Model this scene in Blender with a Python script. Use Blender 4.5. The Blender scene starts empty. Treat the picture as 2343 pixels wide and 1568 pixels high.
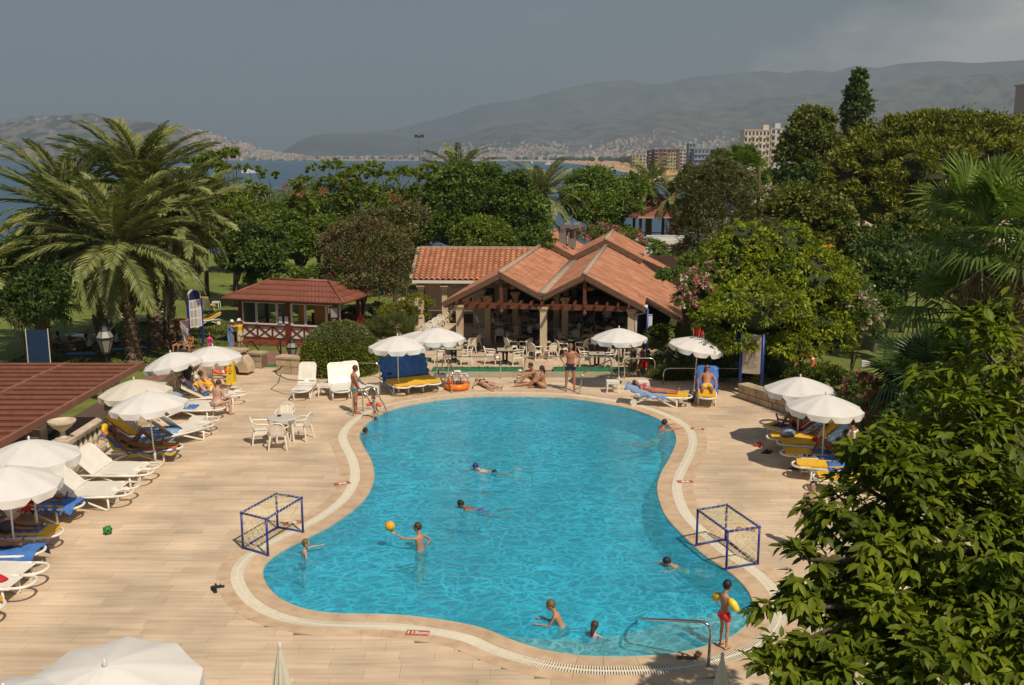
import bpy, math, random
import numpy as np
from mathutils import Vector as V, Matrix, Euler
R = math.radians
PI = math.pi
random.seed(7)
rng = np.random.default_rng(7)
sc = bpy.context.scene
COL = sc.collection

HC = 8.4; PITCH = R(10.63); F = 2260.0
cam_d = bpy.data.cameras.new('camera'); cam = bpy.data.objects.new('camera', cam_d); COL.objects.link(cam)
cam.location = (0, 0, HC); cam.rotation_euler = (PI/2 - PITCH, 0, 0)
cam_d.sensor_width = 36; cam_d.lens = 36*F/2342; cam_d.clip_start = .1; cam_d.clip_end = 60000
sc.camera = cam

SUN_V = V((-.42, .62, -1.0)).normalized()
sun_d = bpy.data.lights.new('sun', 'SUN'); sun = bpy.data.objects.new('sun', sun_d); COL.objects.link(sun)
sun.rotation_euler = SUN_V.to_track_quat('-Z', 'Y').to_euler(); sun.location = (20, -20, 40)
sun_d.energy = 4.4; sun_d.angle = R(.53); sun_d.color = (1, .87, .70)

world = bpy.data.worlds.new('World'); sc.world = world; world.use_nodes = True
wt = world.node_tree; wt.nodes.clear()
def wn(t, **k):
    n = wt.nodes.new(t)
    for a, b in k.items(): setattr(n, a, b)
    return n
wo = wn('ShaderNodeOutputWorld'); bg = wn('ShaderNodeBackground'); sky = wn('ShaderNodeTexSky')
sky.sky_type = 'NISHITA'; sky.sun_disc = False
sky.sun_elevation = math.asin(-SUN_V.z); sky.sun_rotation = math.atan2(-SUN_V.x, -SUN_V.y)
sky.air_density = 1.0; sky.dust_density = 1.2; sky.ozone_density = 1.5; sky.altitude = 0
hs = wn('ShaderNodeHueSaturation'); hs.inputs['Saturation'].default_value = .66; hs.inputs['Value'].default_value = 1.0
wt.links.new(sky.outputs[0], hs.inputs['Color'])
tc = wn('ShaderNodeTexCoord'); sp = wn('ShaderNodeSeparateXYZ'); wt.links.new(tc.outputs['Generated'], sp.inputs[0])
def wm(op, a, b=None, cl=False):
    n = wn('ShaderNodeMath', operation=op); n.use_clamp = cl
    for i, x in enumerate((a, b)):
        if x is None: continue
        if isinstance(x, (int, float)): n.inputs[i].default_value = x
        else: wt.links.new(x, n.inputs[i])
    return n.outputs[0]
mp = wn('ShaderNodeMapping'); mp.inputs['Scale'].default_value = (4.2, 4.2, 11); mp.inputs['Location'].default_value = (.35, .1, .45)
wt.links.new(tc.outputs['Generated'], mp.inputs[0])
ns = wn('ShaderNodeTexNoise'); ns.inputs['Scale'].default_value = 1.0; ns.inputs['Detail'].default_value = 7; ns.inputs['Roughness'].default_value = .55
wt.links.new(mp.outputs[0], ns.inputs['Vector'])
dz_ = wm('MULTIPLY', wm('SUBTRACT', sp.outputs[2], .103), 19.0)
band = wm('SUBTRACT', 1.0, wm('MULTIPLY', dz_, dz_), True)
azim = wm('MULTIPLY', wm('ADD', wm('MULTIPLY', sp.outputs[0], 3.4), -.55), 1.0, True)
rp = wn('ShaderNodeMapRange'); rp.inputs[1].default_value = .66; rp.inputs[2].default_value = .98
wt.links.new(wm('ADD', ns.outputs[0], wm('MULTIPLY', wm('MULTIPLY', band, azim), .64)), rp.inputs[0])
cf = wm('MULTIPLY', rp.outputs[0], 1.0, True)
cmix = wn('ShaderNodeMixRGB'); wt.links.new(cf, cmix.inputs[0]); wt.links.new(hs.outputs[0], cmix.inputs[1])
cmix.inputs[2].default_value = (27, 24, 21, 1)
wt.links.new(cmix.outputs[0], bg.inputs[0]); bg.inputs[1].default_value = .044
wt.links.new(bg.outputs[0], wo.inputs[0])
sc.view_settings.view_transform = 'Standard'; sc.view_settings.look = 'None'
sc.view_settings.exposure = 0; sc.view_settings.gamma = 1; sc.view_settings.use_curve_mapping = False
sc.render.engine = 'CYCLES'
cy = sc.cycles
cy.max_bounces = 8; cy.transparent_max_bounces = 16; cy.caustics_reflective = False; cy.caustics_refractive = False
cy.volume_bounces = 1; cy.use_denoising = True
try: cy.denoiser = 'OPENIMAGEDENOISE'
except Exception: pass

CP, SP_ = math.cos(PITCH), math.sin(PITCH)
def ray(x, y):
    a = (x-1171)/F; b = -(y-784)/F
    return V((a, CP + b*SP_, -SP_ + b*CP))
def G(x, y, z=0.0):                      # where the line of sight meets height z
    d = ray(x, y); t = (z-HC)/d.z
    return V((d.x*t, d.y*t, z))
def A(x, y, dist):                       # where it meets the distance dist
    d = ray(x, y); t = dist/d.y
    return V((d.x*t, dist, HC + d.z*t))

def mat(name, col, rough=.6, col2=None, sc_=3.0, st=(1, 1, 1), lo=.35, hi=.65, var=0.0, bump=0.0, bsc=40.0, rnd=0.0,
        metal=0.0, trl=0.0, spec=.5, detail=4, obj=False, coat=0.0):
    m = bpy.data.materials.new(name); m.use_nodes = True; nt = m.node_tree; L = nt.links
    b = nt.nodes['Principled BSDF']; out = nt.nodes['Material Output']
    b.inputs['Roughness'].default_value = rough; b.inputs['Metallic'].default_value = metal
    b.inputs['Specular IOR Level'].default_value = spec
    if coat: b.inputs['Coat Weight'].default_value = coat
    b.inputs['Base Color'].default_value = (*col, 1)
    cur = None
    if col2 or var or bump:
        if obj:
            geo = nt.nodes.new('ShaderNodeTexCoord'); pos = geo.outputs['Object']
        else:
            geo = nt.nodes.new('ShaderNodeNewGeometry'); pos = geo.outputs['Position']
        mpn = nt.nodes.new('ShaderNodeMapping'); mpn.inputs['Scale'].default_value = st
        L.new(pos, mpn.inputs[0])
    if col2:
        n = nt.nodes.new('ShaderNodeTexNoise'); n.inputs['Scale'].default_value = sc_; n.inputs['Detail'].default_value = detail
        L.new(mpn.outputs[0], n.inputs['Vector'])
        r = nt.nodes.new('ShaderNodeMapRange'); r.inputs[1].default_value = lo; r.inputs[2].default_value = hi
        L.new(n.outputs[0], r.inputs[0])
        mx = nt.nodes.new('ShaderNodeMixRGB'); mx.inputs[1].default_value = (*col, 1); mx.inputs[2].default_value = (*col2, 1)
        L.new(r.outputs[0], mx.inputs[0]); cur = mx.outputs[0]
    if rnd or var:
        if cur is None:
            c = nt.nodes.new('ShaderNodeRGB'); c.outputs[0].default_value = (*col, 1); cur = c.outputs[0]
        if rnd:
            oi = nt.nodes.new('ShaderNodeObjectInfo'); g2 = nt.nodes.new('ShaderNodeNewGeometry')
            ad = nt.nodes.new('ShaderNodeMath'); ad.operation = 'ADD'; L.new(oi.outputs['Random'], ad.inputs[0]); L.new(g2.outputs['Random Per Island'], ad.inputs[1])
            fr = nt.nodes.new('ShaderNodeMath'); fr.operation = 'FRACT'; L.new(ad.outputs[0], fr.inputs[0])
            mr = nt.nodes.new('ShaderNodeMapRange'); mr.inputs[3].default_value = 1-rnd; mr.inputs[4].default_value = 1+rnd; L.new(fr.outputs[0], mr.inputs[0])
            vm = nt.nodes.new('ShaderNodeVectorMath'); vm.operation = 'SCALE'; L.new(cur, vm.inputs[0]); L.new(mr.outputs[0], vm.inputs['Scale']); cur = vm.outputs[0]
        if var:
            n = nt.nodes.new('ShaderNodeTexNoise'); n.inputs['Scale'].default_value = sc_*.37; n.inputs['Detail'].default_value = 6
            L.new(pos, n.inputs['Vector'])
            mr = nt.nodes.new('ShaderNodeMapRange'); mr.inputs[1].default_value = .3; mr.inputs[2].default_value = .7; mr.inputs[3].default_value = 1-var; mr.inputs[4].default_value = 1+var; L.new(n.outputs[0], mr.inputs[0])
            vm = nt.nodes.new('ShaderNodeVectorMath'); vm.operation = 'SCALE'; L.new(cur, vm.inputs[0]); L.new(mr.outputs[0], vm.inputs['Scale']); cur = vm.outputs[0]
    if cur is not None: L.new(cur, b.inputs['Base Color'])
    if bump:
        n = nt.nodes.new('ShaderNodeTexNoise'); n.inputs['Scale'].default_value = bsc; n.inputs['Detail'].default_value = 4; L.new(mpn.outputs[0], n.inputs['Vector'])
        bp = nt.nodes.new('ShaderNodeBump'); bp.inputs['Strength'].default_value = bump; bp.inputs['Distance'].default_value = .02
        L.new(n.outputs[0], bp.inputs['Height']); L.new(bp.outputs[0], b.inputs['Normal'])
    if trl:
        t = nt.nodes.new('ShaderNodeBsdfTranslucent')
        if cur is not None: L.new(cur, t.inputs[0])
        else: t.inputs[0].default_value = (*col, 1)
        ms = nt.nodes.new('ShaderNodeMixShader'); ms.inputs[0].default_value = trl
        L.new(b.outputs[0], ms.inputs[1]); L.new(t.outputs[0], ms.inputs[2]); L.new(ms.outputs[0], out.inputs[0])
    return m

MT = {}
MT['tile'] = mat('travertine', (.66, .52, .375), .55, (.50, .37, .245), 1.6, (.42, 6, 6), .42, .78, .19, .08, 30, .10)
MT['coping'] = mat('coping_stone', (.64, .475, .32), .45, (.52, .36, .22), 1.6, (2, 2, 2), .42, .7, .08, .06, 30, .05)
MT['bed'] = mat('joint_mortar', (.20, .145, .09), .9, var=.3)
MT['gutter'] = mat('grating_plastic', (.80, .74, .60), .5, rnd=.05)
MT['dark'] = mat('dark_void', (.03, .028, .025), .9)
MT['pooltile'] = mat('pool_mosaic', (.09, .57, .75), .35, (.07, .51, .69), 1.3, (1, 1, 1), .4, .6, .1)
MT['poolwall'] = mat('pool_wall_mosaic', (.07, .53, .72), .3, (.06, .47, .66), 9, (1, 1, 1), .4, .6, .1)
MT['ledge'] = mat('ledge_mosaic', (.58, .52, .40), .5, (.48, .44, .34), 4, (1, 1, 1), .4, .6, .1)
MT['terrace'] = mat('terrace_tile', (.64, .50, .36), .55, (.52, .39, .27), 1.6, (1, 3, 1), .4, .7, .1, rnd=.07)
MT['slab'] = mat('wading_slab', (.42, .36, .24), .5, (.36, .30, .2), 2, var=.1, rnd=.05)
MT['path'] = mat('path_paver', (.30, .155, .125), .8, (.24, .13, .10), 5, var=.12, rnd=.12)
MT['grass'] = mat('lawn', (.17, .20, .035), .9, (.12, .155, .022), .9, (1, 1, 1), .35, .65, .22, .6, 60)
MT['soil'] = mat('soil', (.13, .07, .04), .95, (.2, .12, .07), 9, bump=.5)
MT['sand'] = mat('sand', (.50, .40, .28), .95, (.42, .33, .23), .05, var=.1)
MT['terra'] = mat('terracotta', (.52, .235, .135), .8, (.40, .165, .09), 1.4, (1, 1, 1), .4, .7, .10, .15, 40, .17)
MT['ridge'] = mat('ridge_mortar', (.34, .27, .2), .9, (.42, .33, .25), 6, var=.15, bump=.3)
MT['kroof'] = mat('kiosk_metal_tile', (.235, .085, .055), .5, (.20, .07, .045), 2, var=.08, rnd=.05)
MT['wood'] = mat('stained_wood', (.17, .055, .028), .5, (.12, .038, .02), 6, (1, 1, 1), .35, .65, .1)
MT['fascia'] = mat('fascia_board', (.16, .09, .055), .6, (.12, .065, .04), 6)
MT['maroon'] = mat('maroon_wood', (.17, .028, .015), .5, (.13, .02, .012), 6)
MT['perg'] = mat('pergola_beam', (.30, .135, .085), .6, (.25, .11, .07), 5, var=.1)
MT['pslat'] = mat('pergola_lattice', (.20, .058, .03), .6, (.16, .045, .025), 5, var=.1, rnd=.08)
MT['cream'] = mat('cream_plaster', (.62, .50, .35), .8, (.54, .43, .30), 3, var=.08, bump=.1)
MT['wpanel'] = mat('white_panel', (.74, .72, .68), .55, var=.04)
MT['wframe'] = mat('white_frame', (.76, .75, .73), .4)
MT['glass'] = mat('dark_glass', (.05, .06, .055), .06, spec=.6)
MT['brick'] = mat('red_brick', (.34, .10, .05), .8, (.27, .08, .04), 8, rnd=.18)
MT['curtain'] = mat('curtain', (.50, .28, .06), .8, (.38, .2, .04), 20, (3, 3, .3))
MT['stone'] = mat('cut_limestone', (.50, .40, .27), .85, (.40, .31, .20), 5, (1, 1, 1), .35, .65, .14, .35, 25, .12)
MT['stonegap'] = mat('stone_joint', (.17, .12, .075), .95)
MT['balu'] = mat('cast_stone', (.62, .53, .40), .8, (.52, .43, .31), 5, var=.1, bump=.15, rnd=.05)
MT['plast'] = mat('white_plastic', (.82, .79, .72), .32, (.76, .72, .64), 6, rnd=.03)
MT['plastw'] = mat('cream_plastic', (.80, .75, .64), .4, rnd=.05)
MT['yellow'] = mat('yellow_cushion', (.78, .46, .03), .7, (.70, .39, .02), 5, rnd=.06, bump=.2, bsc=12)
MT['towel'] = mat('blue_towel', (.065, .20, .55), .95, (.045, .14, .45), 5, bump=.5, bsc=25, rnd=.08)
MT['towell'] = mat('light_blue_towel', (.16, .34, .66), .95, (.12, .28, .60), 6, bump=.5, bsc=25)
MT['towelp'] = mat('pale_blue_towel', (.33, .49, .66), .95, (.27, .42, .6), 6, bump=.5, bsc=25)
MT['canvas'] = mat('white_canvas', (.86, .85, .83), .75, (.81, .80, .79), 2, var=.03, trl=.22, bump=.1, bsc=9)
MT['canvasc'] = mat('cream_canvas', (.80, .76, .66), .75, (.74, .70, .6), 2, var=.03, trl=.2, bump=.1, bsc=9)
MT['pole'] = mat('white_pole', (.72, .71, .68), .35)
MT['conc'] = mat('concrete_foot', (.60, .52, .38), .8, (.52, .45, .32), 8)
MT['steel'] = mat('brushed_steel', (.62, .61, .58), .18, metal=1.0)
MT['galv'] = mat('galvanised_sheet', (.19, .20, .20), .5)
MT['dsteel'] = mat('dark_painted_metal', (.05, .018, .014), .5)
MT['bluepvc'] = mat('blue_pvc', (.035, .05, .27), .4, (.03, .04, .22), 9)
MT['net'] = mat('yellowed_net_cord', (.72, .70, .36), .8)
MT['blackm'] = mat('black', (.015, .015, .017), .5)
MT['tgreen'] = mat('dark_green_plastic', (.014, .04, .028), .45)
MT['ttop'] = mat('table_top', (.55, .50, .39), .4, (.5, .45, .35), 6)
MT['green'] = mat('green_mat', (.04, .20, .05), .95, (.03, .16, .04), 20)
MT['fence'] = mat('green_trim', (.02, .24, .13), .7, (.02, .18, .10), 9)
MT['red'] = mat('red_cloth', (.60, .02, .02), .8, (.5, .015, .015), 9, bump=.3)
MT['orange'] = mat('orange_vinyl', (.80, .20, .02), .35)
MT['redor'] = mat('life_ring_orange', (.75, .10, .03), .5)
MT['ysign'] = mat('yellow_plastic', (.80, .56, .03), .45)
MT['ink'] = mat('print_black', (.06, .05, .04), .7)
MT['pink'] = mat('print_pink', (.6, .25, .2), .7)
MT['plaque'] = mat('plaque_tile', (.46, .14, .09), .5, (.4, .11, .07), 12)
MT['wtext'] = mat('white_print', (.78, .72, .64), .6)
MT['navy'] = mat('navy_cloth', (.02, .03, .11), .8)
MT['bark'] = mat('bark', (.13, .095, .065), .95, (.08, .055, .04), 6, (1, 1, .3), bump=.8, bsc=18)
MT['palmbark'] = mat('palm_bark', (.24, .17, .11), .95, (.12, .08, .05), 9, (1, 1, 2.5), .4, .6, bump=.9, bsc=20, rnd=.2)
MT['lampglass'] = mat('lantern_glass', (.42, .42, .36), .3, trl=.3)
MT['bpost'] = mat('blue_post', (.02, .05, .30), .4)
MT['board'] = mat('notice_board', (.50, .42, .33), .6, (.45, .38, .30), 5)
MT['sport'] = mat('yellow_ball', (.85, .42, .02), .4)
MT['awning'] = mat('awning_yellow', (.55, .26, .02), .8)

MT['twigs'] = mat('crown_shade_green', (.045, .062, .016), .95, (.03, .04, .012), 3, bump=.8, bsc=6)  # dark green standing in for the shade inside tree crowns
def leafmat(name, col, rnd=.35, trl=.3, col2=None, rough=.5, spec=.35):
    m = bpy.data.materials.new(name); m.use_nodes = True; nt = m.node_tree; L = nt.links
    b = nt.nodes['Principled BSDF']; out = nt.nodes['Material Output']
    b.inputs['Roughness'].default_value = rough; b.inputs['Specular IOR Level'].default_value = spec
    g = nt.nodes.new('ShaderNodeNewGeometry'); oi = nt.nodes.new('ShaderNodeObjectInfo')
    ad = nt.nodes.new('ShaderNodeMath'); ad.operation = 'ADD'; L.new(oi.outputs['Random'], ad.inputs[0]); L.new(g.outputs['Random Per Island'], ad.inputs[1])
    fr = nt.nodes.new('ShaderNodeMath'); fr.operation = 'FRACT'; L.new(ad.outputs[0], fr.inputs[0])
    n = nt.nodes.new('ShaderNodeTexNoise'); n.inputs['Scale'].default_value = .9; n.inputs['Detail'].default_value = 3; L.new(g.outputs['Position'], n.inputs['Vector'])
    am = nt.nodes.new('ShaderNodeMath'); am.operation = 'MULTIPLY_ADD'; L.new(fr.outputs[0], am.inputs[0]); am.inputs[1].default_value = .55
    L.new(n.outputs[0], am.inputs[2])
    mr = nt.nodes.new('ShaderNodeMapRange'); mr.inputs[1].default_value = .4; mr.inputs[2].default_value = 1.15; L.new(am.outputs[0], mr.inputs[0])
    mx = nt.nodes.new('ShaderNodeMixRGB'); L.new(mr.outputs[0], mx.inputs[0])
    c2 = col2 or tuple(c*(1+rnd*2) for c in col)
    mx.inputs[1].default_value = (*[c*(1-rnd) for c in col], 1); mx.inputs[2].default_value = (*c2, 1)
    L.new(mx.outputs[0], b.inputs['Base Color'])
    t = nt.nodes.new('ShaderNodeBsdfTranslucent')
    vm = nt.nodes.new('ShaderNodeVectorMath'); vm.operation = 'MULTIPLY'; L.new(mx.outputs[0], vm.inputs[0]); vm.inputs[1].default_value = (1.25, 1.5, .5)
    L.new(vm.outputs[0], t.inputs[0])
    ms = nt.nodes.new('ShaderNodeMixShader'); ms.inputs[0].default_value = trl
    L.new(b.outputs[0], ms.inputs[1]); L.new(t.outputs[0], ms.inputs[2]); L.new(ms.outputs[0], out.inputs[0])
    return m
LM = {}
LM['date'] = leafmat('date_palm_leaf', (.15, .19, .055), .3, .15, (.33, .35, .12), .45)
LM['fan'] = leafmat('fan_palm_leaf', (.085, .15, .03), .3, .25, (.25, .33, .07), .4)
LM['fand'] = leafmat('dark_fan_leaf', (.022, .055, .018), .3, .15, (.06, .11, .03), .4)
LM['feather'] = leafmat('feathery_leaf', (.115, .175, .024), .3, .3, (.28, .34, .042))
LM['dense'] = leafmat('dense_leaf', (.080, .145, .024), .3, .3, (.20, .28, .042))
LM['dark'] = leafmat('dark_leaf', (.040, .080, .016), .3, .25, (.10, .16, .028))
LM['bottle'] = leafmat('bottlebrush_leaf', (.10, .115, .038), .35, .2, (.21, .195, .07))
LM['bottlered'] = leafmat('bottlebrush_red', (.14, .045, .025), .3, .2, (.22, .08, .045))
LM['bright'] = leafmat('bright_leaf', (.14, .20, .012), .3, .35, (.40, .44, .022))
LM['near'] = leafmat('broad_leaf', (.058, .100, .008), .35, .28, (.215, .265, .015), .5, .22)
LM['pine'] = leafmat('pine_needles', (.115, .145, .016), .35, .15, (.28, .29, .026))
LM['casu'] = leafmat('casuarina_needles', (.075, .095, .028), .3, .2, (.17, .18, .055))
LM['plane'] = leafmat('plane_leaf', (.11, .135, .026), .35, .3, (.26, .26, .05))
LM['poplar'] = leafmat('poplar_leaf', (.07, .115, .028), .35, .3, (.15, .20, .055))
LM['box'] = leafmat('box_leaf', (.085, .125, .010), .35, .25, (.21, .25, .018))
LM['boxtop'] = leafmat('box_new_leaf', (.10, .13, .035), .3, .25, (.20, .23, .07))
LM['yellowg'] = leafmat('yellow_green_leaf', (.13, .16, .010), .3, .3, (.30, .30, .018))
LM['pinkf'] = leafmat('oleander_pink', (.50, .14, .20), .25, .3, (.72, .30, .36))
LM['whitef'] = leafmat('oleander_white', (.60, .46, .44), .2, .3, (.75, .62, .58))
LM['coral'] = leafmat('coral_pods', (.42, .15, .09), .25, .2, (.50, .22, .13))
LM['grassb'] = leafmat('grass_blade', (.07, .095, .02), .3, .3, (.16, .18, .04))
LM['dry'] = leafmat('dry_frond', (.22, .14, .07), .3, .1, (.34, .23, .12))

class MB:
    def __init__(s): s.v = []; s.f = []; s.m = []; s.cur = 0
    def add(s, vs, fs, M=None):
        b = len(s.v)
        s.v += [tuple(M @ V(p)) if M else tuple(p) for p in vs]
        s.f += [tuple(b+i for i in f) for f in fs]; s.m += [s.cur]*len(fs)
        return s
    def box(s, c, d, rz=0.0, M=None):
        x, y, z = d[0]/2, d[1]/2, d[2]/2
        vs = [V((a*x, b*y, g*z)) for a in (-1, 1) for b in (-1, 1) for g in (-1, 1)]
        mm = Matrix.Translation(V(c)) @ Matrix.Rotation(rz, 4, 'Z')
        if M: mm = M @ mm
        return s.add(vs, [(0, 1, 3, 2), (4, 6, 7, 5), (0, 4, 5, 1), (2, 3, 7, 6), (0, 2, 6, 4), (1, 5, 7, 3)], mm)
    def beam(s, a, b, w, h, up=V((0, 0, 1))):        # rectangular bar from a to b
        a, b = V(a), V(b); d = (b-a).normalized(); r = d.cross(up)
        r = r.normalized() if r.length > 1e-4 else V((1, 0, 0)); u = r.cross(d)
        vs = [p + r*i*w/2 + u*j*h/2 for p in (a, b) for i in (-1, 1) for j in (-1, 1)]
        return s.add(vs, [(0, 1, 3, 2), (4, 6, 7, 5), (0, 4, 5, 1), (2, 3, 7, 6), (0, 2, 6, 4), (1, 5, 7, 3)])
    def tube(s, pts, r, n=8, caps=True, closed=False):
        pts = [V(p) for p in pts]; k = len(pts)
        rs = r if isinstance(r, (list, tuple)) else [r]*k
        vs = []; ref = None
        for i, p in enumerate(pts):
            t = (pts[(i+1) % k] - pts[i-1]) if closed else (pts[min(i+1, k-1)] - pts[max(i-1, 0)])
            t = t.normalized() if t.length > 1e-9 else V((0, 0, 1))
            if ref is None: ref = V((0, 0, 1)) if abs(t.z) < .9 else V((1, 0, 0))
            a = ref - t*ref.dot(t)
            if a.length < 1e-3: a = V((1, 0, 0)) - t*t.x
            a.normalize(); b = t.cross(a); ref = a
            for j in range(n):
                q = 2*PI*j/n; vs.append(p + (a*math.cos(q) + b*math.sin(q))*rs[i])
        fs = []
        for i in range(k if closed else k-1):
            for j in range(n):
                i2 = (i+1) % k
                fs.append((i*n+j, i*n+(j+1) % n, i2*n+(j+1) % n, i2*n+j))
        if caps and not closed:
            fs.append(tuple(range(n))[::-1]); fs.append(tuple((k-1)*n+j for j in range(n)))
        return s.add(vs, fs)
    def lathe(s, prof, n=12, c=(0, 0, 0), M=None):
        c = V(c); vs = []
        for r, z in prof:
            for j in range(n):
                q = 2*PI*j/n; vs.append(c + V((r*math.cos(q), r*math.sin(q), z)))
        fs = [(i*n+j, i*n+(j+1) % n, (i+1)*n+(j+1) % n, (i+1)*n+j) for i in range(len(prof)-1) for j in range(n)]
        fs.append(tuple(range(n))[::-1]); fs.append(tuple((len(prof)-1)*n+j for j in range(n)))
        return s.add(vs, fs, M)
    def prism(s, poly, z0, z1, M=None):
        n = len(poly)
        vs = [V((p[0], p[1], z0)) for p in poly] + [V((p[0], p[1], z1)) for p in poly]
        fs = [tuple(range(n))[::-1], tuple(range(n, 2*n))] + [(i, (i+1) % n, n+(i+1) % n, n+i) for i in range(n)]
        return s.add(vs, fs, M)
    def slab(s, q, th, up=None):                      # thick sheet over a corner loop q (top side given)
        q = [V(p) for p in q]; n = len(q)
        nn = (q[1]-q[0]).cross(q[2]-q[0]).normalized()
        if nn.z < 0 and up is None: nn = -nn
        if up is not None: nn = up
        vs = q + [p - nn*th for p in q]
        return s.add(vs, [tuple(range(n)), tuple(range(2*n-1, n-1, -1))] + [(i, n+i, n+(i+1) % n, (i+1) % n) for i in range(n)])
    def ball(s, c, r, n=10, k=7, M=None):
        r = r if isinstance(r, (tuple, list)) else (r, r, r)
        vs = []; c = V(c)
        for i in range(1, k):
            a = PI*i/k
            for j in range(n):
                q = 2*PI*j/n; vs.append(c + V((r[0]*math.sin(a)*math.cos(q), r[1]*math.sin(a)*math.sin(q), r[2]*math.cos(a))))
        vs += [c+V((0, 0, r[2])), c-V((0, 0, r[2]))]; t = len(vs)-2
        fs = [(i*n+j, (i+1)*n+j, (i+1)*n+(j+1) % n, i*n+(j+1) % n) for i in range(k-2) for j in range(n)]
        fs += [(t, j, (j+1) % n) for j in range(n)] + [(t+1, (k-2)*n+(j+1) % n, (k-2)*n+j) for j in range(n)]
        return s.add(vs, fs, M)
    def torus(s, c, R_, r, n=24, k=8, M=None):
        vs = []; c = V(c)
        for i in range(n):
            a = 2*PI*i/n
            for j in range(k):
                q = 2*PI*j/k; rr = R_ + r*math.cos(q); vs.append(c + V((rr*math.cos(a), rr*math.sin(a), r*math.sin(q))))
        return s.add(vs, [(i*k+j, ((i+1) % n)*k+j, ((i+1) % n)*k+(j+1) % k, i*k+(j+1) % k) for i in range(n) for j in range(k)], M)
    def mesh(s, name, mats, smooth=False):
        me = bpy.data.meshes.new(name); me.from_pydata(s.v, [], s.f)
        mats = mats if isinstance(mats, (list, tuple)) else [mats]
        for m in mats: me.materials.append(m)
        if len(mats) > 1: me.polygons.foreach_set('material_index', s.m)
        if smooth: me.polygons.foreach_set('use_smooth', [True]*len(me.polygons))
        me.update(); return me
    def build(s, name, mats, parent=None, smooth=False, loc=(0, 0, 0), rot=None):
        return put(name, s.mesh(name, mats, smooth), parent, loc, rot)

def put(name, me, parent=None, loc=(0, 0, 0), rot=None, scale=None):
    o = bpy.data.objects.new(name, me); COL.objects.link(o); o.location = loc
    if rot is not None:
        o.rotation_euler = (0, 0, rot) if isinstance(rot, (int, float)) else rot
    if scale is not None: o.scale = (scale,)*3 if isinstance(scale, (int, float)) else scale
    if parent: o.parent = parent
    return o
def tag(o, label=None, cat=None, group=None, kind=None):
    if label: o['label'] = label
    if cat: o['category'] = cat
    if group: o['group'] = group
    if kind: o['kind'] = kind
    return o
def thing(name, label, cat, loc=(0, 0, 0), rz=0.0, group=None):
    o = bpy.data.objects.new(name, None); COL.objects.link(o); o.empty_display_size = .2
    o.location = loc; o.rotation_euler = (0, 0, rz) if isinstance(rz, (int, float)) else rz
    return tag(o, label, cat, group)
def struct(name, mb, mats, label=None, smooth=False):
    o = mb.build(name, mats, None, smooth); o['kind'] = 'structure'
    if label: o['label'] = label
    return o
def sroot(name, label=None):
    o = bpy.data.objects.new(name, None); COL.objects.link(o); o['kind'] = 'structure'
    if label: o['label'] = label
    return o
def copy_tree(o, parent=None):
    c = o.copy(); COL.objects.link(c)
    if parent: c.parent = parent
    for ch in list(o.children): copy_tree(ch, c)
    return c
def place(proto, first, loc, rz, label, group=None, scale=None):
    o = proto if first else copy_tree(proto)
    o.location = loc; o.rotation_euler = (0, 0, rz) if isinstance(rz, (int, float)) else rz
    if scale: o.scale = (scale,)*3
    o['label'] = label
    if group: o['group'] = group
    return o
def quadmesh(name, Q, mats, midx=None):
    n = len(Q); me = bpy.data.meshes.new(name)
    me.vertices.add(n*4); me.vertices.foreach_set('co', np.ascontiguousarray(Q, dtype=np.float32).ravel())
    me.loops.add(n*4); me.loops.foreach_set('vertex_index', np.arange(n*4, dtype=np.int32))
    me.polygons.add(n); me.polygons.foreach_set('loop_start', np.arange(0, n*4, 4, dtype=np.int32))
    try: me.polygons.foreach_set('loop_total', np.full(n, 4, dtype=np.int32))
    except Exception: pass
    for m in (mats if isinstance(mats, (list, tuple)) else [mats]): me.materials.append(m)
    if midx is not None: me.polygons.foreach_set('material_index', np.asarray(midx, dtype=np.int32))
    me.update(calc_edges=True); me.validate(); return me
def unit(a): return a/np.maximum(np.linalg.norm(a, axis=1, keepdims=True), 1e-9)
def leafquads(P, ln, wd, D=None, droop=.2, jit=1.0):
    n = len(P); d = rng.normal(size=(n, 3))*jit
    if D is not None: d = d+D
    d[:, 2] -= droop; d = unit(d); s = unit(np.cross(d, rng.normal(size=(n, 3))))
    k = rng.uniform(.65, 1.3, (n, 1)); a = d*ln*.5*k; b = s*wd*.5*k
    off_ = unit(np.cross(d, s))*wd*.16*k
    return np.stack([P-a, P+b+off_-a*.15, P+a, P-b+off_-a*.15], 1)
def leaves(name, P, ln, wd, m, parent=None, D=None, droop=.2, loc=(0, 0, 0), kind=None):
    o = put(name, quadmesh(name, leafquads(P, ln, wd, D, droop), m), parent, loc)
    if kind: o['kind'] = kind
    return o
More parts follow.
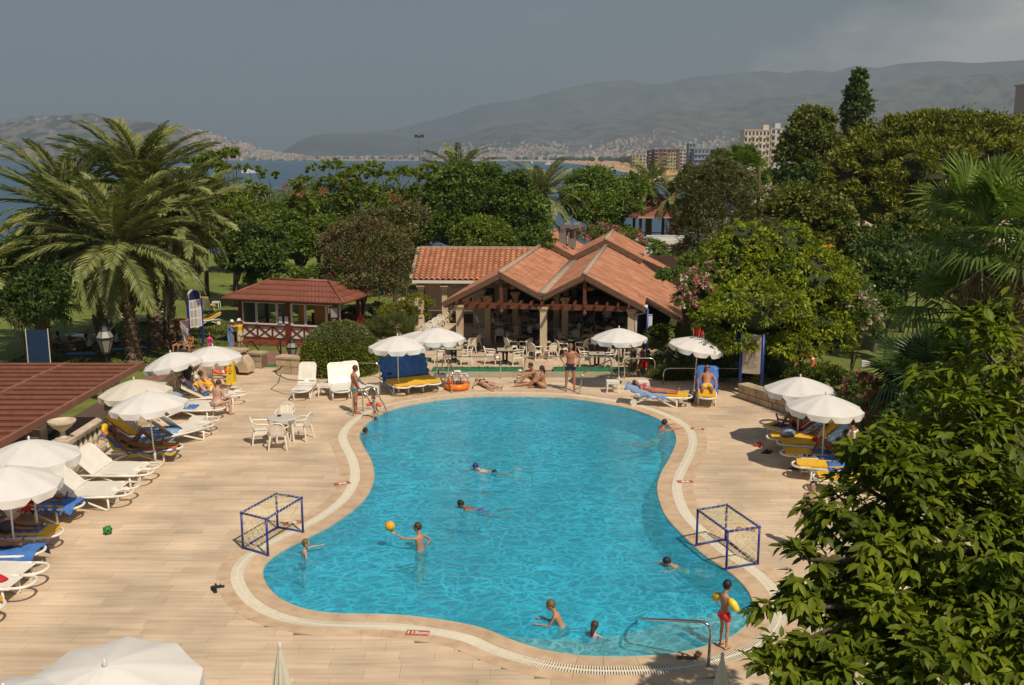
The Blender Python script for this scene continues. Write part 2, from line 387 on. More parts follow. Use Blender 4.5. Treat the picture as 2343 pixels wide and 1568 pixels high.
def crown_pts(lobes, n, clump=.22, inner=.55, flat=.75, per=26, zlow=-.35):
    w = np.array([l[3]*l[4]+l[4]*l[5] for l in lobes]); w = w/w.sum(); Ps = []; Ds = []
    for l, f in zip(lobes, w):
        k = max(3, int(n*f/per)); u = unit(rng.normal(size=(k*5, 3))); u = u[u[:, 2] > zlow]
        rad = rng.uniform(inner, 1.0, (len(u), 1))**.6; c = u*rad*np.array(l[3:6]); ok = np.ones(len(u), bool)
        for o in lobes:                               # no clump buried deep inside another crown mass
            if o is not l: ok &= (((c+np.array(l[:3])-np.array(o[:3]))/np.array(o[3:6]))**2).sum(1) > .62
        if ok.sum() < 3: continue
        u = u[ok][:k]; c = c[ok][:k]; k = len(u); cr = clump*(l[3]+l[4]+l[5])/3*rng.uniform(.6, 1.25, (k, 1))
        g = rng.normal(size=(k, per, 3))*.5*cr[:, None, :]*np.array([1, 1, flat])
        g += u[:, None, :]*np.abs(rng.normal(size=(k, per, 1)))*cr[:, None, :]*.35
        P = (c[:, None, :]+g).reshape(-1, 3)+np.array(l[:3]); D = np.repeat(u, per, 0)+unit(g.reshape(-1, 3))*.6
        Ps.append(P); Ds.append(D)
    return np.concatenate(Ps), np.concatenate(Ds)
def trunk_mb(h, r, lobes, bend=.1, seed=0, limbs=6, n=8):
    q = random.Random(seed); mb = MB(); pts = [(0, 0, -.15)]; cx = sum(l[0] for l in lobes)/len(lobes); cy_ = sum(l[1] for l in lobes)/len(lobes)
    for i in range(1, 6):
        t = i/5; pts.append((cx*t*t*.6+q.uniform(-bend, bend)*t, cy_*t*t*.6+q.uniform(-bend, bend)*t, h*t))
    mb.tube(pts, [r*1.25, r, r*.9, r*.8, r*.7, r*.5], n)
    for l in (lobes*3)[:limbs]:
        a = V(pts[q.choice((2, 3, 4))]); b = V((l[0]+q.uniform(-.4, .4)*l[3], l[1]+q.uniform(-.4, .4)*l[4], l[2]+q.uniform(-.1, .6)*l[5]))
        m1 = a.lerp(b, .5)+V((q.uniform(-.2, .2), q.uniform(-.2, .2), .15*(b-a).length))
        mb.tube([a, m1, b], [r*.5, r*.3, r*.1], 6)
    return mb
def tree(name, label, cat, loc, lobes, spec, trunk_h, trunk_r, group=None, seed=0, clump=.22, inner=.55, flat=.75, droop=.2, per=26, limbs=6, zlow=-.35, bark='bark', core=None):
    t = thing(name, label, cat, loc, 0, group)
    trunk_mb(trunk_h, trunk_r, lobes, seed=seed, limbs=limbs).build('trunk', MT[bark], t, True)
    Q = []; mi = []; ms = []
    for i, (m, n, ln, wd) in enumerate(spec):
        P, D = crown_pts(lobes, n, clump, inner, flat, per, zlow); q = leafquads(P, ln, wd, D, droop); Q.append(q); mi += [i]*len(q); ms.append(LM[m])
    put('crown', quadmesh('crown', np.concatenate(Q), ms, mi), t)
    if core:
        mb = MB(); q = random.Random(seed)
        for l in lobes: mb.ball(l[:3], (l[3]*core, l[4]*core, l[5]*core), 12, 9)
        mb.v = [tuple(c+q.uniform(-.12, .12) for c in v) for v in mb.v]; mb.build('crown_shade_core', MT['twigs'], t)  # lumps make the crown opaque; their dark colour imitates its inner shade
    return t
def rots(base, k=5, seed=1): pass
def frond_mesh(L=3.6, bend=1.2, seed=0, m='date', lw=.075, N=54, twist=.0):
    q = np.random.default_rng(seed); s = np.linspace(0, 1, 15); ang = -bend*s**1.25; dx = np.cos(ang); dz = np.sin(ang)
    X = np.concatenate([[0], np.cumsum((dx[1:]+dx[:-1])/2)*L/14]); Z = np.concatenate([[0], np.cumsum((dz[1:]+dz[:-1])/2)*L/14])
    Y = twist*s**2*L
    mb = MB(); mb.tube([(X[i], Y[i], Z[i]) for i in range(0, 15, 2)], [.045*(1-.85*i/14) for i in range(0, 15, 2)], 5)
    Q = []
    for sd in (-1, 1):
        for i in range(N):
            u = .13+.87*(i+q.uniform(0, .5))/N; x = np.interp(u, s, X); z = np.interp(u, s, Z); y = np.interp(u, s, Y); a = np.interp(u, s, ang)
            l = .62*(math.sin(PI*min(1, u*.83+.13))**.6)*(.82+.3*q.random())*(L/3.6)
            f = .65+.35*u; t = np.array([math.cos(a), 0, math.sin(a)]); up = np.array([-math.sin(a), 0, math.cos(a)]); sv = np.array([0, sd, 0])
            d = t*f+sv*(1-.25*u)+up*(.16+q.uniform(-.2, .2)); d /= np.linalg.norm(d); d[2] -= .12; w = np.cross(d, up+sv*.3*q.normal()); w /= np.linalg.norm(w)
            p = np.array([x, y, z]); Q.append([p-w*lw*.18, p+d*l*.4-w*lw*.5+up*.01, p+d*l+np.array([0, 0, -.10*l]), p+d*l*.4+w*lw*.5])
    b = len(mb.v); nf = len(mb.f)
    for qd in Q:
        k = len(mb.v); mb.v += [tuple(x) for x in qd]; mb.f.append((k, k+1, k+2, k+3)); mb.m.append(0)
    return mb.mesh('frond', LM[m])
FR = {}
def get_fronds(m='date', L=3.6, lw=.075, N=54):
    key = (m, L, lw, N)
    if key not in FR: FR[key] = [frond_mesh(L, b, i, m, lw, N, tw) for i, (b, tw) in enumerate(((.6, .03), (1.0, -.05), (1.35, .06), (1.8, -.04), (.85, .1)))]
    return FR[key]
def palm_trunk(h, r0, r1, lean=(0, 0), rings=True, m='palmbark', seed=0):
    q = random.Random(seed); mb = MB(); n = int(h/.16)
    pts = []; rs = []
    for i in range(n+1):
        t = i/n; k = (r0+(r1-r0)*t)*(1.35-.35*min(1, t*8)); pts.append((lean[0]*t**1.6, lean[1]*t**1.6, -.15+(h+.15)*t)); rs.append(k*(1.10 if i % 2 else .92))
    mb.tube(pts, rs, 12)
    for i in range(1, n):                              # stubs of old leaf bases spiral up the stem
        for j in range(5):
            a = (i*.62+j*2*PI/5+q.uniform(-.1, .1)); p = V(pts[i]); r = rs[i]*.95
            c = p+V((math.cos(a)*r, math.sin(a)*r, 0)); o = V((math.cos(a), math.sin(a), 1.2)).normalized()
            mb.beam(c, c+o*.14, .11, .04, V((math.cos(a), math.sin(a), 0)))
    return mb
def date_palm(label, loc, h, r=.28, n=58, L=3.6, lean=(0, 0), group=None, seed=0, name='date_palm', m='date', lw=.075, low=-1.0, N=54, sc2=1.0):
    t = thing(name, label, 'palm', loc, 0, group); q = random.Random(seed)
    palm_trunk(h, r*1.1, r*.85, lean, seed=seed).build('trunk', MT['palmbark'], t)
    mb = MB()                                          # swollen leaf bases under the crown
    mb.lathe([(r*.8, -.6), (r*1.5, -.2), (r*1.6, .15), (r*1.0, .5), (.05, .7)], 12, (lean[0], lean[1], h)); mb.build('crown_base', mat('palm_fibre', (.20, .11, .06), .95, (.12, .06, .03), 8, bump=.6), t)
    fs = get_fronds(m, L, lw, N)
    for i in range(n):
        u = (i+.5)/n; el = 1.42-(1.42-low)*u**1.0+q.uniform(-.12, .12); az = i*2.39996+q.uniform(-.15, .15)
        me = fs[min(4, [1, 4, 0, 1, 2, 2, 3, 3][int(u*7.99)])]
        k = (.72+.35*math.sin(PI*min(1, .25+u*.85)))*q.uniform(.92, 1.08)*sc2
        rot = Euler((q.uniform(-.35, .35), -el, az), 'XYZ')
        put('frond', me, t, (lean[0]+math.cos(az)*r*.5, lean[1]+math.sin(az)*r*.5, h+.25-.35*u), rot, k)
    return t
def fan_mesh(L=1.0, pet=1.0, n=30, span=3.7, seed=0, m='fan', w=.085, droop=.35):
    q = random.Random(seed); mb = MB()
    mb.tube([(0, 0, 0), (pet*.5, 0, .06), (pet, 0, 0)], [.03, .022, .015], 5)
    for i in range(n):
        a = -span/2+span*i/(n-1); fold = .13 if i % 2 else -.02; l = L*(.72+.28*math.cos(a*.5))*q.uniform(.92, 1.05)
        d = V((math.cos(a), math.sin(a), .22*math.cos(a*.5)+fold*.3)); s = V((-math.sin(a), math.cos(a), fold*2)).normalized(); o = V((pet, 0, 0))
        m1 = o+d*l*.55; tip = o+d*l-V((0, 0, droop*l*q.uniform(.4, 1.3)))
        mb.add([o, m1-s*w*.5, m1+s*w*.5, tip], [(0, 1, 3, 2)])
        tip2 = m1.lerp(tip, .5)+V((0, 0, .03))
    return mb.mesh('leaf', LM[m])
FN = {}
def fan_palm(label, loc, h, r=.2, n=26, L=1.0, pet=1.0, lean=(0, 0), group=None, seed=0, m='fan', name='fan_palm', low=-.5, w=.085, skirt=0, N=30, top=1.35):
    t = thing(name, label, 'palm', loc, 0, group); q = random.Random(seed)
    palm_trunk(max(h, .4), r*1.2, r, lean, seed=seed).build('trunk', MT['palmbark'], t)
    key = (L, pet, m, w, N)
    if key not in FN: FN[key] = [fan_mesh(L, pet, N, sp, k, m, w, dr) for k, (sp, dr) in enumerate(((3.2, .15), (3.8, .35), (4.1, .6)))]
    for i in range(n):
        u = (i+.5)/n; el = top-(top-low)*u**.9+q.uniform(-.1, .1); az = i*2.39996+q.uniform(-.2, .2)
        put('leaf', FN[key][min(2, int(u*3))], t, (lean[0], lean[1], h+.1-.25*u), Euler((q.uniform(-.5, .5), -el, az), 'XYZ'), q.uniform(.8, 1.1))
    if skirt:
        kd = ('dry', L)
        if kd not in FN: FN[kd] = [fan_mesh(L*.9, pet*.8, 16, 2.2, 9, 'dry', .07, .2)]
        for i in range(skirt):
            az = i*2.39996; put('dry_leaf', FN[kd][0], t, (lean[0], lean[1], h-.2-.9*q.random()), Euler((q.uniform(-.6, .6), 1.15+q.uniform(-.15, .25), az), 'XYZ'), q.uniform(.6, 1))
    return t

def text_mesh(cu, m, parent, loc, rot=None, name='lettering'):
    tmp = bpy.data.objects.new('t', cu); COL.objects.link(tmp); dg = bpy.context.evaluated_depsgraph_get(); me = bpy.data.meshes.new_from_object(tmp.evaluated_get(dg)); bpy.data.objects.remove(tmp)
    me.materials.clear(); me.materials.append(m); me.name = name; return put(name, me, parent, loc, rot)
def text(body, size, m, parent, loc, rot, bold=0.0, ext=.0015):
    cu = bpy.data.curves.new('lettering', 'FONT'); cu.body = body; cu.size = size; cu.align_x = 'CENTER'; cu.align_y = 'CENTER'; cu.extrude = ext; cu.offset = bold; return text_mesh(cu, m, parent, loc, rot)
HAZE = 1.55e-4
# ================================================================ SETTING
L0 = -1.2                                            # the lawn lies lower than the pool deck
def spline(pts, n, closed=True):
    P = [V(p) for p in pts]; k = len(P); out = []
    for i in range(n):
        u = i/n*k; a = int(u) % k; t = u-int(u)
        p0, p1, p2, p3 = P[a-1], P[a], P[(a+1) % k], P[(a+2) % k]
        out.append(.5*((2*p1) + (p2-p0)*t + (2*p0-5*p1+4*p2-p3)*t*t + (3*p1-p0-3*p2+p3)*t**3))
    return out
edgepx = [(1188,907),(1274,909),(1345,917),(1395,925),(1443,935),(1493,953),(1525,970),(1542,987),(1546,1012),(1533,1045),(1513,1080),(1503,1115),(1512,1158),
 (1530,1190),(1567,1229),(1611,1270),(1663,1304),(1704,1341),(1722,1375),(1721,1402),(1707,1428),(1672,1456),(1617,1476),(1555,1491),(1493,1498),(1400,1501),
 (1307,1496),(1230,1481),(1167,1461),(1109,1436),(1028,1419),(936,1407),(855,1403),(774,1402),(707,1394),(653,1375),(618,1348),(600,1312),(612,1283),(666,1248),
 (720,1221),(774,1191),(828,1148),(850,1113),(856,1085),(848,1050),(830,1018),(822,994),(840,968),(872,947),(907,934),(961,922),(1037,911),(1102,907)]
raw = spline([G(x, y, 0) for x, y in edgepx], 1200)
acc = [0]
for i in range(1200): acc.append(acc[-1] + (raw[(i+1) % 1200]-raw[i]).length)
PER = acc[-1]; NP = 360
def at_len(s):
    s %= PER; i = np.searchsorted(acc, s)-1; i = max(0, min(1199, int(i)))
    t = (s-acc[i])/(acc[i+1]-acc[i]); return raw[i].lerp(raw[(i+1) % 1200], t)
POOL = [at_len(PER*i/NP) for i in range(NP)]
for _ in range(3): POOL = [(POOL[i-1]+POOL[i]*2+POOL[(i+1) % NP])/4 for i in range(NP)]
cen = sum(POOL, V())/NP
NRM = []
for i in range(NP):
    t = (POOL[(i+1) % NP]-POOL[i-1]).normalized(); n = V((t.y, -t.x, 0))
    NRM.append(n)
area = sum(POOL[i].x*POOL[(i+1) % NP].y-POOL[(i+1) % NP].x*POOL[i].y for i in range(NP))
if area < 0: NRM = [-n for n in NRM]
def off(i, d, z=0.0):
    p = POOL[i % NP]+NRM[i % NP]*d; return V((p.x, p.y, z))

# near lawn with its shore, land to the right, far coast
mb = MB()
xs = [-3000, -400, -120, -60, -30, -12, 0, 20, 60]; ys = [-50, 0, 30, 60, 100, 112, 130]; zs = [L0-.02]*5+[-5.2, -8]
for y, z in zip(ys, zs):
    for x in xs: mb.v.append((x, y, z))
for j in range(len(ys)-1):
    for i in range(len(xs)-1):
        a = j*len(xs)+i; mb.f.append((a, a+1, a+1+len(xs), a+len(xs))); mb.m.append(0 if ys[j+1] <= 60 else (0 if ys[j+1] <= 100 else 1))
struct('lawn', mb, [MT['grass'], MT['sand']])
def coast(y):
    return float(np.interp(y, [100, 600, 1008, 1800, 2650, 3400, 4000, 4300], [60, 84, 108, 135, 125, 60, -200, -1500]))
mb = MB(); ys = [-50, 60, 100, 110, 130, 200, 350, 600, 800, 1008, 1300, 1800, 2250, 2650, 3000, 3400, 3700, 4000, 4300]
offs = [(-40, -9), (0, -5.5), (25, -4.6), (70, -3.6), (130, -1.3), (300, -.5), (800, 2), (2500, 20), (7000, 60)]
for y in ys:
    for o, z in offs:
        if y <= 110: z = L0-.05 if z < L0 else z; 
        mb.v.append((coast(max(y, 100))+(max(o, 0) if y <= 110 else o), y, z))
k = len(offs)
for j in range(len(ys)-1):
    for i in range(k-1):
        a = j*k+i; mb.f.append((a, a+1, a+1+k, a+k)); mb.m.append(0 if i < 4 and j > 2 else 1)
struct('coast_land', mb, [MT['sand'], mat('scrub_land', (.10, .10, .06), .95, (.17, .14, .09), .02)])
mb = MB(); mb.v = [(x, y, z) for y, z in ((4240, -9), (4290, -5), (4500, -1), (11500, 20)) for x in (-11500, 3000, 11500)]
mb.f = [(j*3+i, j*3+i+1, j*3+i+4, j*3+i+3) for j in range(3) for i in range(2)]; mb.m = [0]*6
struct('far_plain', mb, mat('far_ground', (.12, .11, .08), .95, (.18, .15, .11), .01))
# sea
def water_mat(name, deep, shallow, rough=.12):
    m = mat(name, deep, rough, shallow, .0025, (1, .35, 1), .3, .7, spec=.35)
    nt = m.node_tree; b = nt.nodes['Principled BSDF']; g = nt.nodes.new('ShaderNodeNewGeometry')
    n = nt.nodes.new('ShaderNodeTexNoise'); n.inputs['Scale'].default_value = .35; n.inputs['Detail'].default_value = 6; nt.links.new(g.outputs['Position'], n.inputs['Vector'])
    bp = nt.nodes.new('ShaderNodeBump'); bp.inputs['Strength'].default_value = .5; bp.inputs['Distance'].default_value = .6
    nt.links.new(n.outputs[0], bp.inputs['Height']); nt.links.new(bp.outputs[0], b.inputs['Normal']); return m
mb = MB(); mb.add([(-11900, 98, -5.5), (11900, 98, -5.5), (11900, 11900, -5.5), (-11900, 11900, -5.5)], [(0, 1, 2, 3)])
struct('sea', mb, water_mat('sea_water', (.010, .058, .115), (.018, .095, .15), .25))

# ---- mountains: each ridge follows its skyline at its own distance
def ridge(name, prof, d0, d1, m, base=-5, p=1.25, amp=.06, nx=320, nt=34, seed=0, back=1.25):
    r = np.random.default_rng(seed)
    px = np.linspace(prof[0][0], prof[-1][0], nx); py = np.interp(px, [a for a, b in prof], [b for a, b in prof])
    K = 9; ph = r.uniform(0, 6.28, (K, 3)); fr = 2.0**np.arange(K)
    vs = []
    for j in range(nt+5):
        t = j/nt
        for i in range(nx):
            topp = A(float(px[i]), float(py[i]), d1); h = topp.z-base
            dd = d0+(d1-d0)*min(t, 1) if t <= 1 else d1*(1+(back-1)*(t-1)*nt/4)
            x = ray(float(px[i]), 784).x*dd/CP*1.0
            x = topp.x*dd/d1
            nz = 0
            for q in range(K):
                nz += math.sin(px[i]*.011*fr[q]+ph[q, 0]+t*1.1*fr[q]*.5)*math.sin(t*2.0*fr[q]+ph[q, 1]+px[i]*.004*fr[q])/fr[q]**.72
            if t <= 1: z = base+h*(t**p)*(1+amp*nz*(1-t**6)*2.2) + (0 if j < nt-1 else 0)
            else: z = base+h*(1-.25*(t-1)*nt)
            vs.append((x, dd, z))
    fs = [(j*nx+i, j*nx+i+1, (j+1)*nx+i+1, (j+1)*nx+i) for j in range(nt+4) for i in range(nx-1)]
    mb = MB(); mb.add(vs, fs); o = struct(name, mb, m, smooth=True); return vs, nx, nt
def hillmat(name, a, b, s): return mat(name, a, .95, b, s, (1, 1, 1.5), .42, .58, detail=10, var=.25)
pen = [(-60,300),(0,283),(20,275),(60,266),(100,263),(140,266),(172,261),(200,259),(250,267),(300,276),(345,281),(400,288),(450,299),(520,317),(560,329),(600,343),(640,352),(690,359),(720,364)]
v_pen = ridge('castle_headland', pen, 4080, 4420, hillmat('headland_rock', (.21, .17, .145), (.045, .055, .035), .018), p=.62, amp=.05, seed=3)
far = [(560,352),(640,347),(700,338),(760,330),(850,300),(900,298),(950,285),(990,275),(1040,262),(1090,242),(1160,232),(1200,228),(1250,213),(1300,201),(1350,190),(1400,186),(1440,183),(1480,194),(1530,190),(1560,181),(1640,171),(1750,163),(1800,168),(1850,161),(1905,166),(1950,152),(2010,156),(2060,146),(2150,140),(2230,145),(2342,138),(2500,130)]
v_far = ridge('far_mountain', far, 6200, 9800, hillmat('far_slope', (.07, .075, .06), (.12, .11, .09), .004), p=1.3, amp=.08, seed=8, back=1.06)
low = [(640,350),(665,335),(690,319),(715,311),(740,307),(800,306),(850,305),(900,310),(950,322),(1000,335),(1040,350)]
ridge('low_hill', low, 5900, 6500, hillmat('low_slope', (.07, .075, .06), (.10, .095, .075), .004), p=.8, amp=.05, seed=5, nx=90)
mid = [(820,352),(900,340),(980,322),(1060,312),(1120,292),(1180,285),(1240,280),(1300,286),(1380,278),(1450,268),(1530,250),(1600,256),(1660,240),(1740,226),(1820,220),(1900,214),(1960,206),(2010,205),(2060,192),(2110,178),(2150,172),(2200,178),(2240,170),(2342,164),(2500,160)]
v_mid = ridge('foothill', mid, 4300, 6600, hillmat('foothill_slope', (.05, .06, .042), (.14, .12, .09), .009), p=1.35, amp=.10, seed=11)

# ---- the town: thousands of far houses read as one mass
townm = mat('town_wall', (.56, .48, .40), .9, (.44, .27, .19), .01, (1, 1, 1), .5, .62, rnd=.3)
def houses(name, spots, seed):
    r = random.Random(seed); mb = MB()
    for x, y, z, w, h in spots:
        mb.box((x, y, z+h/2-2), (w, w*.9, h+4), r.uniform(-.6, .6))
    o = mb.build(name, townm); o['kind'] = 'stuff'; return o
def on_ridge(vdat, n, f, seed, wr=(9, 20), hr=(7, 17)):
    vs, nx, nt = vdat; r = random.Random(seed); out = []
    while len(out) < n:
        i = r.random()*(nx-1); t = r.random()
        px_ = i/(nx-1)
        if r.random() > f(px_, t): continue
        a = vs[int(t*nt)*nx+int(i)]; b = vs[min(int(t*nt)+1, nt)*nx+min(int(i)+1, nx-1)]
        u = t*nt-int(t*nt); out.append((a[0]+(b[0]-a[0])*(i-int(i)), a[1]+(b[1]-a[1])*u, a[2]+(b[2]-a[2])*u, r.uniform(*wr), r.uniform(*hr)))
    return out
sp_ = on_ridge(v_pen, 520, lambda x, t: (1.0 if x > .62 else .02)*(1 if t < .95 else 0), 1, (8, 15), (6, 12))
nz2 = lambda x, t: .5+.5*math.sin(x*37+t*9)*math.sin(x*15-t*21+1)
sp_ += on_ridge(v_mid, 2600, lambda x, t: (max(0, 1-t*1.7)**1.6)*nz2(x, t)*(1 if .1 < x < .75 else .25), 2, (8, 16), (6, 13))
sp_ += on_ridge(v_far, 900, lambda x, t: (max(0, 1-t*1.6)**2)*nz2(x*1.7, t), 3, (10, 18), (7, 12))
r_ = random.Random(5)
for _ in range(1000):
    y = 4290+r_.random()**1.6*1100; x = r_.uniform(-1500, 900); sp_.append((x, y, -3, r_.uniform(10, 22), r_.uniform(6, 17)))
for _ in range(420):
    y = r_.uniform(1500, 4200); x = coast(y)+r_.uniform(120, 900); sp_.append((x, y, -2, r_.uniform(12, 24), r_.uniform(9, 20)))
houses('town_houses', sp_, 9)
# palms and trees between the far houses
mb = MB()
for _ in range(1100):
    if r_.random() < .55: y = 4290+r_.random()*350; x = r_.uniform(-1500, 700); h = r_.uniform(7, 14)
    else: y = r_.uniform(900, 4100); x = coast(y)+r_.uniform(70, 600); h = r_.uniform(6, 12)
    mb.ball((x, y, h*.35), (r_.uniform(5, 16), 8, h*.6), 6, 4)
o = mb.build('far_treeline', mat('far_tree_green', (.03, .045, .02), .9, rnd=.3)); o['kind'] = 'stuff'
# beach parasols far off along the shore
mb = MB()
for _ in range(420):
    y = r_.uniform(500, 2500); x = coast(y)+r_.uniform(8, 60); mb.lathe([(1.6, -2.6), (.05, -1.7)], 6, (x, y, 0))
o = mb.build('far_beach_parasols', mat('beach_parasol_cloth', (.75, .38, .08), .8, (.6, .12, .05), .2, rnd=.4)); o['kind'] = 'stuff'

# ---------------------------------------------------------------- pool deck
PX = [p.x for p in POOL]; PYL = [p.y for p in POOL]
def cut(y, d):                                        # x-intervals of row y that lie inside the pool widened by d
    xsn = []
    q = [off(i, d) for i in range(NP)]
    for i in range(NP):
        a, b = q[i], q[(i+1) % NP]
        if (a.y-y)*(b.y-y) < 0: xsn.append(a.x+(b.x-a.x)*(y-a.y)/(b.y-a.y))
    xsn.sort(); return [(xsn[i], xsn[i+1]) for i in range(0, len(xsn)-1, 2)]
DX0, DX1, DY0, DY1, DYL = -11.75, 10.3, 11.0, 37.3, 39.8
ROW = .30
deck = sroot('pool_deck', 'travertine plank tiles laid in long rows')
tiles = []
rr = random.Random(4)
y = DY0
while y < DYL-.01:
    x1 = DX1 if y < DY1-.05 else -4.6
    h = min(ROW, DYL-y)
    holes = []
    for yy in (y, y+h/2, y+h): holes += cut(yy, .72)
    x = DX0-rr.random()
    while x < x1:
        ln = rr.choice((.6, .9, 1.2, 1.2, 1.5)); a, b = max(x, DX0), min(x+ln, x1)
        segs = [(a, b)]
        for c, d in holes:
            ns_ = []
            for s0, s1 in segs:
                if d <= s0 or c >= s1: ns_.append((s0, s1))
                else:
                    if c > s0: ns_.append((s0, c))
                    if d < s1: ns_.append((d, s1))
            segs = ns_
        for s0, s1 in segs:
            if s1-s0 > .05: tiles.append(((s0+s1)/2, y+h/2, s1-s0, h))
        x += ln
    y += ROW
def inview(x, y, z=0):
    d = y*CP-(z-HC)*SP_
    if d < 1: return False
    a = x/d*F+1171; b = 784-((z-HC)*CP+y*SP_)/d*F
    return -20 < a < 2362 and -20 < b < 1590
vis = sorted([t for t in tiles if inview(t[0], t[1])], key=lambda t: t[1]-.3*t[2])
near_t = set(vis[:298])
cache = {}
stuffmb = MB()
for t in tiles:
    cx, cy_, w, h = t; zt = rr.uniform(-.0012, .0012)
    if t in near_t:
        key = (round(w, 2), round(h, 2))
        if key not in cache: cache[key] = MB().box((0, 0, -.012), (key[0]-.0045, key[1]-.0045, .024)).mesh('tile', MT['tile'])
        put('tile', cache[key], deck, (cx, cy_, zt))
    else: stuffmb.box((cx, cy_, zt-.012), (w-.0045, h-.0045, .024))
o = stuffmb.build('tiles', MT['tile'], deck); o['kind'] = 'stuff'
# mortar bed under the tiles, with the pool cut out: strips left and right of the basin
mb = MB()
y = DY0
while y < DYL:
    x1 = DX1 if y < DY1-.05 else -4.6; h = .15
    holes = cut(y+h/2, .45) ; holes.sort(); s0 = DX0
    iv = []
    for c, d in holes:
        if iv and c < iv[-1][1]: iv[-1][1] = max(iv[-1][1], d)
        else: iv.append([c, d])
    for c, d in iv+[[x1, x1]]:
        if c-s0 > .01: mb.add([(s0, y, -.016), (c, y, -.016), (c, y+h, -.016), (s0, y+h, -.016)], [(0, 1, 2, 3)])
        s0 = d
    y += h
# sides of the raised deck
mb.add([(DX0, DY0, -.016), (DX0, DYL, -.016), (DX0, DYL, L0-.1), (DX0, DY0, L0-.1), (DX1, DY0, -.016), (DX1, DY0, L0-.1), (DX1, DY1, -.016), (DX1, DY1, L0-.1), (-4.6, DYL, -.016), (-4.6, DYL, L0-.1), (-4.6, DY1, -.016), (-4.6, DY1, L0-.1)],
       [(0, 1, 2, 3), (0, 3, 5, 4), (4, 5, 7, 6), (1, 8, 9, 2), (8, 10, 11, 9), (10, 6, 7, 11)])
mb.build('mortar_bed', MT['bed'], deck)

# coping: two rings of cut stones with the overflow grating between
cop = sroot('pool_coping', 'curved edge stones round the pool')
NS = 96
def ringseg(i0, i1, d0, d1, z0, z1, gap=.006, th=.05, ins=.0):
    mb = MB(); k = i1-i0; vs = []
    for j in range(k+1):
        f = gap if j == 0 else (-gap if j == k else 0)
        t = (POOL[(i0+j+1) % NP]-POOL[(i0+j-1) % NP]).normalized()*f
        for d, z in ((d0, z0), (d1, z1), (d1, z1-th), (d0, z0-th)): vs.append(off(i0+j, d, z)+t)
    fs = []
    for j in range(k):
        for q in range(4): fs.append((j*4+q, j*4+(q+1) % 4, (j+1)*4+(q+1) % 4, (j+1)*4+q))
    fs += [(0, 3, 2, 1), (k*4, k*4+1, k*4+2, k*4+3)]
    return mb.add(vs, fs)
for s in range(NS):
    i0 = round(s*NP/NS); i1 = round((s+1)*NP/NS)
    ringseg(i0, i1, -.01, .368, -.012, .010, .003).build('coping_stone', MT['coping'], cop)
    ringseg(i0, i1, .646, .92, .010, .006, .003).build('coping_stone', MT['coping'], cop)
mb = MB(); vs = []
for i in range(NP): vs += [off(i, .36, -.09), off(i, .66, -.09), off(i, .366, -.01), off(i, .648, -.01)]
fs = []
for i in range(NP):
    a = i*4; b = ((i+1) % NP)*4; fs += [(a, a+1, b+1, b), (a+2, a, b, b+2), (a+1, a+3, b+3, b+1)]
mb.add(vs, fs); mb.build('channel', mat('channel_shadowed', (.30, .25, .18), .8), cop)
mb = MB(); s = 0.0; nsl = int(PER/.040)
for q in range(nsl):
    u = q/nsl*NP; i = int(u); f = u-i
    p = POOL[i].lerp(POOL[(i+1) % NP], f); n = NRM[i].lerp(NRM[(i+1) % NP], f).normalized(); t = V((-n.y, n.x, 0))
    for a, b in ((.372, .497), (.519, .642)):
        c = p+n*(a+b)/2; c.z = .000
        vs = [c+n*sx*(b-a)/2+t*sy*.0125+V((0, 0, sz)) for sx in (-1, 1) for sy in (-1, 1) for sz in (-.012, .008)]
        mb.add(vs, [(0, 1, 3, 2), (4, 6, 7, 5), (0, 4, 5, 1), (2, 3, 7, 6), (1, 5, 7, 3)])
o = mb.build('grating_slats', MT['gutter'], cop); o['kind'] = 'stuff'
for nm, a, b in (('grating_rib', .494, .522),): 
    vs = []; fs = []
    for i in range(NP): vs += [off(i, a, .0095), off(i, b, .0095), off(i, b, -.01), off(i, a, -.01)]
    for i in range(NP):
        p = i*4; q = ((i+1) % NP)*4; fs += [(p, p+1, q+1, q), (p+1, p+2, q+2, q+1), (p+3, p, q, q+3)]
    MB().add(vs, fs).build(nm, MT['gutter'], cop)
# basin
def floor_z(p): return -.74-.006*(p.y-16)
mb = MB(); vs = []
for i in range(NP): vs += [off(i, 0, .0), off(i, 0, floor_z(POOL[i]))]
fs = [(i*2, ((i+1) % NP)*2, ((i+1) % NP)*2+1, i*2+1) for i in range(NP)]
mb.add(vs, fs); mb.cur = 1
mb.add([off(i, 0, floor_z(POOL[i])) for i in range(NP)], [tuple(range(NP))])
struct('pool_basin', mb, [MT['poolwall'], MT['pooltile']], smooth=False)
# pale shallow ledge along the near right rim, and a step below it
def ledge(inner, z, name, m):
    pts = [G(x, y, -.03) for x, y in inner]
    a = min(range(NP), key=lambda i: (POOL[i]-pts[0]).length); b = min(range(NP), key=lambda i: (POOL[i]-pts[-1]).length)
    seq = []
    i = b; st = 1 if ((a-b) % NP) < ((b-a) % NP) else -1
    while i != a: seq.append(off(i, -.004)); i = (i+st) % NP
    seq.append(off(a, -.004))
    poly = [V((p.x, p.y, 0)) for p in pts[1:-1]]+seq
    mb = MB(); mb.prism([(p.x, p.y) for p in poly], -1.0, z); struct(name, mb, m)
ledge([(1120,1440),(1150,1434),(1202,1440),(1270,1444),(1338,1441),(1431,1431),(1524,1407),(1580,1394),(1636,1386),(1670,1380),(1694,1378),(1722,1372)], -.20, 'pool_ledge', MT['ledge'])
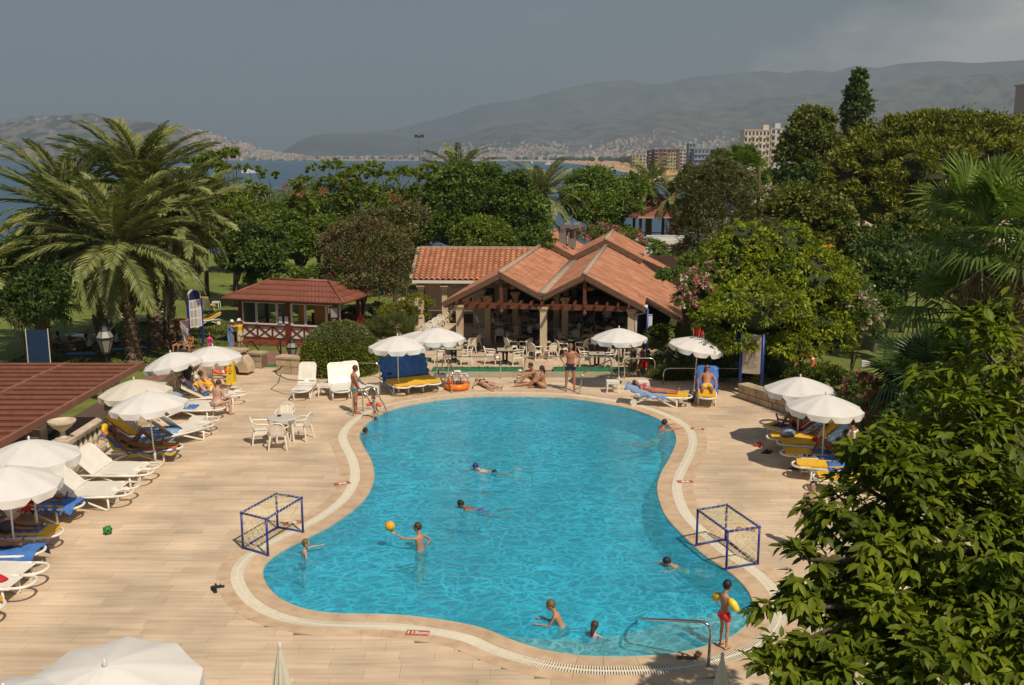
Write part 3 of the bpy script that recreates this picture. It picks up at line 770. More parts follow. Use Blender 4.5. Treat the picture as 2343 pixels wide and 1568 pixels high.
# water: sheet over the basin; bright web painted into its colour imitates ripple caustics
m = bpy.data.materials.new('pool_water'); m.use_nodes = True; nt = m.node_tree; L = nt.links; nt.nodes.clear()
def nd(t, **k):
    n = nt.nodes.new(t)
    for a, b in k.items(): setattr(n, a, b)
    return n
out = nd('ShaderNodeOutputMaterial'); geo = nd('ShaderNodeNewGeometry')
wob = nd('ShaderNodeTexNoise'); wob.inputs['Scale'].default_value = 1.3; wob.inputs['Detail'].default_value = 5; L.new(geo.outputs['Position'], wob.inputs['Vector'])
vmx = nd('ShaderNodeVectorMath', operation='MULTIPLY_ADD'); L.new(wob.outputs['Color'], vmx.inputs[0]); vmx.inputs[1].default_value = (1.5, 1.1, 0); L.new(geo.outputs['Position'], vmx.inputs[2])
mpg = nd('ShaderNodeMapping'); mpg.inputs['Scale'].default_value = (1, 1, 0); L.new(vmx.outputs[0], mpg.inputs[0])
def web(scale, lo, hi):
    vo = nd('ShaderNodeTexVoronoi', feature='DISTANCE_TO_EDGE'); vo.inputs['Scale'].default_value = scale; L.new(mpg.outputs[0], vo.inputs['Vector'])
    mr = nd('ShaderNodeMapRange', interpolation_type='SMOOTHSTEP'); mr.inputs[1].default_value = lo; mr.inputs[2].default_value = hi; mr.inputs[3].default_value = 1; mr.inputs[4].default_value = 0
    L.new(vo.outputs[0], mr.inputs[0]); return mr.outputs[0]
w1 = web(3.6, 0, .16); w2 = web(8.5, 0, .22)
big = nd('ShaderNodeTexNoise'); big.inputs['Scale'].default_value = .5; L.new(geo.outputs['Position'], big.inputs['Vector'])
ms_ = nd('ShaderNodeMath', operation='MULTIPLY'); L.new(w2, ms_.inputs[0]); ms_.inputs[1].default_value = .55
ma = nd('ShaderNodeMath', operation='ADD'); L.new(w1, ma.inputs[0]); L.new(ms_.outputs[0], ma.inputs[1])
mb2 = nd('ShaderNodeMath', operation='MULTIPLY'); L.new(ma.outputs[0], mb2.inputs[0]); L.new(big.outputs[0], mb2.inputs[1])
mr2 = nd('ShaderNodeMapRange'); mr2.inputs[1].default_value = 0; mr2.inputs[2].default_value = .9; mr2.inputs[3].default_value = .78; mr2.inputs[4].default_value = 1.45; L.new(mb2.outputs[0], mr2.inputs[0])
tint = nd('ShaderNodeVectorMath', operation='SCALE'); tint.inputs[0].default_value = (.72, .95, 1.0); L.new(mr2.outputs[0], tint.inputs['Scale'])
tr = nd('ShaderNodeBsdfTransparent'); L.new(tint.outputs[0], tr.inputs[0])
rip = nd('ShaderNodeTexNoise'); rip.inputs['Scale'].default_value = 2.3; rip.inputs['Detail'].default_value = 6; rip.inputs['Roughness'].default_value = .62
mpr = nd('ShaderNodeMapping'); mpr.inputs['Scale'].default_value = (1, 1.7, 1); L.new(geo.outputs['Position'], mpr.inputs[0]); L.new(mpr.outputs[0], rip.inputs['Vector'])
bp = nd('ShaderNodeBump'); bp.inputs['Strength'].default_value = 1.0; bp.inputs['Distance'].default_value = .055; L.new(rip.outputs[0], bp.inputs['Height'])
gl = nd('ShaderNodeBsdfGlossy'); gl.inputs['Roughness'].default_value = .05; L.new(bp.outputs[0], gl.inputs['Normal'])
fre = nd('ShaderNodeFresnel'); fre.inputs['IOR'].default_value = 1.33; L.new(bp.outputs[0], fre.inputs['Normal'])
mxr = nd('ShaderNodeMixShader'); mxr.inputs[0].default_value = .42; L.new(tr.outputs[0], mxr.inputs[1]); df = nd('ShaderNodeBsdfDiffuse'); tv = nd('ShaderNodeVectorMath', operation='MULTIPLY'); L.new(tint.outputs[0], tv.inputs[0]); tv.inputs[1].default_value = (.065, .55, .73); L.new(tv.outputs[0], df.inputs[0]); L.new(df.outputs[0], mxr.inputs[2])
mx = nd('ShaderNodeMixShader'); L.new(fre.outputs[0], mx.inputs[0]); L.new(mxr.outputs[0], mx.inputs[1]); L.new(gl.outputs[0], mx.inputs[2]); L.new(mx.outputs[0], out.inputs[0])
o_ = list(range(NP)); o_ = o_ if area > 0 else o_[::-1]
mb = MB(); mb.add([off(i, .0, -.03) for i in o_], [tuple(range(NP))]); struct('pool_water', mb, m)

# ---- depth plaques let into the outer stones, red with pale numbers
def plaque(px_, rz, text, label):
    p = G(*px_, .012); t = thing('depth_plaque', label, 'depth marker', (p.x, p.y, .011), rz, 'depth plaques round the pool')
    MB().box((0, 0, 0), (.42, .20, .006)).build('plate', MT['plaque'], t)
    if text:
        cu = bpy.data.curves.new('lettering', 'FONT'); cu.body = text; cu.size = .15; cu.align_x = 'CENTER'; cu.align_y = 'CENTER'; cu.extrude = .001; cu.offset = .004
        text_mesh(cu, MT['wtext'], t, (0, 0, .0055))
    else:
        MB().box((-.05, 0, .004), (.09, .12, .002)).box((.06, 0, .004), (.09, .12, .002)).build('worn_figures', MT['wtext'], t)
plaque((955, 1448), R(-6), '115cm', 'red depth plaque reading 115cm beside the near grating')
plaque((783, 1106), R(24), '', 'worn red depth plaque by the grating below the round table')
plaque((1567, 1102), R(0), '', 'worn red depth plaque by the right waist of the pool')
plaque((1595, 981), R(-14), '', 'worn red depth plaque by the far right curve of the pool')
plaque((668, 1196), R(25), '', 'worn red depth plaque seen through the left goal')
plaque((1706, 1210), R(-20), '', 'worn red depth plaque behind the goal nearest the leafy tree')

# ---- lower walkway, flower strips and restaurant terrace
wk = sroot('walkway', 'pale slab walkway on the lower level between deck and terrace')
for i in range(8):
    for j in range(5): MB().box((-3.7+i*1.5, 37.95+j*1.35, L0-.03), (1.49, 1.34, .06)).build('slab', MT['slab'], wk)
terr = sroot('terrace', 'travertine terrace in front of and under the restaurant')
mb = MB(); rr = random.Random(8); y = 44.3
while y < 72:
    x = -7.6-rr.random()*.5
    while x < 7.0:
        ln = rr.choice((.6, .9, 1.2)); ln = min(ln, 7.4-x); mb.box((x+ln/2, y+.2, L0-.003), (ln-.006, .394, .022)); x += ln
    y += .4
o = mb.build('tiles', MT['terrace'], terr); o['kind'] = 'stuff'
MB().box((-.2, 58, L0-.1), (15.2, 28, .19)).build('bedding', MT['bed'], terr)
def flowerstrip(x0, x1, label, y=44.2):
    t = thing('flower_bed', label, 'flower bed', ((x0+x1)/2, y, L0), 0, 'flower beds edging the terrace'); w = (x1-x0)/2
    mb = MB()
    for a, b in (((-w, -.2, .06), (w, -.2, .06)), ((-w, .2, .06), (w, .2, .06)), ((-w, -.2, .06), (-w, .2, .06)), ((w, -.2, .06), (w, .2, .06))): mb.beam(a, b, .05, .13)
    mb.build('edging', MT['fence'], t)
    MB().box((0, 0, .03), (2*w-.05, .36, .06)).build('soil', MT['soil'], t)
    n = int(w*60); P = np.zeros((n, 3)); P[:, 0] = rng.uniform(-w, w, n); P[:, 1] = rng.uniform(-.17, .17, n); P[:, 2] = rng.uniform(.06, .2, n)
    leaves('seedlings', P, .08, .05, LM['yellowg'], t, droop=.1, kind='stuff')
# ---- reddish paver path on the lower level
path = sroot('garden_path', 'reddish paver path leading past the kiosk')
mb = MB(); rr = random.Random(3)
P0 = [(-16.5, 40.5), (-15.6, 46.5), (-16.3, 49.6), (-7, 47.6), (-4.8, 47.0), (-4.8, 40.5)]
mb.prism(P0, L0-.3, L0+.012); mb.build('path_bed', MT['path'], path)
mb = MB(); y = 40.6
while y < 49.4:
    x = -16.4+(0.1 if int(y*10) % 2 else 0)
    while x < -4.9:
        # inside the outline of the path?
        ins = False
        for i in range(len(P0)):
            (xa, ya), (xb, yb) = P0[i], P0[(i+1) % len(P0)]
            if (ya > y) != (yb > y) and x < (xb-xa)*(y-ya)/(yb-ya)+xa: ins = not ins
        if ins: mb.box((x, y, L0+.018), (.19, .19, .012))
        x += .2
    y += .2
o = mb.build('pavers', MT['path'], path); o['kind'] = 'stuff'
mb = MB(); mb.prism([(-22, 19), (-12.4, 19), (-12.4, 40.4), (-16.5, 40.4), (-16.5, 36), (-22, 36)], L0-.3, L0+.01); struct('lower_court', mb, mat('court_floor', (.13, .075, .06), .9, (.10, .06, .05), 4))
# ---- lawn banks on the right, level with the deck
def bank(name, x0, x1, y0, y1, zf, m, n=30):
    mb = MB(); vs = []
    for j in range(n+1):
        for i in range(n+1):
            x = x0+(x1-x0)*i/n; y = y0+(y1-y0)*j/n; e = min(i, n-i, j, n-j)
            vs.append((x, y, zf(x, y) if e > 0 else L0-.2))
    for i in range(n+1):
        for j in (0, n):
            pass
    mb.add(vs, [(j*(n+1)+i, j*(n+1)+i+1, (j+1)*(n+1)+i+1, (j+1)*(n+1)+i) for j in range(n) for i in range(n)])
    struct(name, mb, m)
bank('garden_bank', 9.0, 70, 8, 90, lambda x, y: .03+.012*(x-10)+.16*math.sin(x*.4)*math.sin(y*.3) if x > 11 else -.07, MT['grass'], 44)
bank('planting_bank', 5.6, 40, 37.4, 45.5, lambda x, y: .06, mat('planting_soil', (.07, .06, .03), .95, (.09, .10, .03), 2, bump=.4), 20)
# ================================================================ BUILDINGS AND GARDEN STRUCTURES
flowerstrip(-3.6, .5, 'flower bed with green trim behind the lying woman')
flowerstrip(-6.6, -3.9, 'flower bed with green trim behind the blue covered loungers', 46.4)
flowerstrip(1.9, 5.9, 'flower bed with green trim behind the man with hands on hips')
# ---- open-sided restaurant with twin gables
RA = R(-9.0)
rest = thing('restaurant', 'open restaurant pavilion with twin terracotta gables and cream columns', 'building', (-.37, 48.04, 8.4-8.4*1.195), RA); rest.scale = (1.195,)*3; FL = (L0-8.4+8.4*1.195)/1.195
def rl(x, y, z): return V((x, y, z))
RS = 3.36; ZE, ZP = 2.62, 3.85; SL = .52; HW = 2.35; LEN = 18.5; ZR2 = .32
roofpieces = []   # (corner, along, up-slope, width, length)
def roof_slope(parent, p0, du, dv, nu, nv, name='roof_tile', stuff=False, mb=None, m='terra', th=.03, wu=.33, wv=.36):
    # tiles step up the slope: du runs along the eave, dv climbs; each row overlaps the one below
    du, dv = V(du).normalized(), V(dv).normalized(); nn = du.cross(dv); nn = nn if nn.z > 0 else -nn
    out = []
    for j in range(nv):
        for i in range(nu):
            c = V(p0)+du*(i+.5)*wu+dv*(j+.5)*wv+nn*.02; out.append((c, du, dv, nn))
    return out
TILE_Q = []
def tile_matrix(c, du, dv, nn, k):
    m_ = Matrix((du, dv, nn)).transposed().to_4x4(); m_.translation = c
    return m_ @ Matrix.Rotation(-.05, 4, 'X') @ Matrix.Rotation(k, 4, 'Z')
# main slopes: left and right of both ridges (local frame: x along facade, y into depth)
def slope_pts(xr, side, x_out, y0, y1, dz=0.0):
    zr = ZP+dz; zo = zr-SL*abs(x_out-xr); return V((xr, 0, zr)), V((x_out, 0, zo))
decks = []
front_y0, split_y, back_y1 = -.9, 12.2, LEN
val_x = RS/2
for (xr, xo, y0, y1, dz) in ((0, -HW, front_y0, split_y, 0), (0, val_x, front_y0, split_y, 0), (RS, val_x, front_y0, split_y, 0), (RS, RS+HW, front_y0, 1.2, 0), (RS, RS+3.95, 1.2, back_y1, 0),
                            (0, -HW, split_y, back_y1, ZR2), (0, val_x, split_y-.35, back_y1, ZR2), (RS, val_x, split_y-.35, back_y1, ZR2), (RS, RS+1.9, split_y-.35, back_y1, ZR2+.02)):
    zr = ZP+dz; zo = zr-SL*abs(xo-xr)
    decks.append(((xo, y0, zo), (xr, y0, zr), (xr, y1, zr), (xo, y1, zo)))
mbd = MB()
for q in decks: mbd.slab([V(p)-V((0, 0, .03)) for p in q], .10)
roof = mbd.build('roof', MT['fascia'], rest)
alltiles = []
for q in decks:
    a, b, c, d = [V(p) for p in q]; dv = (b-a).normalized(); du = (d-a).normalized(); nn = du.cross(dv); nn = nn if nn.z > 0 else -nn
    nu = int((d-a).length/.34); nv = max(1, round((b-a).length/.37)); wu = (d-a).length/nu; wv = (b-a).length/nv
    for i in range(nu):
        for j in range(nv):
            alltiles.append((a+du*(i+.5)*wu+dv*(j+.5)*wv+nn*.012, du, dv, nn))
inv_key = lambda t: t[0].y
vis_t = sorted(alltiles, key=inv_key)
rr = random.Random(2)
tme = MB().box((0, 0, 0), (.332, .40, .022)).mesh('roof_tile', MT['terra'])
smb = MB()
for k, t in enumerate(vis_t):
    m_ = tile_matrix(t[0], t[1], t[2], t[3], rr.uniform(-.02, .02))
    if k < 295:
        o = put('roof_tile', tme, rest); o.matrix_local = m_
    else: smb.box((0, 0, 0), (.332, .40, .022), M=m_)
o = smb.build('roof_tiles', MT['terra'], rest); o['kind'] = 'stuff'
# ridges, valley, barge boards, rafters
mb = MB()
for xr in (0, RS):
    mb.tube([(xr, front_y0-.02, ZP+.03), (xr, split_y-.3, ZP+.03)], .11, 8); mb.tube([(xr, split_y-.4, ZP+ZR2+.03), (xr, back_y1, ZP+ZR2+.03)], .11, 8)
mb.box((val_x, (front_y0+split_y)/2, ZP-SL*val_x+.10), (.34, split_y-front_y0, .10)); mb.build('ridge_mortar', MT['ridge'], rest, True)
mb = MB()
def barge(x0, x1, xr, y, dz, w=.16, h=.2):
    for xo in (x0, x1): mb.beam((xo, y, ZP+dz-SL*abs(xo-xr)-.10), (xr, y, ZP+dz-.10), w, h)
barge(-HW-.05, val_x, 0, front_y0, 0); barge(val_x, RS+HW+.05, RS, front_y0, 0)
barge(-HW, val_x, 0, split_y-.38, ZR2, .1, .26); barge(val_x, RS+1.9, RS, split_y-.38, ZR2, .1, .26)
mb.beam((-HW, front_y0, ZP-SL*HW-.09), (-HW, back_y1, ZP-SL*HW-.09), .06, .18); mb.beam((RS+HW, 1.25, ZP-SL*HW-.02), (RS+3.95, 1.25, ZP-SL*3.95-.09), .1, .2)
mb.beam((RS+3.95, 1.2, ZP-SL*3.95-.09), (RS+3.95, back_y1, ZP-SL*3.95-.09), .1, .18)
for a, b in ((-HW, 0), (0, val_x), (val_x, RS), (RS, RS+HW)):
    xr = 0 if (a+b)/2 < val_x else RS
    mb.beam((a, front_y0+.14, ZP-SL*abs(a-xr)-.24), (b, front_y0+.14, ZP-SL*abs(b-xr)-.24), .06, .1)
mb.build('barge_board', MT['fascia'], rest)
for xr in (0, RS):
    MB().box((xr, front_y0+.15, 3.05), (.13, .13, 1.2)).lathe([(.02, 2.18), (.09, 2.28), (.05, 2.4), (.07, 2.45)], 8, (xr, front_y0+.15, 0)).build('king_post', MT['wood'], rest)
    mb = MB(); mb.tube([(xr, 2.2, 3.7), (xr, 2.2, 2.95)], .025, 6); mb.lathe([(.02, 2.78), (.14, 2.82), (.14, 2.95), (.03, 3.0)], 10, (xr, 2.2, 0))
    for a in range(5): mb.box((.42, 0, 0), (.6, .13, .012), M=Matrix.Translation((xr, 2.2, 2.93)) @ Matrix.Rotation(a*2*PI/5+.3, 4, 'Z'))
    mb.build('ceiling_fan', MT['curtain'], rest)
mb = MB(); mb.beam((-2.0, -.72, 2.50), (RS+2.0, -.72, 2.50), .14, .22); mb.build('lintel_beam', MT['wood'], rest)
jm = MB().box((0, 0, 0), (.075, .95, .13)).mesh('joist', MT['wood'])
for i in range(17): put('joist', jm, rest, (-1.75+i*.43, -.80, 2.68))
colmb = MB(); colmb.box((0, 0, 1.13+FL/2), (.26, .26, 2.26-FL)); colmb.lathe([(.16, 2.2), (.20, 2.3), (.27, 2.40), (.28, 2.42), (.28, 2.5), (.24, 2.5)], 4, M=Matrix.Rotation(PI/4, 4, 'Z'))
colmb.box((0, 0, FL+.10), (.34, .34, .20)); cme = colmb.mesh('column', MT['cream'])
for x, y in [(-1.75, -.6), (RS/2+.02, -.6), (RS+1.85, -.6)]+[(x, y) for y in (4.2, 8.4, 12.6) for x in (-1.75, val_x, RS+1.85)]+[(-1.1, 2.2), (-.1, 3.6), (RS/2+.6, 2.2)]:
    put('column', cme, rest, (x, y, 0))
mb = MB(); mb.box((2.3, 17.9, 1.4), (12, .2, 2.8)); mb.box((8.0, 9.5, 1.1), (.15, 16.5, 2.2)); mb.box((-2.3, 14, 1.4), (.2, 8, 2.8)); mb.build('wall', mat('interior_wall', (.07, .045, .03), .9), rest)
mb = MB(); mb.tube([(RS+HW+.03, -.9, 2.50), (RS+HW+.03, -.6, 2.35), (RS+2.05, -.7, 2.25), (RS+2.05, -.7, .4)], .05, 8); mb.box((RS+HW+.07, -.85, 2.6), (.14, .2, .16)); mb.build('downpipe', MT['wpanel'], rest, True)
mb = MB(); mb.tube([(-1.9, -.7, 2.45), (-2.05, -.7, 2.25), (-2.15, -.7, 2.0), (-2.08, -.7, 1.88)], .06, 8); mb.build('corbel', MT['cream'], rest, True)
MB().box((3.2, 9.5, FL+.45), (3.2, .8, .9)).box((3.2, 9.5, FL+.93), (3.4, 1.0, .06)).build('bar_counter', MT['wood'], rest)
mb = MB(); mb.lathe([(.13, 4.15), (.13, 4.6), (.16, 4.62)], 10, (1.5, 12.9, 0)); mb.build('vent_pipe', MT['dsteel'], rest)
for dx in (.95, 1.45):
    mb = MB(); mb.box((-.1+dx, 14.4, 3.95), (.40, .5, .8)); mb.tube([(-.1+dx, 14.4, 4.3), (-.04+dx, 14.35, 4.55), (.12+dx, 14.3, 4.7), (.36+dx, 14.25, 4.72)], [.26, .26, .24, .22], 8); mb.build('duct', MT['galv'], rest)
ch = thing('chimney', 'slim grey chimney with a pitched clay cap behind the restaurant', 'chimney', (A(1253, 560, 73).x, 73, -1.1))
MB().box((0, 0, 2.2), (.55, .55, 4.4)).build('shaft', mat('grey_render', (.22, .23, .24), .8), ch); mb = MB()
for a in (-.25, .25):
    for b in (-.25, .25): mb.box((a, b, 4.55), (.08, .08, .3))
mb.build('cap_post', MT['cream'], ch); MB().lathe([(.55, 4.68), (.02, 5.05)], 4, M=Matrix.Rotation(PI/4, 4, 'Z')).build('cap', mat('clay_cap', (.5, .33, .2), .8), ch)
# ---- side wing with barrel tiles
wing = thing('side_wing', 'low wing with curved barrel-tile roof beside the gabled restaurant', 'building', (-4.75*1.195, 46.9*1.195, 8.4-8.4*1.195), R(-3)); wing.scale = (1.195,)*3
WL = 5.9; WD = 2.75; zw0, zw1 = 2.62, 3.88
MB().slab([(0, 0, zw0), (WL, 0, zw0), (WL, WD, zw1), (.0, WD, zw1)], .12).build('roof', MT['cream'], wing)
dv = V((0, WD, zw1-zw0)).normalized(); nn = V((1, 0, 0)).cross(dv); NR, NCW = 13, 22; sw = WL/NCW; sl = math.hypot(WD, zw1-zw0)/NR
bt = MB(); vs = []
for j, (yy, r) in enumerate(((-sl*.56, .118), (sl*.56, .095))):
    for i in range(7):
        a = PI*i/6; vs.append((math.cos(a)*r, yy, math.sin(a)*r*.85)); 
for j, (yy, r) in enumerate(((-sl*.56, .096), (sl*.56, .075))):
    for i in range(7):
        a = PI*i/6; vs.append((math.cos(a)*r, yy, math.sin(a)*r*.85-.005))
fs = [(i, i+1, 8+i, 7+i) for i in range(6)]+[(14+i, 21+i, 22+i, 15+i) for i in range(6)]+[(i, 14+i, 15+i, i+1) for i in range(6)]
bme = bt.add(vs, fs).mesh('barrel_tile', MT['terra'], True)
for j in range(NR):
    for i in range(NCW):
        c = V(((i+.5)*sw, 0, zw0))+dv*(j+.5)*sl+nn*(.0+.012)
        m_ = Matrix((V((1, 0, 0)), dv, nn)).transposed().to_4x4() @ Matrix.Rotation(-.12, 4, 'X'); m_.translation = c+nn*.02
        o = put('barrel_tile', bme, wing); o.matrix_local = m_ @ Matrix.Rotation(rr.uniform(-.03, .03), 4, 'Z')
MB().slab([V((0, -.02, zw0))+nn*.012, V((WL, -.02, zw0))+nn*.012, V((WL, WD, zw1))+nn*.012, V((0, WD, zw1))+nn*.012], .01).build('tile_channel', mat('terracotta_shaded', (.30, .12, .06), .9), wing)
mb = MB(); mb.beam((-.08, -.05, zw0+.02), (-.08, WD, zw1+.02), .14, .16); mb.beam((0, WD+.02, zw1+.05), (WL, WD+.02, zw1+.05), .2, .14); mb.build('verge', MT['ridge'], wing)
mb = MB(); mb.beam((0, -.1, zw0-.06), (WL-1.4, -.1, zw0-.06), .12, .12); mb.build('gutter', MT['wpanel'], wing)
mb = MB(); mb.box((2.7, .35, 2.36), (5.1, .1, .26)); mb.build('canopy', mat('beige_canopy', (.40, .34, .24), .9), wing)
for x in (.35, 1.5, 3.0, 4.4): put('post', cme, wing, (x, .35, -.12))
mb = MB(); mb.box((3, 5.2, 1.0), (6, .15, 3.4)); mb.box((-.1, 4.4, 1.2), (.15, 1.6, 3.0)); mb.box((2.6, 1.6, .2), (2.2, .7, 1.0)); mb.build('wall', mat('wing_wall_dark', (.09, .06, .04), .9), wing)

# ---- kiosk
kl = G(671, 791, L0); KR = R(-15)
kio = thing('kiosk', 'half-timbered maroon and white kiosk with hipped tile roof', 'kiosk', (-11.5, 50.1, L0), KR)
KW, KD = 5.55, 2.7
x0, x1, y0, y1 = -KW/2, KW/2, 0, KD
mb = MB(); mb.box((0, KD/2, .10), (KW+.1, KD+.1, .42)); mb.build('brick_plinth', MT['brick'], kio)
bm = MB().box((0, 0, 0), (.235, .02, .062)).mesh('brick', MT['brick'])
for j in range(5):
    for i in range(25):
        x = x0+.06+.25*i+(.12 if j % 2 else 0)
        if x < x1-.1: put('brick', bm, kio, (x, -.058, -.02+j*.072))
mb = MB(); mb.box((0, .04, .67), (KW-.1, .06, .66)); mb.box((x1-.04, KD/2, .67), (.06, KD-.1, .66)); mb.box((x0+.04, KD/2, .67), (.06, KD-.1, .66)); mb.build('panel', MT['wpanel'], kio)
mb = MB()
for x in (x0+.08, .02, x1-.08): mb.box((x, 0.0, 1.28), (.2 if x != .02 else .28, .16, 2.3))
for x in (x0+.08, x1-.08): mb.box((x, KD, 1.28), (.16, .16, 2.3))
for z, h in ((.36, .11), (1.02, .07)): mb.box((0, -.02, z), (KW, .1, h)); mb.box((x1, KD/2, z), (.1, KD, h)); mb.box((x0, KD/2, z), (.1, KD, h))
mb.box((0, 0, 2.36), (KW+.1, .2, .2)); mb.box((x1, KD/2, 2.36), (.2, KD, .2)); mb.box((x0, KD/2, 2.36), (.2, KD, .2)); mb.box((0, KD, 2.36), (KW, .2, .2))
mb.build('frame', MT['maroon'], kio)
nb = 6; bw = (KW-.5)/nb
for i in range(nb):
    a = x0+.2+i*(bw+.015)+(0 if i < 3 else .09); b = a+bw-.05
    mb = MB(); mb.beam((a, -.015, .42), (b, -.015, .98), .045, .045, V((0, -1, 0))); mb.beam((a, -.018, .98), (b, -.018, .42), .045, .045, V((0, -1, 0))); mb.box((b+.03, -.017, .69), (.07, .05, .6)); mb.build('cross_brace', MT['maroon'], kio)
def sash(xa, xb, z0, z1, pane, y=-.02):
    mb = MB()
    for p, q in (((xa, z0), (xb, z0)), ((xa, z1), (xb, z1)), ((xa, z0), (xa, z1)), ((xb, z0), (xb, z1))): mb.beam((p[0], y, p[1]), (q[0], y, q[1]), .075, .05, V((0, -1, 0)))
    f = mb.build('window', MT['wframe'], kio)
    if pane:
        o = MB().box(((xa+xb)/2, y+.02, (z0+z1)/2), (xb-xa-.05, .01, z1-z0-.05)).build('pane', MT[pane], f)
for xa, xb, pn in ((x0+.22, x0+.98, 'glass'), (x0+1.02, x0+2.15, None), (x0+2.2, x0+2.95, 'glass'), (.25, .98, None), (1.02, 2.15, None), (2.2, 2.9, None)): sash(xa, xb, 1.12, 2.24, pn)
mb = MB()
for k in range(22):
    x = 1.25+k*.035; mb.box((x, .5+.02*(k % 2), 1.65), (.036, .02, 1.25))
mb.build('curtain', MT['curtain'], kio)
MB().box((.55, .45, 1.62), (.4, .03, 1.15)).box((2.55, .12, 1.65), (.55, .02, 1.05)).build('curtain', MT['curtain'], kio)
MB().box((0, .35, 1.05), (KW-.3, .5, .06)).build('counter', MT['wood'], kio)
for x in (x0+2.38, x0+2.72, 2.62): MB().box((x, -.075, 1.38), (.26, .012, .42)).build('notice', MT['bpost'], kio); MB().box((x, -.084, 1.38), (.2, .008, .36)).build('notice_sheet', MT['wframe'], kio)
MB().box((1.5, KD-.03, .9), (3.0, .05, .9)).build('back_panel', MT['maroon'], kio)
sp = MB(); sp.box((0, 0, 0), (.3, .28, .5)); sp.build('speaker_box', mat('speaker_grey', (.45, .45, .44), .5), kio, loc=(2.72, -.28, 1.95), rot=(.25, 0, .3))
EV, RZ = .62, 3.22; ez = 2.42
c = [V((x0-EV, y0-EV, ez)), V((x1+EV, y0-EV, ez)), V((x1+EV, y1+EV, ez)), V((x0-EV, y1+EV, ez))]; ra, rb = V((x0+1.1, KD/2, RZ)), V((x1-1.1, KD/2, RZ))
planes = [(c[0], c[1], rb, ra), (c[1], c[2], rb), (c[2], c[3], ra, rb), (c[3], c[0], ra)]
mb = MB()
for q in planes: mb.slab(q, .05)
rf = mb.build('roof', MT['kroof'], kio)
for q in planes:
    a, b = q[0], q[1]; tl = q[3] if len(q) == 4 else q[2]; trr = q[2]; nrow = 4
    du = (b-a).normalized(); n_ = (b-a).cross(q[2]-a).normalized(); n_ = n_ if n_.z > 0 else -n_
    for j in range(nrow):
        t0, t1 = j/nrow, (j+1)/nrow
        pa, pb = a.lerp(tl, t0), b.lerp(trr, t0); pc, pd = b.lerp(trr, t1), a.lerp(tl, t1); W = (pb-pa).length; k = max(4, int(W/.055)); vs = []
        for i in range(k+1):
            u = i/k; w = .012*math.sin(W*u*2*PI/.22); lo = pa.lerp(pb, u)+n_*(.075+w)-((pd-pa).normalized())*.02; hi = pd.lerp(pc, u)+n_*(.03+w); vs += [lo-n_*.05, lo, hi]
        fs = []
        for i in range(k): p = i*3; fs += [(p, p+3, p+4, p+1), (p+1, p+4, p+5, p+2)]
        MB().add(vs, fs).build('roof_tile_course', MT['kroof'], kio, True)
mb = MB(); mb.tube([ra+V((0, 0, .06)), rb+V((0, 0, .06))], .07, 8)
for a, b in ((c[0], ra), (c[1], rb), (c[2], rb), (c[3], ra)): mb.tube([a+V((0, 0, .07)), b+V((0, 0, .06))], .06, 8)
mb.build('ridge_cap', MT['kroof'], kio, True)

# ---- pergola over the lower court
per = thing('pergola', 'brown lattice-roofed pergola over the sunken court', 'pergola', (-17.3, 27.2, 0))
PW, PD, PZ = 8.3, 14.6, 1.15
mb = MB()
for i in range(7):
    y = -PD/2+i*PD/6; 
for i, x in enumerate((-PW/2, -PW/6, PW/6, PW/2)): MB().box((x, 0, PZ), (.12 if i not in (3,) else .10, PD, .20 if i in (0, 3) else .12)).build('beam', MT['perg'], per)
jm = MB().box((0, 0, 0), (PW-.1, .05, .07)).mesh('crossbar', MT['perg'])
for i in range(24): put('crossbar', jm, per, (0, -PD/2+.1+i*(PD-.2)/23, PZ+.02))
mb = MB()
k = int(PD/.052)
for i in range(k): mb.box((0, -PD/2+(i+.5)*PD/k, PZ-.045), (PW-.15, .034, .014))
for i in range(int(PW/.6)): mb.box((-PW/2+.3+i*.6, 0, PZ-.058), (.02, PD, .012))
o = mb.build('lattice', MT['pslat'], per); o['kind'] = 'stuff'
for x in (PW/2-.5, -PW/2+.5):
    for y in (-5.2, 0.2, 5.6): MB().box((x, y, -.10), (.42, .42, 2.3)).box((x, y, 1.0), (.5, .5, .12)).build('post', MT['cream'], per)
mb = MB(); mb.tube([(3.2, -2.2, 1.25), (3.45, -2.6, .9), (3.5, -2.7, .05)], .012, 5); mb.build('loose_cable', MT['steel'], per)
def pingpong(p, rz, label):
    t = thing('table_tennis_table', label, 'table', (p[0], p[1], L0), rz, 'table tennis tables in the sunken court')
    for s in (-1, 1): MB().box((s*.69, 0, .75), (1.35, 1.52, .03)).build('tabletop', mat('table_tennis_green', (.01, .05, .035), .4), t)
    for a in (-1.2, -.2, .2, 1.2):
        for b in (-.6, .6): MB().box((a, b, .37), (.04, .04, .74)).build('leg', MT['blackm'], t)
    MB().box((0, 0, .84), (.02, 1.7, .15)).build('net', MT['blackm'], t)
pingpong((-14.8, 30.3), R(4), 'dark green table tennis table under the far end of the pergola')
pingpong((-15.2, 24.3), R(4), 'dark green table tennis table below the stone urn')

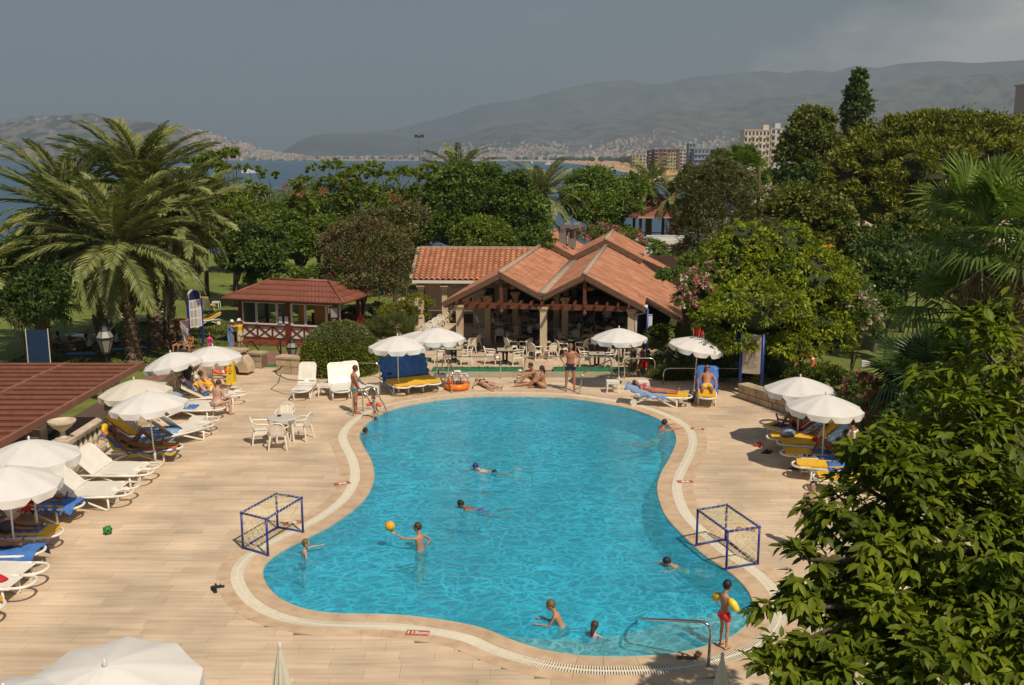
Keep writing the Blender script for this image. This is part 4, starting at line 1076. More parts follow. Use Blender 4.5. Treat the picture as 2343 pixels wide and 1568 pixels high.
# ---- balustrade along the deck edge
def balustrade(label, x, ya, yb, step=.29, group='balustrades on the deck edge'):
    t = thing('balustrade', label, 'balustrade', (x, ya, 0), 0, group); Ln = yb-ya
    MB().box((0, Ln/2, .07), (.34, Ln, .14)).box((.0, Ln/2, .165), (.26, Ln, .05)).build('plinth', MT['balu'], t)
    MB().box((0, Ln/2, .80), (.22, Ln, .10)).box((0, Ln/2, .865), (.28, Ln, .05)).build('handrail', MT['balu'], t)
    me = MB().lathe([(.075, .19), (.075, .22), (.045, .25), (.04, .28), (.085, .36), (.095, .42), (.07, .50), (.045, .58), (.035, .64), (.05, .68), (.035, .70), (.07, .73), (.07, .76)], 10).mesh('baluster', MT['balu'], True)
    k = int((Ln-.5)/step)
    for i in range(k): put('baluster', me, t, (0, .35+i*(Ln-.6)/max(1, k-1), 0))
    for y in (0, Ln): MB().box((0, y, .42), (.40, .40, .84)).box((0, y, .90), (.50, .50, .12)).box((0, y, .08), (.48, .48, .16)).build('pier', MT['balu'], t)
    return t
balustrade('cream stone balustrade beside the pair of empty white loungers', -12.05, 25.6, 30.0)
balustrade('near stretch of cream balustrade behind the umbrellas at the frame edge', -12.15, 14.6, 25.05)
balustrade('far stretch of cream balustrade behind the umbrellas with the yellow ring', -11.85, 30.6, 36.6)
def urn(p, label, s=1.0):
    t = thing('stone_urn', label, 'urn', p, 0, 'stone urns on the balustrade piers'); t.scale = (s, s, s)
    MB().box((0, 0, .03), (.3, .3, .06)).lathe([(.12, .06), (.07, .12), (.06, .2), (.12, .26), (.24, .34), (.33, .44), (.36, .47), (.36, .52), (.30, .53), (.26, .47), (.05, .44)], 16).build('bowl', MT['balu'], t, False)
urn((-12.05, 25.6, .96), 'pale stone urn on the pier in front of the pergola')
urn((-12.05, 30.0, .96), 'pale stone urn half under the cream umbrella', .75)
# ---- rubble-stone walls by the stairs; every stone is set on its own
def stonewall(label, p0, p1, z0, z1, th=.45, seed=0, top=True, zslope=0.0, group='low stone walls at the head of the stairs', sw_=.48, sh=.30):
    p0, p1 = V(p0), V(p1); d = (p1-p0); Ln = d.length; rz = math.atan2(d.y, d.x)
    t = thing('stone_wall', label, 'wall', (p0.x, p0.y, 0), rz, group); q = random.Random(seed)
    mb = MB(); mb.prism([(0, -th/2+.03), (Ln, -th/2+.03), (Ln, th/2-.03), (0, th/2-.03)], z0-.05, z1-.03-abs(zslope)); mb.build('core', MT['stonegap'], t)
    nz = max(1, round((z1-z0)/sh)); hz = (z1-z0)/nz
    for j in range(nz):
        x = 0
        while x < Ln-.05:
            w = min(sw_*q.uniform(.6, 1.4), Ln-x); 
            if Ln-x-w < .15: w = Ln-x
            jz = q.uniform(-.012, .012)
            vs = []
            a, b, c_, d_ = x+.012, x+w-.012, z0+j*hz+.012, z0+(j+1)*hz-.012
            k = q.uniform(.0, .03); y = th/2+q.uniform(-.01, .02)
            mb = MB(); mb.add([(a, -y, c_), (b, -y, c_+q.uniform(-.02, .02)), (b+q.uniform(-.02, .02), -y, d_+q.uniform(-.02, .02)), (a+q.uniform(-.02, .02), -y, d_), (a, y, c_), (b, y, c_), (b, y, d_), (a, y, d_)],
                              [(0, 1, 2, 3), (5, 4, 7, 6), (4, 0, 3, 7), (1, 5, 6, 2), (3, 2, 6, 7), (4, 5, 1, 0)])
            mb.build('stone', MT['stone'], t); x += w
    if top:
        x = 0
        while x < Ln:
            w = min(.7*q.uniform(.8, 1.2), Ln-x); MB().box((x+w/2, 0, z1+.035), (w-.012, th+.08, .075)).build('capstone', MT['stone'], t); x += w
    return t
stonewall('short stone wall with capstones left of the green-matted stairs', G(574, 838), G(606, 841), 0, .55, seed=1)
stonewall('stepped stone wall right of the green-matted stairs beside the lantern', G(639, 852), G(693, 856), 0, .62, seed=2)
stonewall('low stone kerb wall behind the woman in the white top', (10.05, 24.6, 0), (9.95, 30.2, 0), 0, .35, .6, seed=3)
stonewall('stone wall stub by the green mat behind the far right umbrella', (9.7, 31.2, 0), (8.2, 34.2, 0), 0, .45, .4, seed=4)
# wall with a round millstone opening
mw = thing('stone_grotto', 'stone block with a round dark opening at the corner of the deck', 'stonework', (G(533, 858).x-.15, G(533, 858).y+.3, 0), R(-12))
mb = MB(); ring = []
for i in range(13):
    a = PI*i/12; ring.append((math.cos(a), math.sin(a)))
for i in range(12):
    (ca, sa), (cb, sb) = ring[i], ring[i+1]; ri, ro = .34, .72
    vs = [(.15+ca*ri, -.3, .12+sa*ri), (.15+ca*ro, -.3, .12+sa*ro*1.05), (.15+cb*ro, -.3, .12+sb*ro*1.05), (.15+cb*ri, -.3, .12+sb*ri)]; vs += [(x, .35, z) for x, y, z in vs]
    MB().add(vs, [(0, 1, 2, 3), (7, 6, 5, 4), (1, 5, 6, 2), (0, 3, 7, 4), (0, 4, 5, 1), (3, 2, 6, 7)]).build('stone', MT['stone'], mw)
MB().box((.15, .1, .25), (.66, .3, .6)).build('dark_niche', MT['stonegap'], mw)
for k, (x, z, w, h) in enumerate(((-.75, .16, .34, .3), (-.72, .5, .4, .32), (-.6, .78, .5, .24), (-1.15, .18, .42, .36), (-1.12, .55, .4, .36), (-1.05, .84, .5, .2))): MB().box((x, 0, z), (w-.02, .6, h)).build('stone', MT['stone'], mw)
MB().box((-.2, 0, .95), (1.7, .62, .08)).build('capstone', MT['stone'], mw)
# stairs with green matting down to the path
st = thing('stairs', 'stone stairs with a green mat going down to the reddish path', 'stairs', (G(622, 845).x, 39.75, 0), 0)
for i in range(6):
    MB().box((0, .35+i*.33, -.19*(i+1)-.1+.0), (1.7, .34, .2)).build('step', MT['stone'], st)
    MB().box((0, .35+i*.33, -.19*(i+1)+.007), (1.3, .33, .012)).build('mat_strip', MT['green'], st)
MB().box((0, -.2, .012), (1.3, .5, .012)).build('mat_strip', MT['green'], st)
mt = MB().box((0, 0, 0), (.75, 1.9, .015)).build('green_mat', MT['green'], None, loc=(G(1790, 925).x, G(1790, 925).y, .012), rot=R(25)); tag(mt, 'green mat strip on the deck behind the far right umbrella', 'mat')
# dark handrails of the stairs
def handrail(label, pts, posts, m='dsteel', r=.028, cat='handrail', group=None, name='handrail', n=8):
    pts = [V(p) for p in pts]; o0 = pts[0].copy(); o0.z = 0
    t = thing(name, label, cat, o0, 0, group)
    # rounded corners
    P = [pts[0]]
    for i in range(1, len(pts)-1):
        a, b, c_ = pts[i-1], pts[i], pts[i+1]; k = min(.22, (a-b).length*.45, (c_-b).length*.45); d1 = (a-b).normalized()*k; d2 = (c_-b).normalized()*k
        for s in (0, .25, .5, .75, 1): P.append((b+d1)*(1-s)**2+b*2*s*(1-s)+(b+d2)*s*s)
    P.append(pts[-1]); MB().tube([p-o0 for p in P], r, n).build('rail', MT[m], t, True)
    for a in posts:
        a = [V(x) for x in a]; MB().tube([p-o0 for p in a], r*.9, n).lathe([(.06, .0), (.06, .012), (r, .02)], 10, a[-1]-o0).build('post', MT[m], t, True)
    return t
a = G(560, 850); b = G(586, 844)
px0 = G(573, 838)
handrail('dark handrail on the left of the stairs to the path', [(px0.x-.1, px0.y, .0), (px0.x-.1, px0.y, .95), (px0.x-.1, px0.y+.6, .95), (px0.x-.1, px0.y+2.6, -.1)], [], 'dsteel', .03)
px1 = G(604, 843)
handrail('dark sloping handrail in the middle of the stairs', [(px1.x-.05, px1.y+3.2, -.1), (px1.x-.05, px1.y+3.2, .6), (px1.x+.2, px1.y+1.5, .6), (px1.x+.75, px1.y+.1, .38), (px1.x+.75, px1.y+.1, -.0)], [], 'dsteel', .03)
px2 = G(641, 845)
handrail('dark sloping handrail above the right hand stone wall', [(px2.x, px2.y+.2, .6), (px2.x, px2.y+.2, 1.25), (px2.x+.5, px2.y+.1, 1.25), (px2.x+2.1, px2.y-.3, .75), (px2.x+2.1, px2.y-.3, .0)], [], 'dsteel', .03)
# ---- far gazebo
gz = thing('gazebo', 'far brown-roofed wooden gazebo among the beach trees', 'gazebo', (14.1, 100, 0))
MB().lathe([(3.9, 2.55), (3.8, 2.7), (.1, 5.1)], 6).build('roof', MT['kroof'], gz)
for i in range(6):
    a = i*PI/3; MB().box((3.0*math.cos(a), 3.0*math.sin(a), 1.3), (.28, .28, 2.6)).build('post', MT['maroon'], gz)
    b = a+PI/3; MB().beam((3.0*math.cos(a), 3.0*math.sin(a), .7), (3.0*math.cos(b), 3.0*math.sin(b), .7), .08, .1).beam((0, 0, 5.14), (3.9*math.cos(a), 3.9*math.sin(a), 2.66), .14, .12).build('rail', MT['maroon'], gz)
# ---- far buildings
def block(label, px0, px1, pyt, dist, cols, rows, wall, glass='glass', balc=False, cat='building', slab=None, depth=12, group=None, extra=None):
    a, b = A(px0, pyt, dist), A(px1, pyt, dist); w = b.x-a.x; zb = -3.0; h = a.z-zb
    t = thing('apartment_building', label, cat, ((a.x+b.x)/2, dist, zb), 0, group)
    wm_ = mat('far_wall', wall, .85); MB().box((0, depth/2, h/2), (w, depth, h)).box((0, depth/2, h+.25), (w+.8, depth+.8, .5)).build('wall', wm_, t)
    cw = w/cols; rh = h/rows
    me = MB().box((0, 0, 0), (cw*.5, .3, rh*.5)).mesh('window', MT['glass']); bme = MB().box((0, 0, 0), (cw*.86, 1.2, rh*.25)).mesh('balcony', mat('balcony', slab or wall, .8))
    for i in range(cols):
        for j in range(rows):
            put('window', me, t, (-w/2+(i+.5)*cw, -.05, (j+.55)*rh))
            if balc and (balc == 2 or i % 2 == 0): put('balcony', bme, t, (-w/2+(i+.5)*cw, -.6, j*rh+rh*.12))
    if extra: MB().box((w*extra, depth/2, h+1.8), (w*.22, depth*.5, 3.4)).build('roof_house', wm_, t)
    return t
G_ = 'far blocks along the beach'
block('long white high-rise hotel with stacked balconies behind the plane tree', 1703, 1762, 299, 620, 7, 7, (.62, .56, .46), balc=1, slab=(.6, .5, .36), extra=.38)
block('second white high-rise wing half hidden by the plane tree', 1764, 1822, 295, 640, 5, 7, (.55, .54, .52), balc=1, slab=(.55, .48, .34), extra=-.2)
block('dark red apartment block facing the far beach', 1497, 1554, 343, 900, 6, 6, (.24, .12, .095), slab=(.45, .3, .2), balc=1, group=G_)
block('blue grey hotel with open galleries on the far beach', 1588, 1656, 342, 880, 8, 4, (.22, .27, .36), balc=2, slab=(.3, .36, .46), group=G_)
block('slim blue grey stair tower beside the gallery hotel', 1576, 1592, 330, 890, 2, 7, (.24, .27, .33), group=G_)
block('dark brown block left of the red apartments on the far beach', 1484, 1498, 345, 905, 2, 6, (.15, .085, .08), slab=(.5, .45, .42), balc=1, group=G_)
block('pale yellow block in front of the red apartments', 1527, 1546, 352, 860, 3, 5, (.45, .38, .22), group=G_)
block('white block between the red apartments and the stair tower', 1556, 1575, 342, 930, 3, 6, (.58, .52, .44), balc=1, group=G_)
block('cream corner block on the beach road left of the brown block', 1446, 1478, 355, 1100, 4, 4, (.52, .42, .30), balc=1, group=G_)
block('small salmon block beside the white high-rise', 1672, 1700, 346, 760, 4, 4, (.55, .36, .24), group=G_)
block('brown balconied tower cut by the edge of the sky', 2366, 2420, 193, 330, 6, 13, (.30, .28, .27), balc=2, slab=(.28, .14, .09))
# floodlight mast
fm = thing('floodlight_mast', 'tall thin floodlight mast rising over the trees by the sea', 'mast', (A(959, 312, 92).x, 92, L0))
hz = A(959, 312, 92).z-L0
MB().tube([(0, 0, 0), (0, 0, hz)], [.13, .07], 8).build('pole', MT['steel'], fm)
for s in (-1, 1): MB().box((s*.26, -.1, hz), (.34, .2, .26)).build('floodlight', mat('lamp_housing', (.06, .06, .06), .5), fm)
MB().box((0, 0, hz-.02), (.9, .06, .06)).build('crossarm', MT['steel'], fm)
# boats
for i, (x, y, d, lb) in enumerate(((957, 522, 0, ''),)[:0]): pass
def boat(px_, py_, dist, L_, label):
    p = A(px_, py_, dist); t = thing('boat', label, 'boat', (p.x, dist, -5.5), .1*px_, 'small boats in the bay')
    MB().prism([(-L_/2, -L_*.15), (L_*.3, -L_*.15), (L_/2, 0), (L_*.3, L_*.15), (-L_/2, L_*.15)], 0, L_*.13).build('hull', MT['wframe'], t); MB().box((-L_*.1, 0, L_*.2), (L_*.4, L_*.2, L_*.14)).build('cabin', MT['wpanel'], t)
boat(946, 399, 560, 9, 'white motor boat on the sea between the palm and the feathery treetops') if False else None
boat(570, 384, 900, 15, 'white boat on the blue bay right of the big palm crowns')
boat(845, 373, 2000, 16, 'tiny white boat far out below the middle of the far town')
boat(1257, 374, 1900, 18, 'white speedboat near the far beach on the right')
boat(1214, 372, 2300, 16, 'tiny white boat off the far beach left of the speedboat')
# ================================================================ VEGETATION
def zat(d, z=3): return d*CP-(z-HC)*SP_
def TR(name, label, cat, x, d, zb, blobs, spec, **k):
    # blobs: crown masses as seen from the photo (x, y, half-width, half-height in picture points, depth offset)
    base = V((A(x, 784, d).x, d, zb)); lobes = []
    for b in blobs:
        c = A(b[0], b[1], d+(b[4] if len(b) > 4 else 0)); s = zat(d)/F
        lobes.append((c.x-base.x, c.y-base.y, c.z-base.z, b[2]*s, b[2]*s*(b[5] if len(b) > 5 else .95), b[3]*s))
    th = k.pop('th', None) or max(.6, min(l[2] for l in lobes)+.3*lobes[0][5])
    return tree(name, label, cat, base, lobes, spec, th, k.pop('tr', .18), **k)
# the row of feathery trees before the sea
FG = 'feathery-leaved trees between the lawn and the sea'
def feather(label, x, d, top, bot, hw, seed, spikes=6, mm='feather', n=9000):
    rq = random.Random(seed); bl = [(x, (top+bot)/2+20, hw, (bot-top)/2-8, 0)]
    for i in range(4): bl.append((x+rq.uniform(-.7, .7)*hw, bot-rq.uniform(.15, .75)*(bot-top), hw*rq.uniform(.35, .55), (bot-top)*rq.uniform(.16, .26), rq.uniform(-2, 2)))
    for i in range(spikes):                            # tufts standing free above the crown
        u = rq.uniform(-.95, .95); bl.append((x+u*hw, top+rq.uniform(-14, 26)*(1+u*u), rq.uniform(14, 26), rq.uniform(9, 15), rq.uniform(-2, 1)))
    t = TR('feathery_tree', label, 'tree', x, d, L0, bl, [(mm, int(n*1.35), .27, .085), ('dense', n//3, .24, .09)], seed=seed, clump=.2, inner=.5, group=FG, th=5.5, limbs=18, droop=.35, tr=.16)
    return t
feather('feathery tree behind the right edge of the big palm crowns', 545, 64, 398, 600, 66, 1)
feather('broad feathery tree at the left end of the row before the sea', 640, 70, 412, 610, 72, 2)
feather('feathery tree with the highest tufts against the blue bay', 735, 72, 388, 600, 68, 3, 9)
feather('feathery tree with rusty seed clusters above the bottlebrush', 822, 70, 400, 580, 62, 4, 9)
feather('feathery tree with bare forked twigs left of the floodlight mast', 900, 73, 402, 590, 60, 5, 8)
feather('feathery tree under the floodlight mast', 965, 76, 392, 580, 56, 6, 7)
feather('young feathery tree right behind the palms on the lawn', 480, 66, 372, 560, 48, 7, 8)
for i, (x, y, d) in enumerate(((735, 440, 69), (782, 415, 69), (897, 455, 70), (915, 468, 70), (655, 440, 67), (692, 442, 67))):
    P, D = crown_pts([(0, 0, 0, .35, .35, .5)], 140, .5)
    o = leaves('seed_cluster', P, .12, .06, LM['coral'], None, D, loc=A(x, y, d)); tag(o, 'rusty seed cluster hanging in the feathery treetops', 'seed cluster', 'rusty seed clusters in the feathery treetops')
# darker, rounder trees in the middle
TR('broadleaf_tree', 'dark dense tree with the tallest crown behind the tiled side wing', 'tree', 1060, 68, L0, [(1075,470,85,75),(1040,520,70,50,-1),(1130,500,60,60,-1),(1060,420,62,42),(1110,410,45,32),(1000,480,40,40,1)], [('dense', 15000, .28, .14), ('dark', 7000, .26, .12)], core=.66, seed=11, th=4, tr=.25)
TR('broadleaf_tree', 'dark tree touching the left roof ridge of the restaurant', 'tree', 1118, 64, L0, [(1195,500,60,66),(1215,550,45,30,-2),(1160,460,50,45),(1180,420,40,25)], [('dense', 9000, .26, .13), ('dark', 5000, .26, .12)], core=.66, seed=12, th=4, tr=.2)
TR('broadleaf_tree', 'lighter green round tree just above the tiled side wing', 'tree', 1100, 62.5, L0, [(1105,545,62,42),(1060,545,35,30),(1150,550,40,28),(1095,520,40,26)], [('feather', 7000, .22, .12), ('dense', 2500, .2, .1)], seed=13, th=3, tr=.14)
TR('broadleaf_tree', 'round green tree right of the centre palm', 'tree', 1355, 84, L0, [(1355,430,62,44),(1330,455,45,35,-1),(1385,440,40,36)], [('dense', 9000, .28, .14)], core=.66, seed=14, th=5, tr=.2)
TR('broadleaf_tree', 'green tree standing over the pink oleander behind the restaurant', 'tree', 1380, 79, L0, [(1375,490,60,44),(1330,480,40,40),(1425,470,45,45),(1450,430,38,36,1),(1400,535,60,20)], [('feather', 6000, .25, .12), ('dense', 7000, .26, .12)], core=.66, seed=15, th=4, tr=.2)
TR('broadleaf_tree', 'dense dark green tree left of the kiosk roof by the lawn', 'tree', 575, 58, L0, [(570,560,52,50),(600,590,50,35,-1),(545,600,40,35),(620,560,40,40)], [('dark', 8000, .24, .13), ('dense', 7000, .24, .12)], core=.66, seed=16, th=3, tr=.2)
TR('broadleaf_tree', 'green tree behind the kiosk between lawn and beach', 'tree', 690, 61, L0, [(690,560,65,55),(740,540,50,45),(650,520,50,40)], [('dense', 8000, .24, .12), ('feather', 4000, .24, .11)], core=.66, seed=17, th=4, tr=.2)
TR('shrub', 'low dark bushes behind the kiosk roof', 'shrub', 650, 57, L0, [(640,625,50,16),(720,628,55,14),(590,640,30,16)], [('dense', 5000, .2, .1)], seed=18, th=.6, tr=.06)
TR('shrub', 'long belt of bushes at the seaward end of the lawn', 'shrub', 560, 84, L0, [(470,540,70,40),(590,545,80,38),(710,540,80,40)], [('feather', 9000, .36, .16)], core=.75, seed=60, th=.5, tr=.1, limbs=0)
TR('shrub', 'belt of bushes between the bottlebrush and the restaurant wing', 'shrub', 880, 84, L0, [(830,535,80,42),(940,530,80,45),(1030,530,60,40),(900,585,90,30,-14)], [('dense', 9000, .36, .16), ('feather', 4000, .34, .15)], core=.75, seed=61, th=.5, tr=.1, limbs=0)
TR('bottlebrush_tree', 'round bottlebrush tree with rusty tinge right of the kiosk', 'tree', 832, 53.5, L0, [(838,600,100,82),(800,560,70,45),(880,580,65,55),(790,640,60,45,-1),(870,660,60,40,-1),(830,530,70,35)], [('bottle', 21000, .20, .055), ('bottlered', 4200, .16, .06)], seed=19, th=2.6, tr=.15, droop=.1, clump=.17)
TR('olive_like_tree', 'grey green treetop behind the bottlebrush', 'tree', 905, 60, L0, [(900,520,60,40),(940,500,40,35),(860,510,40,30)], [('bottle', 7000, .24, .08)], seed=20, th=4, tr=.15)
# distant garden on the right
TR('casuarina', 'tall dark wispy tree right of the far gazebo', 'tree', 1640, 60, 0, [(1640,500,75,95),(1620,430,55,50),(1670,440,55,60),(1650,390,40,35),(1595,520,50,45),(1690,520,50,50),(1610,570,60,35)], [('casu', 26000, .34, .045)], seed=21, th=6, tr=.2, droop=.1, clump=.24)
TR('casuarina', 'thin olive wispy tree right of the blue grey hotel', 'tree', 1645, 95, 0, [(1645,365,20,24),(1640,385,28,22)], [('casu', 3500, .4, .09)], seed=22, th=8, tr=.15)
TR('casuarina', 'leaning wispy tree left of the wispy dark tree', 'tree', 1590, 78, 0, [(1580,400,28,22),(1600,430,45,25),(1560,430,30,22),(1590,470,40,30)], [('casu', 6500, .36, .08), ('yellowg', 500, .3, .06)], seed=23, th=6, tr=.15)
TR('plane_tree', 'olive brown plane tree in front of the white high-rise', 'tree', 1858, 92, 0, [(1860,280,46,34),(1850,320,55,42),(1825,355,48,35),(1890,350,50,40),(1870,390,75,30)], [('plane', 13000, .42, .26), ('dense', 3500, .36, .22)], seed=24, th=9, tr=.3)
TR('poplar', 'tall narrow poplar against the mountain', 'tree', 1955, 112, 0, [(1966,180,15,22),(1962,215,22,28),(1958,255,26,32),(1952,295,24,28),(1968,240,22,20),(1950,325,22,22),(1958,350,18,20)], [('poplar', 9500, .46, .26)], seed=25, th=17, tr=.25, clump=.3, limbs=12)
TR('stone_pine', 'huge rounded umbrella pine filling the upper right', 'tree', 2130, 72, 0, [(2060,335,105,60),(2210,322,115,55),(2130,306,100,42),(2000,385,90,62,-2),(1950,430,66,62,-3),(2110,400,110,70,-4),(2240,400,115,80,-3),(2010,465,85,66,-4),(2310,350,80,70),(1915,455,45,50,-3),(2120,480,90,60,-3),(2230,490,90,60,-3)], [('pine', 72000, .38, .115)], seed=26, core=.70, th=5, tr=.5, clump=.16, inner=.9, per=90, flat=.7, droop=-.25, zlow=-.6)
TR('stone_pine', 'second umbrella pine cut by the right edge of the picture', 'tree', 2330, 74, 0, [(2345,300,50,30),(2340,350,50,50)], [('pine', 9000, .40, .12)], core=.8, seed=27, th=6, tr=.4, clump=.16, inner=.7, per=50, droop=-.25)
TR('plane_tree', 'spreading plane tree with small pale leaves behind the bright green tree', 'tree', 1830, 50, 0, [(1830,470,70,45),(1790,500,60,50),(1880,500,65,48,-1),(1850,560,80,50,-1),(1905,480,40,30),(1770,560,50,50)], [('plane', 15000, .21, .15), ('dense', 4000, .2, .13)], core=.66, seed=28, th=4.5, tr=.2)
TR('plane_tree', 'low sprawling plane branches before the dark pine', 'tree', 2060, 46, 0, [(2080,520,60,40),(2010,560,60,35),(1960,560,40,45),(2120,600,50,40)], [('plane', 6500, .19, .14), ('dark', 3000, .2, .12)], seed=29, th=3, tr=.12)
TR('broadleaf_tree', 'bright lime green tree beside the notice board', 'tree', 1775, 37.5, .05, [(1775,640,120,90),(1690,610,85,65),(1860,650,90,85,-1),(1730,710,115,70,-2),(1840,740,100,66,-1),(1700,555,60,48),(1800,560,75,46),(1630,660,62,50),(1640,735,60,50,-1),(1910,700,66,60),(1700,775,75,42,-2),(1800,790,80,45,-2),(1890,775,60,45,-1)], [('bright', 22000, .19, .075), ('dense', 5000, .17, .065)], core=.66, seed=30, th=3.6, tr=.2, droop=.9, clump=.16)
TR('broadleaf_tree', 'drooping tree with coral pods over the restaurant roof', 'tree', 1560, 40.5, .05, [(1545,632,45,15,-1),(1600,600,45,22),(1640,570,40,30),(1570,680,18,10)], [('dense', 5500, .15, .05), ('coral', 350, .12, .05)], seed=31, th=3, tr=.1, droop=.3)
TR('norfolk_pine', 'tiered araucaria behind the bright green tree', 'tree', 1735, 46, 0, [(1735,445,50,10),(1730,475,28,10),(1735,530,85,16),(1740,560,45,12),(1690,600,90,18,-2),(1650,650,60,12,-2)], [('casu', 13000, .2, .045), ('yellowg', 800, .15, .03)], seed=32, th=8, tr=.12, droop=.5, clump=.3, flat=.9)
TR('shrub', 'dark mass of bushes under the right trees', 'shrub', 2000, 42, 0, [(1990,640,70,60),(2060,640,70,50),(2130,640,70,60),(1960,700,50,45),(2040,580,100,50,3),(1950,560,60,50,6),(2150,560,80,50,4)], [('dark', 21000, .2, .1), ('plane', 2500, .18, .1)], core=.66, seed=33, th=1, tr=.1)
TR('shrub', 'rounded clipped shrub on the right lawn', 'shrub', 2025, 40, 0, [(2025,715,42,45)], [('dense', 4500, .12, .07)], seed=34, th=1, tr=.06, inner=.85)
TR('oleander', 'white flowering oleander at the right of the bright green tree', 'shrub', 1950, 36.6, 0, [(1950,690,45,65),(1978,740,35,45)], [('dense', 4500, .16, .04), ('whitef', 1500, .12, .10)], seed=35, th=1, tr=.05)
TR('oleander', 'pink oleander with pale blossoms at the corner of the restaurant roof', 'shrub', 1590, 36.8, .05, [(1595,655,42,40),(1568,690,32,30),(1630,630,30,30)], [('dense', 2600, .14, .04), ('pinkf', 1300, .10, .08), ('whitef', 800, .10, .08)], seed=36, th=1, tr=.05)
TR('oleander', 'pink oleander hedge behind the restaurant roof', 'shrub', 1370, 75, L0, [(1340,540,40,22),(1385,535,40,26),(1440,550,40,20),(1300,530,30,18)], [('dense', 3000, .2, .06), ('pinkf', 1500, .16, .12)], seed=37, th=1, tr=.06)
TR('oleander', 'bright pink oleander beside the far right umbrellas', 'shrub', 1985, 27.0, 0, [(1968,900,42,48),(1960,880,28,30),(2010,940,40,50),(1990,960,40,35)], [('dense', 3600, .13, .035), ('pinkf', 1700, .10, .09)], seed=38, th=1, tr=.04)
TR('oleander', 'pink oleander glimpsed between the tall fan palms', 'shrub', 2240, 34, 0, [(2235,690,45,25),(2300,700,40,25)], [('dense', 1500, .14, .04), ('pinkf', 500, .09, .08)], seed=39, th=1, tr=.05)
TR('shrub', 'dark thicket at the left frame edge behind the blue banner', 'shrub', 60, 43, L0, [(40,700,75,60),(100,660,60,60),(20,620,60,60,2)], [('dark', 9000, .18, .08)], seed=62, th=.6, tr=.06)
TR('yellow_shrub', 'pale yellow flowering shrub behind the gazebo', 'shrub', 1520, 104, 0, [(1510,478,30,16),(1545,490,25,14)], [('yellowg', 1500, .3, .2), ('whitef', 300, .3, .2)], seed=40, th=1, tr=.08)
TR('shrub', 'green bushes filling the gap behind the restaurant roof on the right', 'shrub', 1490, 76, L0, [(1480,570,40,22),(1530,590,40,25),(1420,555,30,15)], [('dense', 3500, .2, .1), ('coral', 200, .15, .1)], seed=41, th=1, tr=.08)
TR('broadleaf_tree', 'dark tree line under the plane tree', 'tree', 1880, 84, 0, [(1850,420,60,35),(1930,400,60,40),(1790,410,40,30)], [('dark', 7000, .36, .2)], core=.66, seed=42, th=4, tr=.2)
TR('shrub', 'bank of green shrubs right of the notice board', 'shrub', 1885, 34.3, 0, [(1890,862,45,24),(1840,862,40,24)], [('box', 5500, .10, .05), ('dark', 2500, .1, .05)], seed=43, th=.5, tr=.04, inner=.8)
# clipped hedges
def hedge(label, x, d, zb, blobs, spec, **k): return TR('clipped_hedge', label, 'hedge', x, d, zb, blobs, spec, inner=.9, limbs=0, clump=.05, zlow=-.9, **k)
hd = G(774, 868)
t = thing('clipped_hedge', 'big dome-shaped clipped hedge behind the white loungers', 'hedge', (hd.x-.12, hd.y+1.4, 0))
u = unit(rng.normal(size=(26000, 3))); u[:, 2] = np.abs(u[:, 2]); h_ = 1.95; r_d = 1.52
zz = rng.uniform(0, 1, 26000)**.8; rad = r_d*(1-np.clip(zz-.30, 0, 1)**2*1.75)**.5*rng.uniform(.93, 1.03, 26000); rad = np.nan_to_num(rad, nan=.25)
an = rng.uniform(0, 2*PI, 26000); P = np.stack([np.cos(an)*rad*1.02, np.sin(an)*rad*.95, zz*h_*.98], 1); top = P[:, 2] > 1.35
D = np.stack([np.cos(an), np.sin(an), zz*1.5], 1)*.8
P += rng.normal(size=P.shape)*.03
Q = leafquads(P, .075, .045, D, .0); put('foliage', quadmesh('foliage', Q, [LM['box'], LM['boxtop']], top.astype(int)), t)
P2, D2 = crown_pts([(.05, 0, 1.62, .72, .65, .42)], 3800, .12, .85); put('foliage_top', quadmesh('foliage_top', leafquads(P2, .10, .05, D2, 0), LM['boxtop']), t)
MB().lathe([(1.30, 0), (1.36, .3), (1.32, .8), (1.0, 1.35), (.5, 1.7), (.05, 1.82)], 20).build('inner_shade', mat('hedge_shade_dark', (.02, .03, .008), .95), t)  # solid behind the leaves, coloured dark to pass for shade in the hedge
TR('topiary', 'yellow green cloud-pruned topiary left of the restaurant columns', 'shrub', 935, 50.5, L0, [(905,712,38,14),(955,692,34,17),(958,722,26,12),(925,700,22,9)], [('yellowg', 7000, .09, .05)], seed=45, th=.9, tr=.06, inner=.8)
TR('shrub', 'spiky dwarf palm clump behind the first umbrella', 'shrub', 893, 47.5, L0, [(893,745,52,20),(870,760,30,22),(915,760,30,22)], [('grassb', 5200, .5, .02), ('box', 900, .1, .05)], seed=46, th=.4, tr=.05, droop=-.8)
TR('shrub', 'dark shrubs between kiosk and topiary', 'shrub', 850, 53, L0, [(800,735,28,34),(845,750,45,22),(870,720,25,30)], [('dark', 5500, .13, .07)], seed=47, th=.5, tr=.05)
hedge('stepped green hedge behind the umbrella pair at the right of the terrace', 1530, 39.2, 0, [(1515,770,45,28,1.0),(1530,815,50,36)], [('box', 9500, .085, .045), ('dark', 2500, .08, .04)], seed=48, th=.5)
TR('ornamental_grass', 'fountain grass clump in front of the stepped hedge', 'grass clump', 1530, 37.4, 0, [(1535,862,38,20),(1510,870,22,14),(1570,868,20,16)], [('grassb', 2600, .7, .02)], seed=49, th=.2, tr=.02, droop=-1.1)
TR('shrub', 'dark planting under the bright green tree', 'shrub', 1660, 37.2, 0, [(1620,850,50,35),(1680,830,50,45),(1740,850,50,40),(1600,810,30,30,1)], [('dark', 9500, .13, .06), ('bright', 800, .12, .05)], seed=50, th=.4, tr=.04)
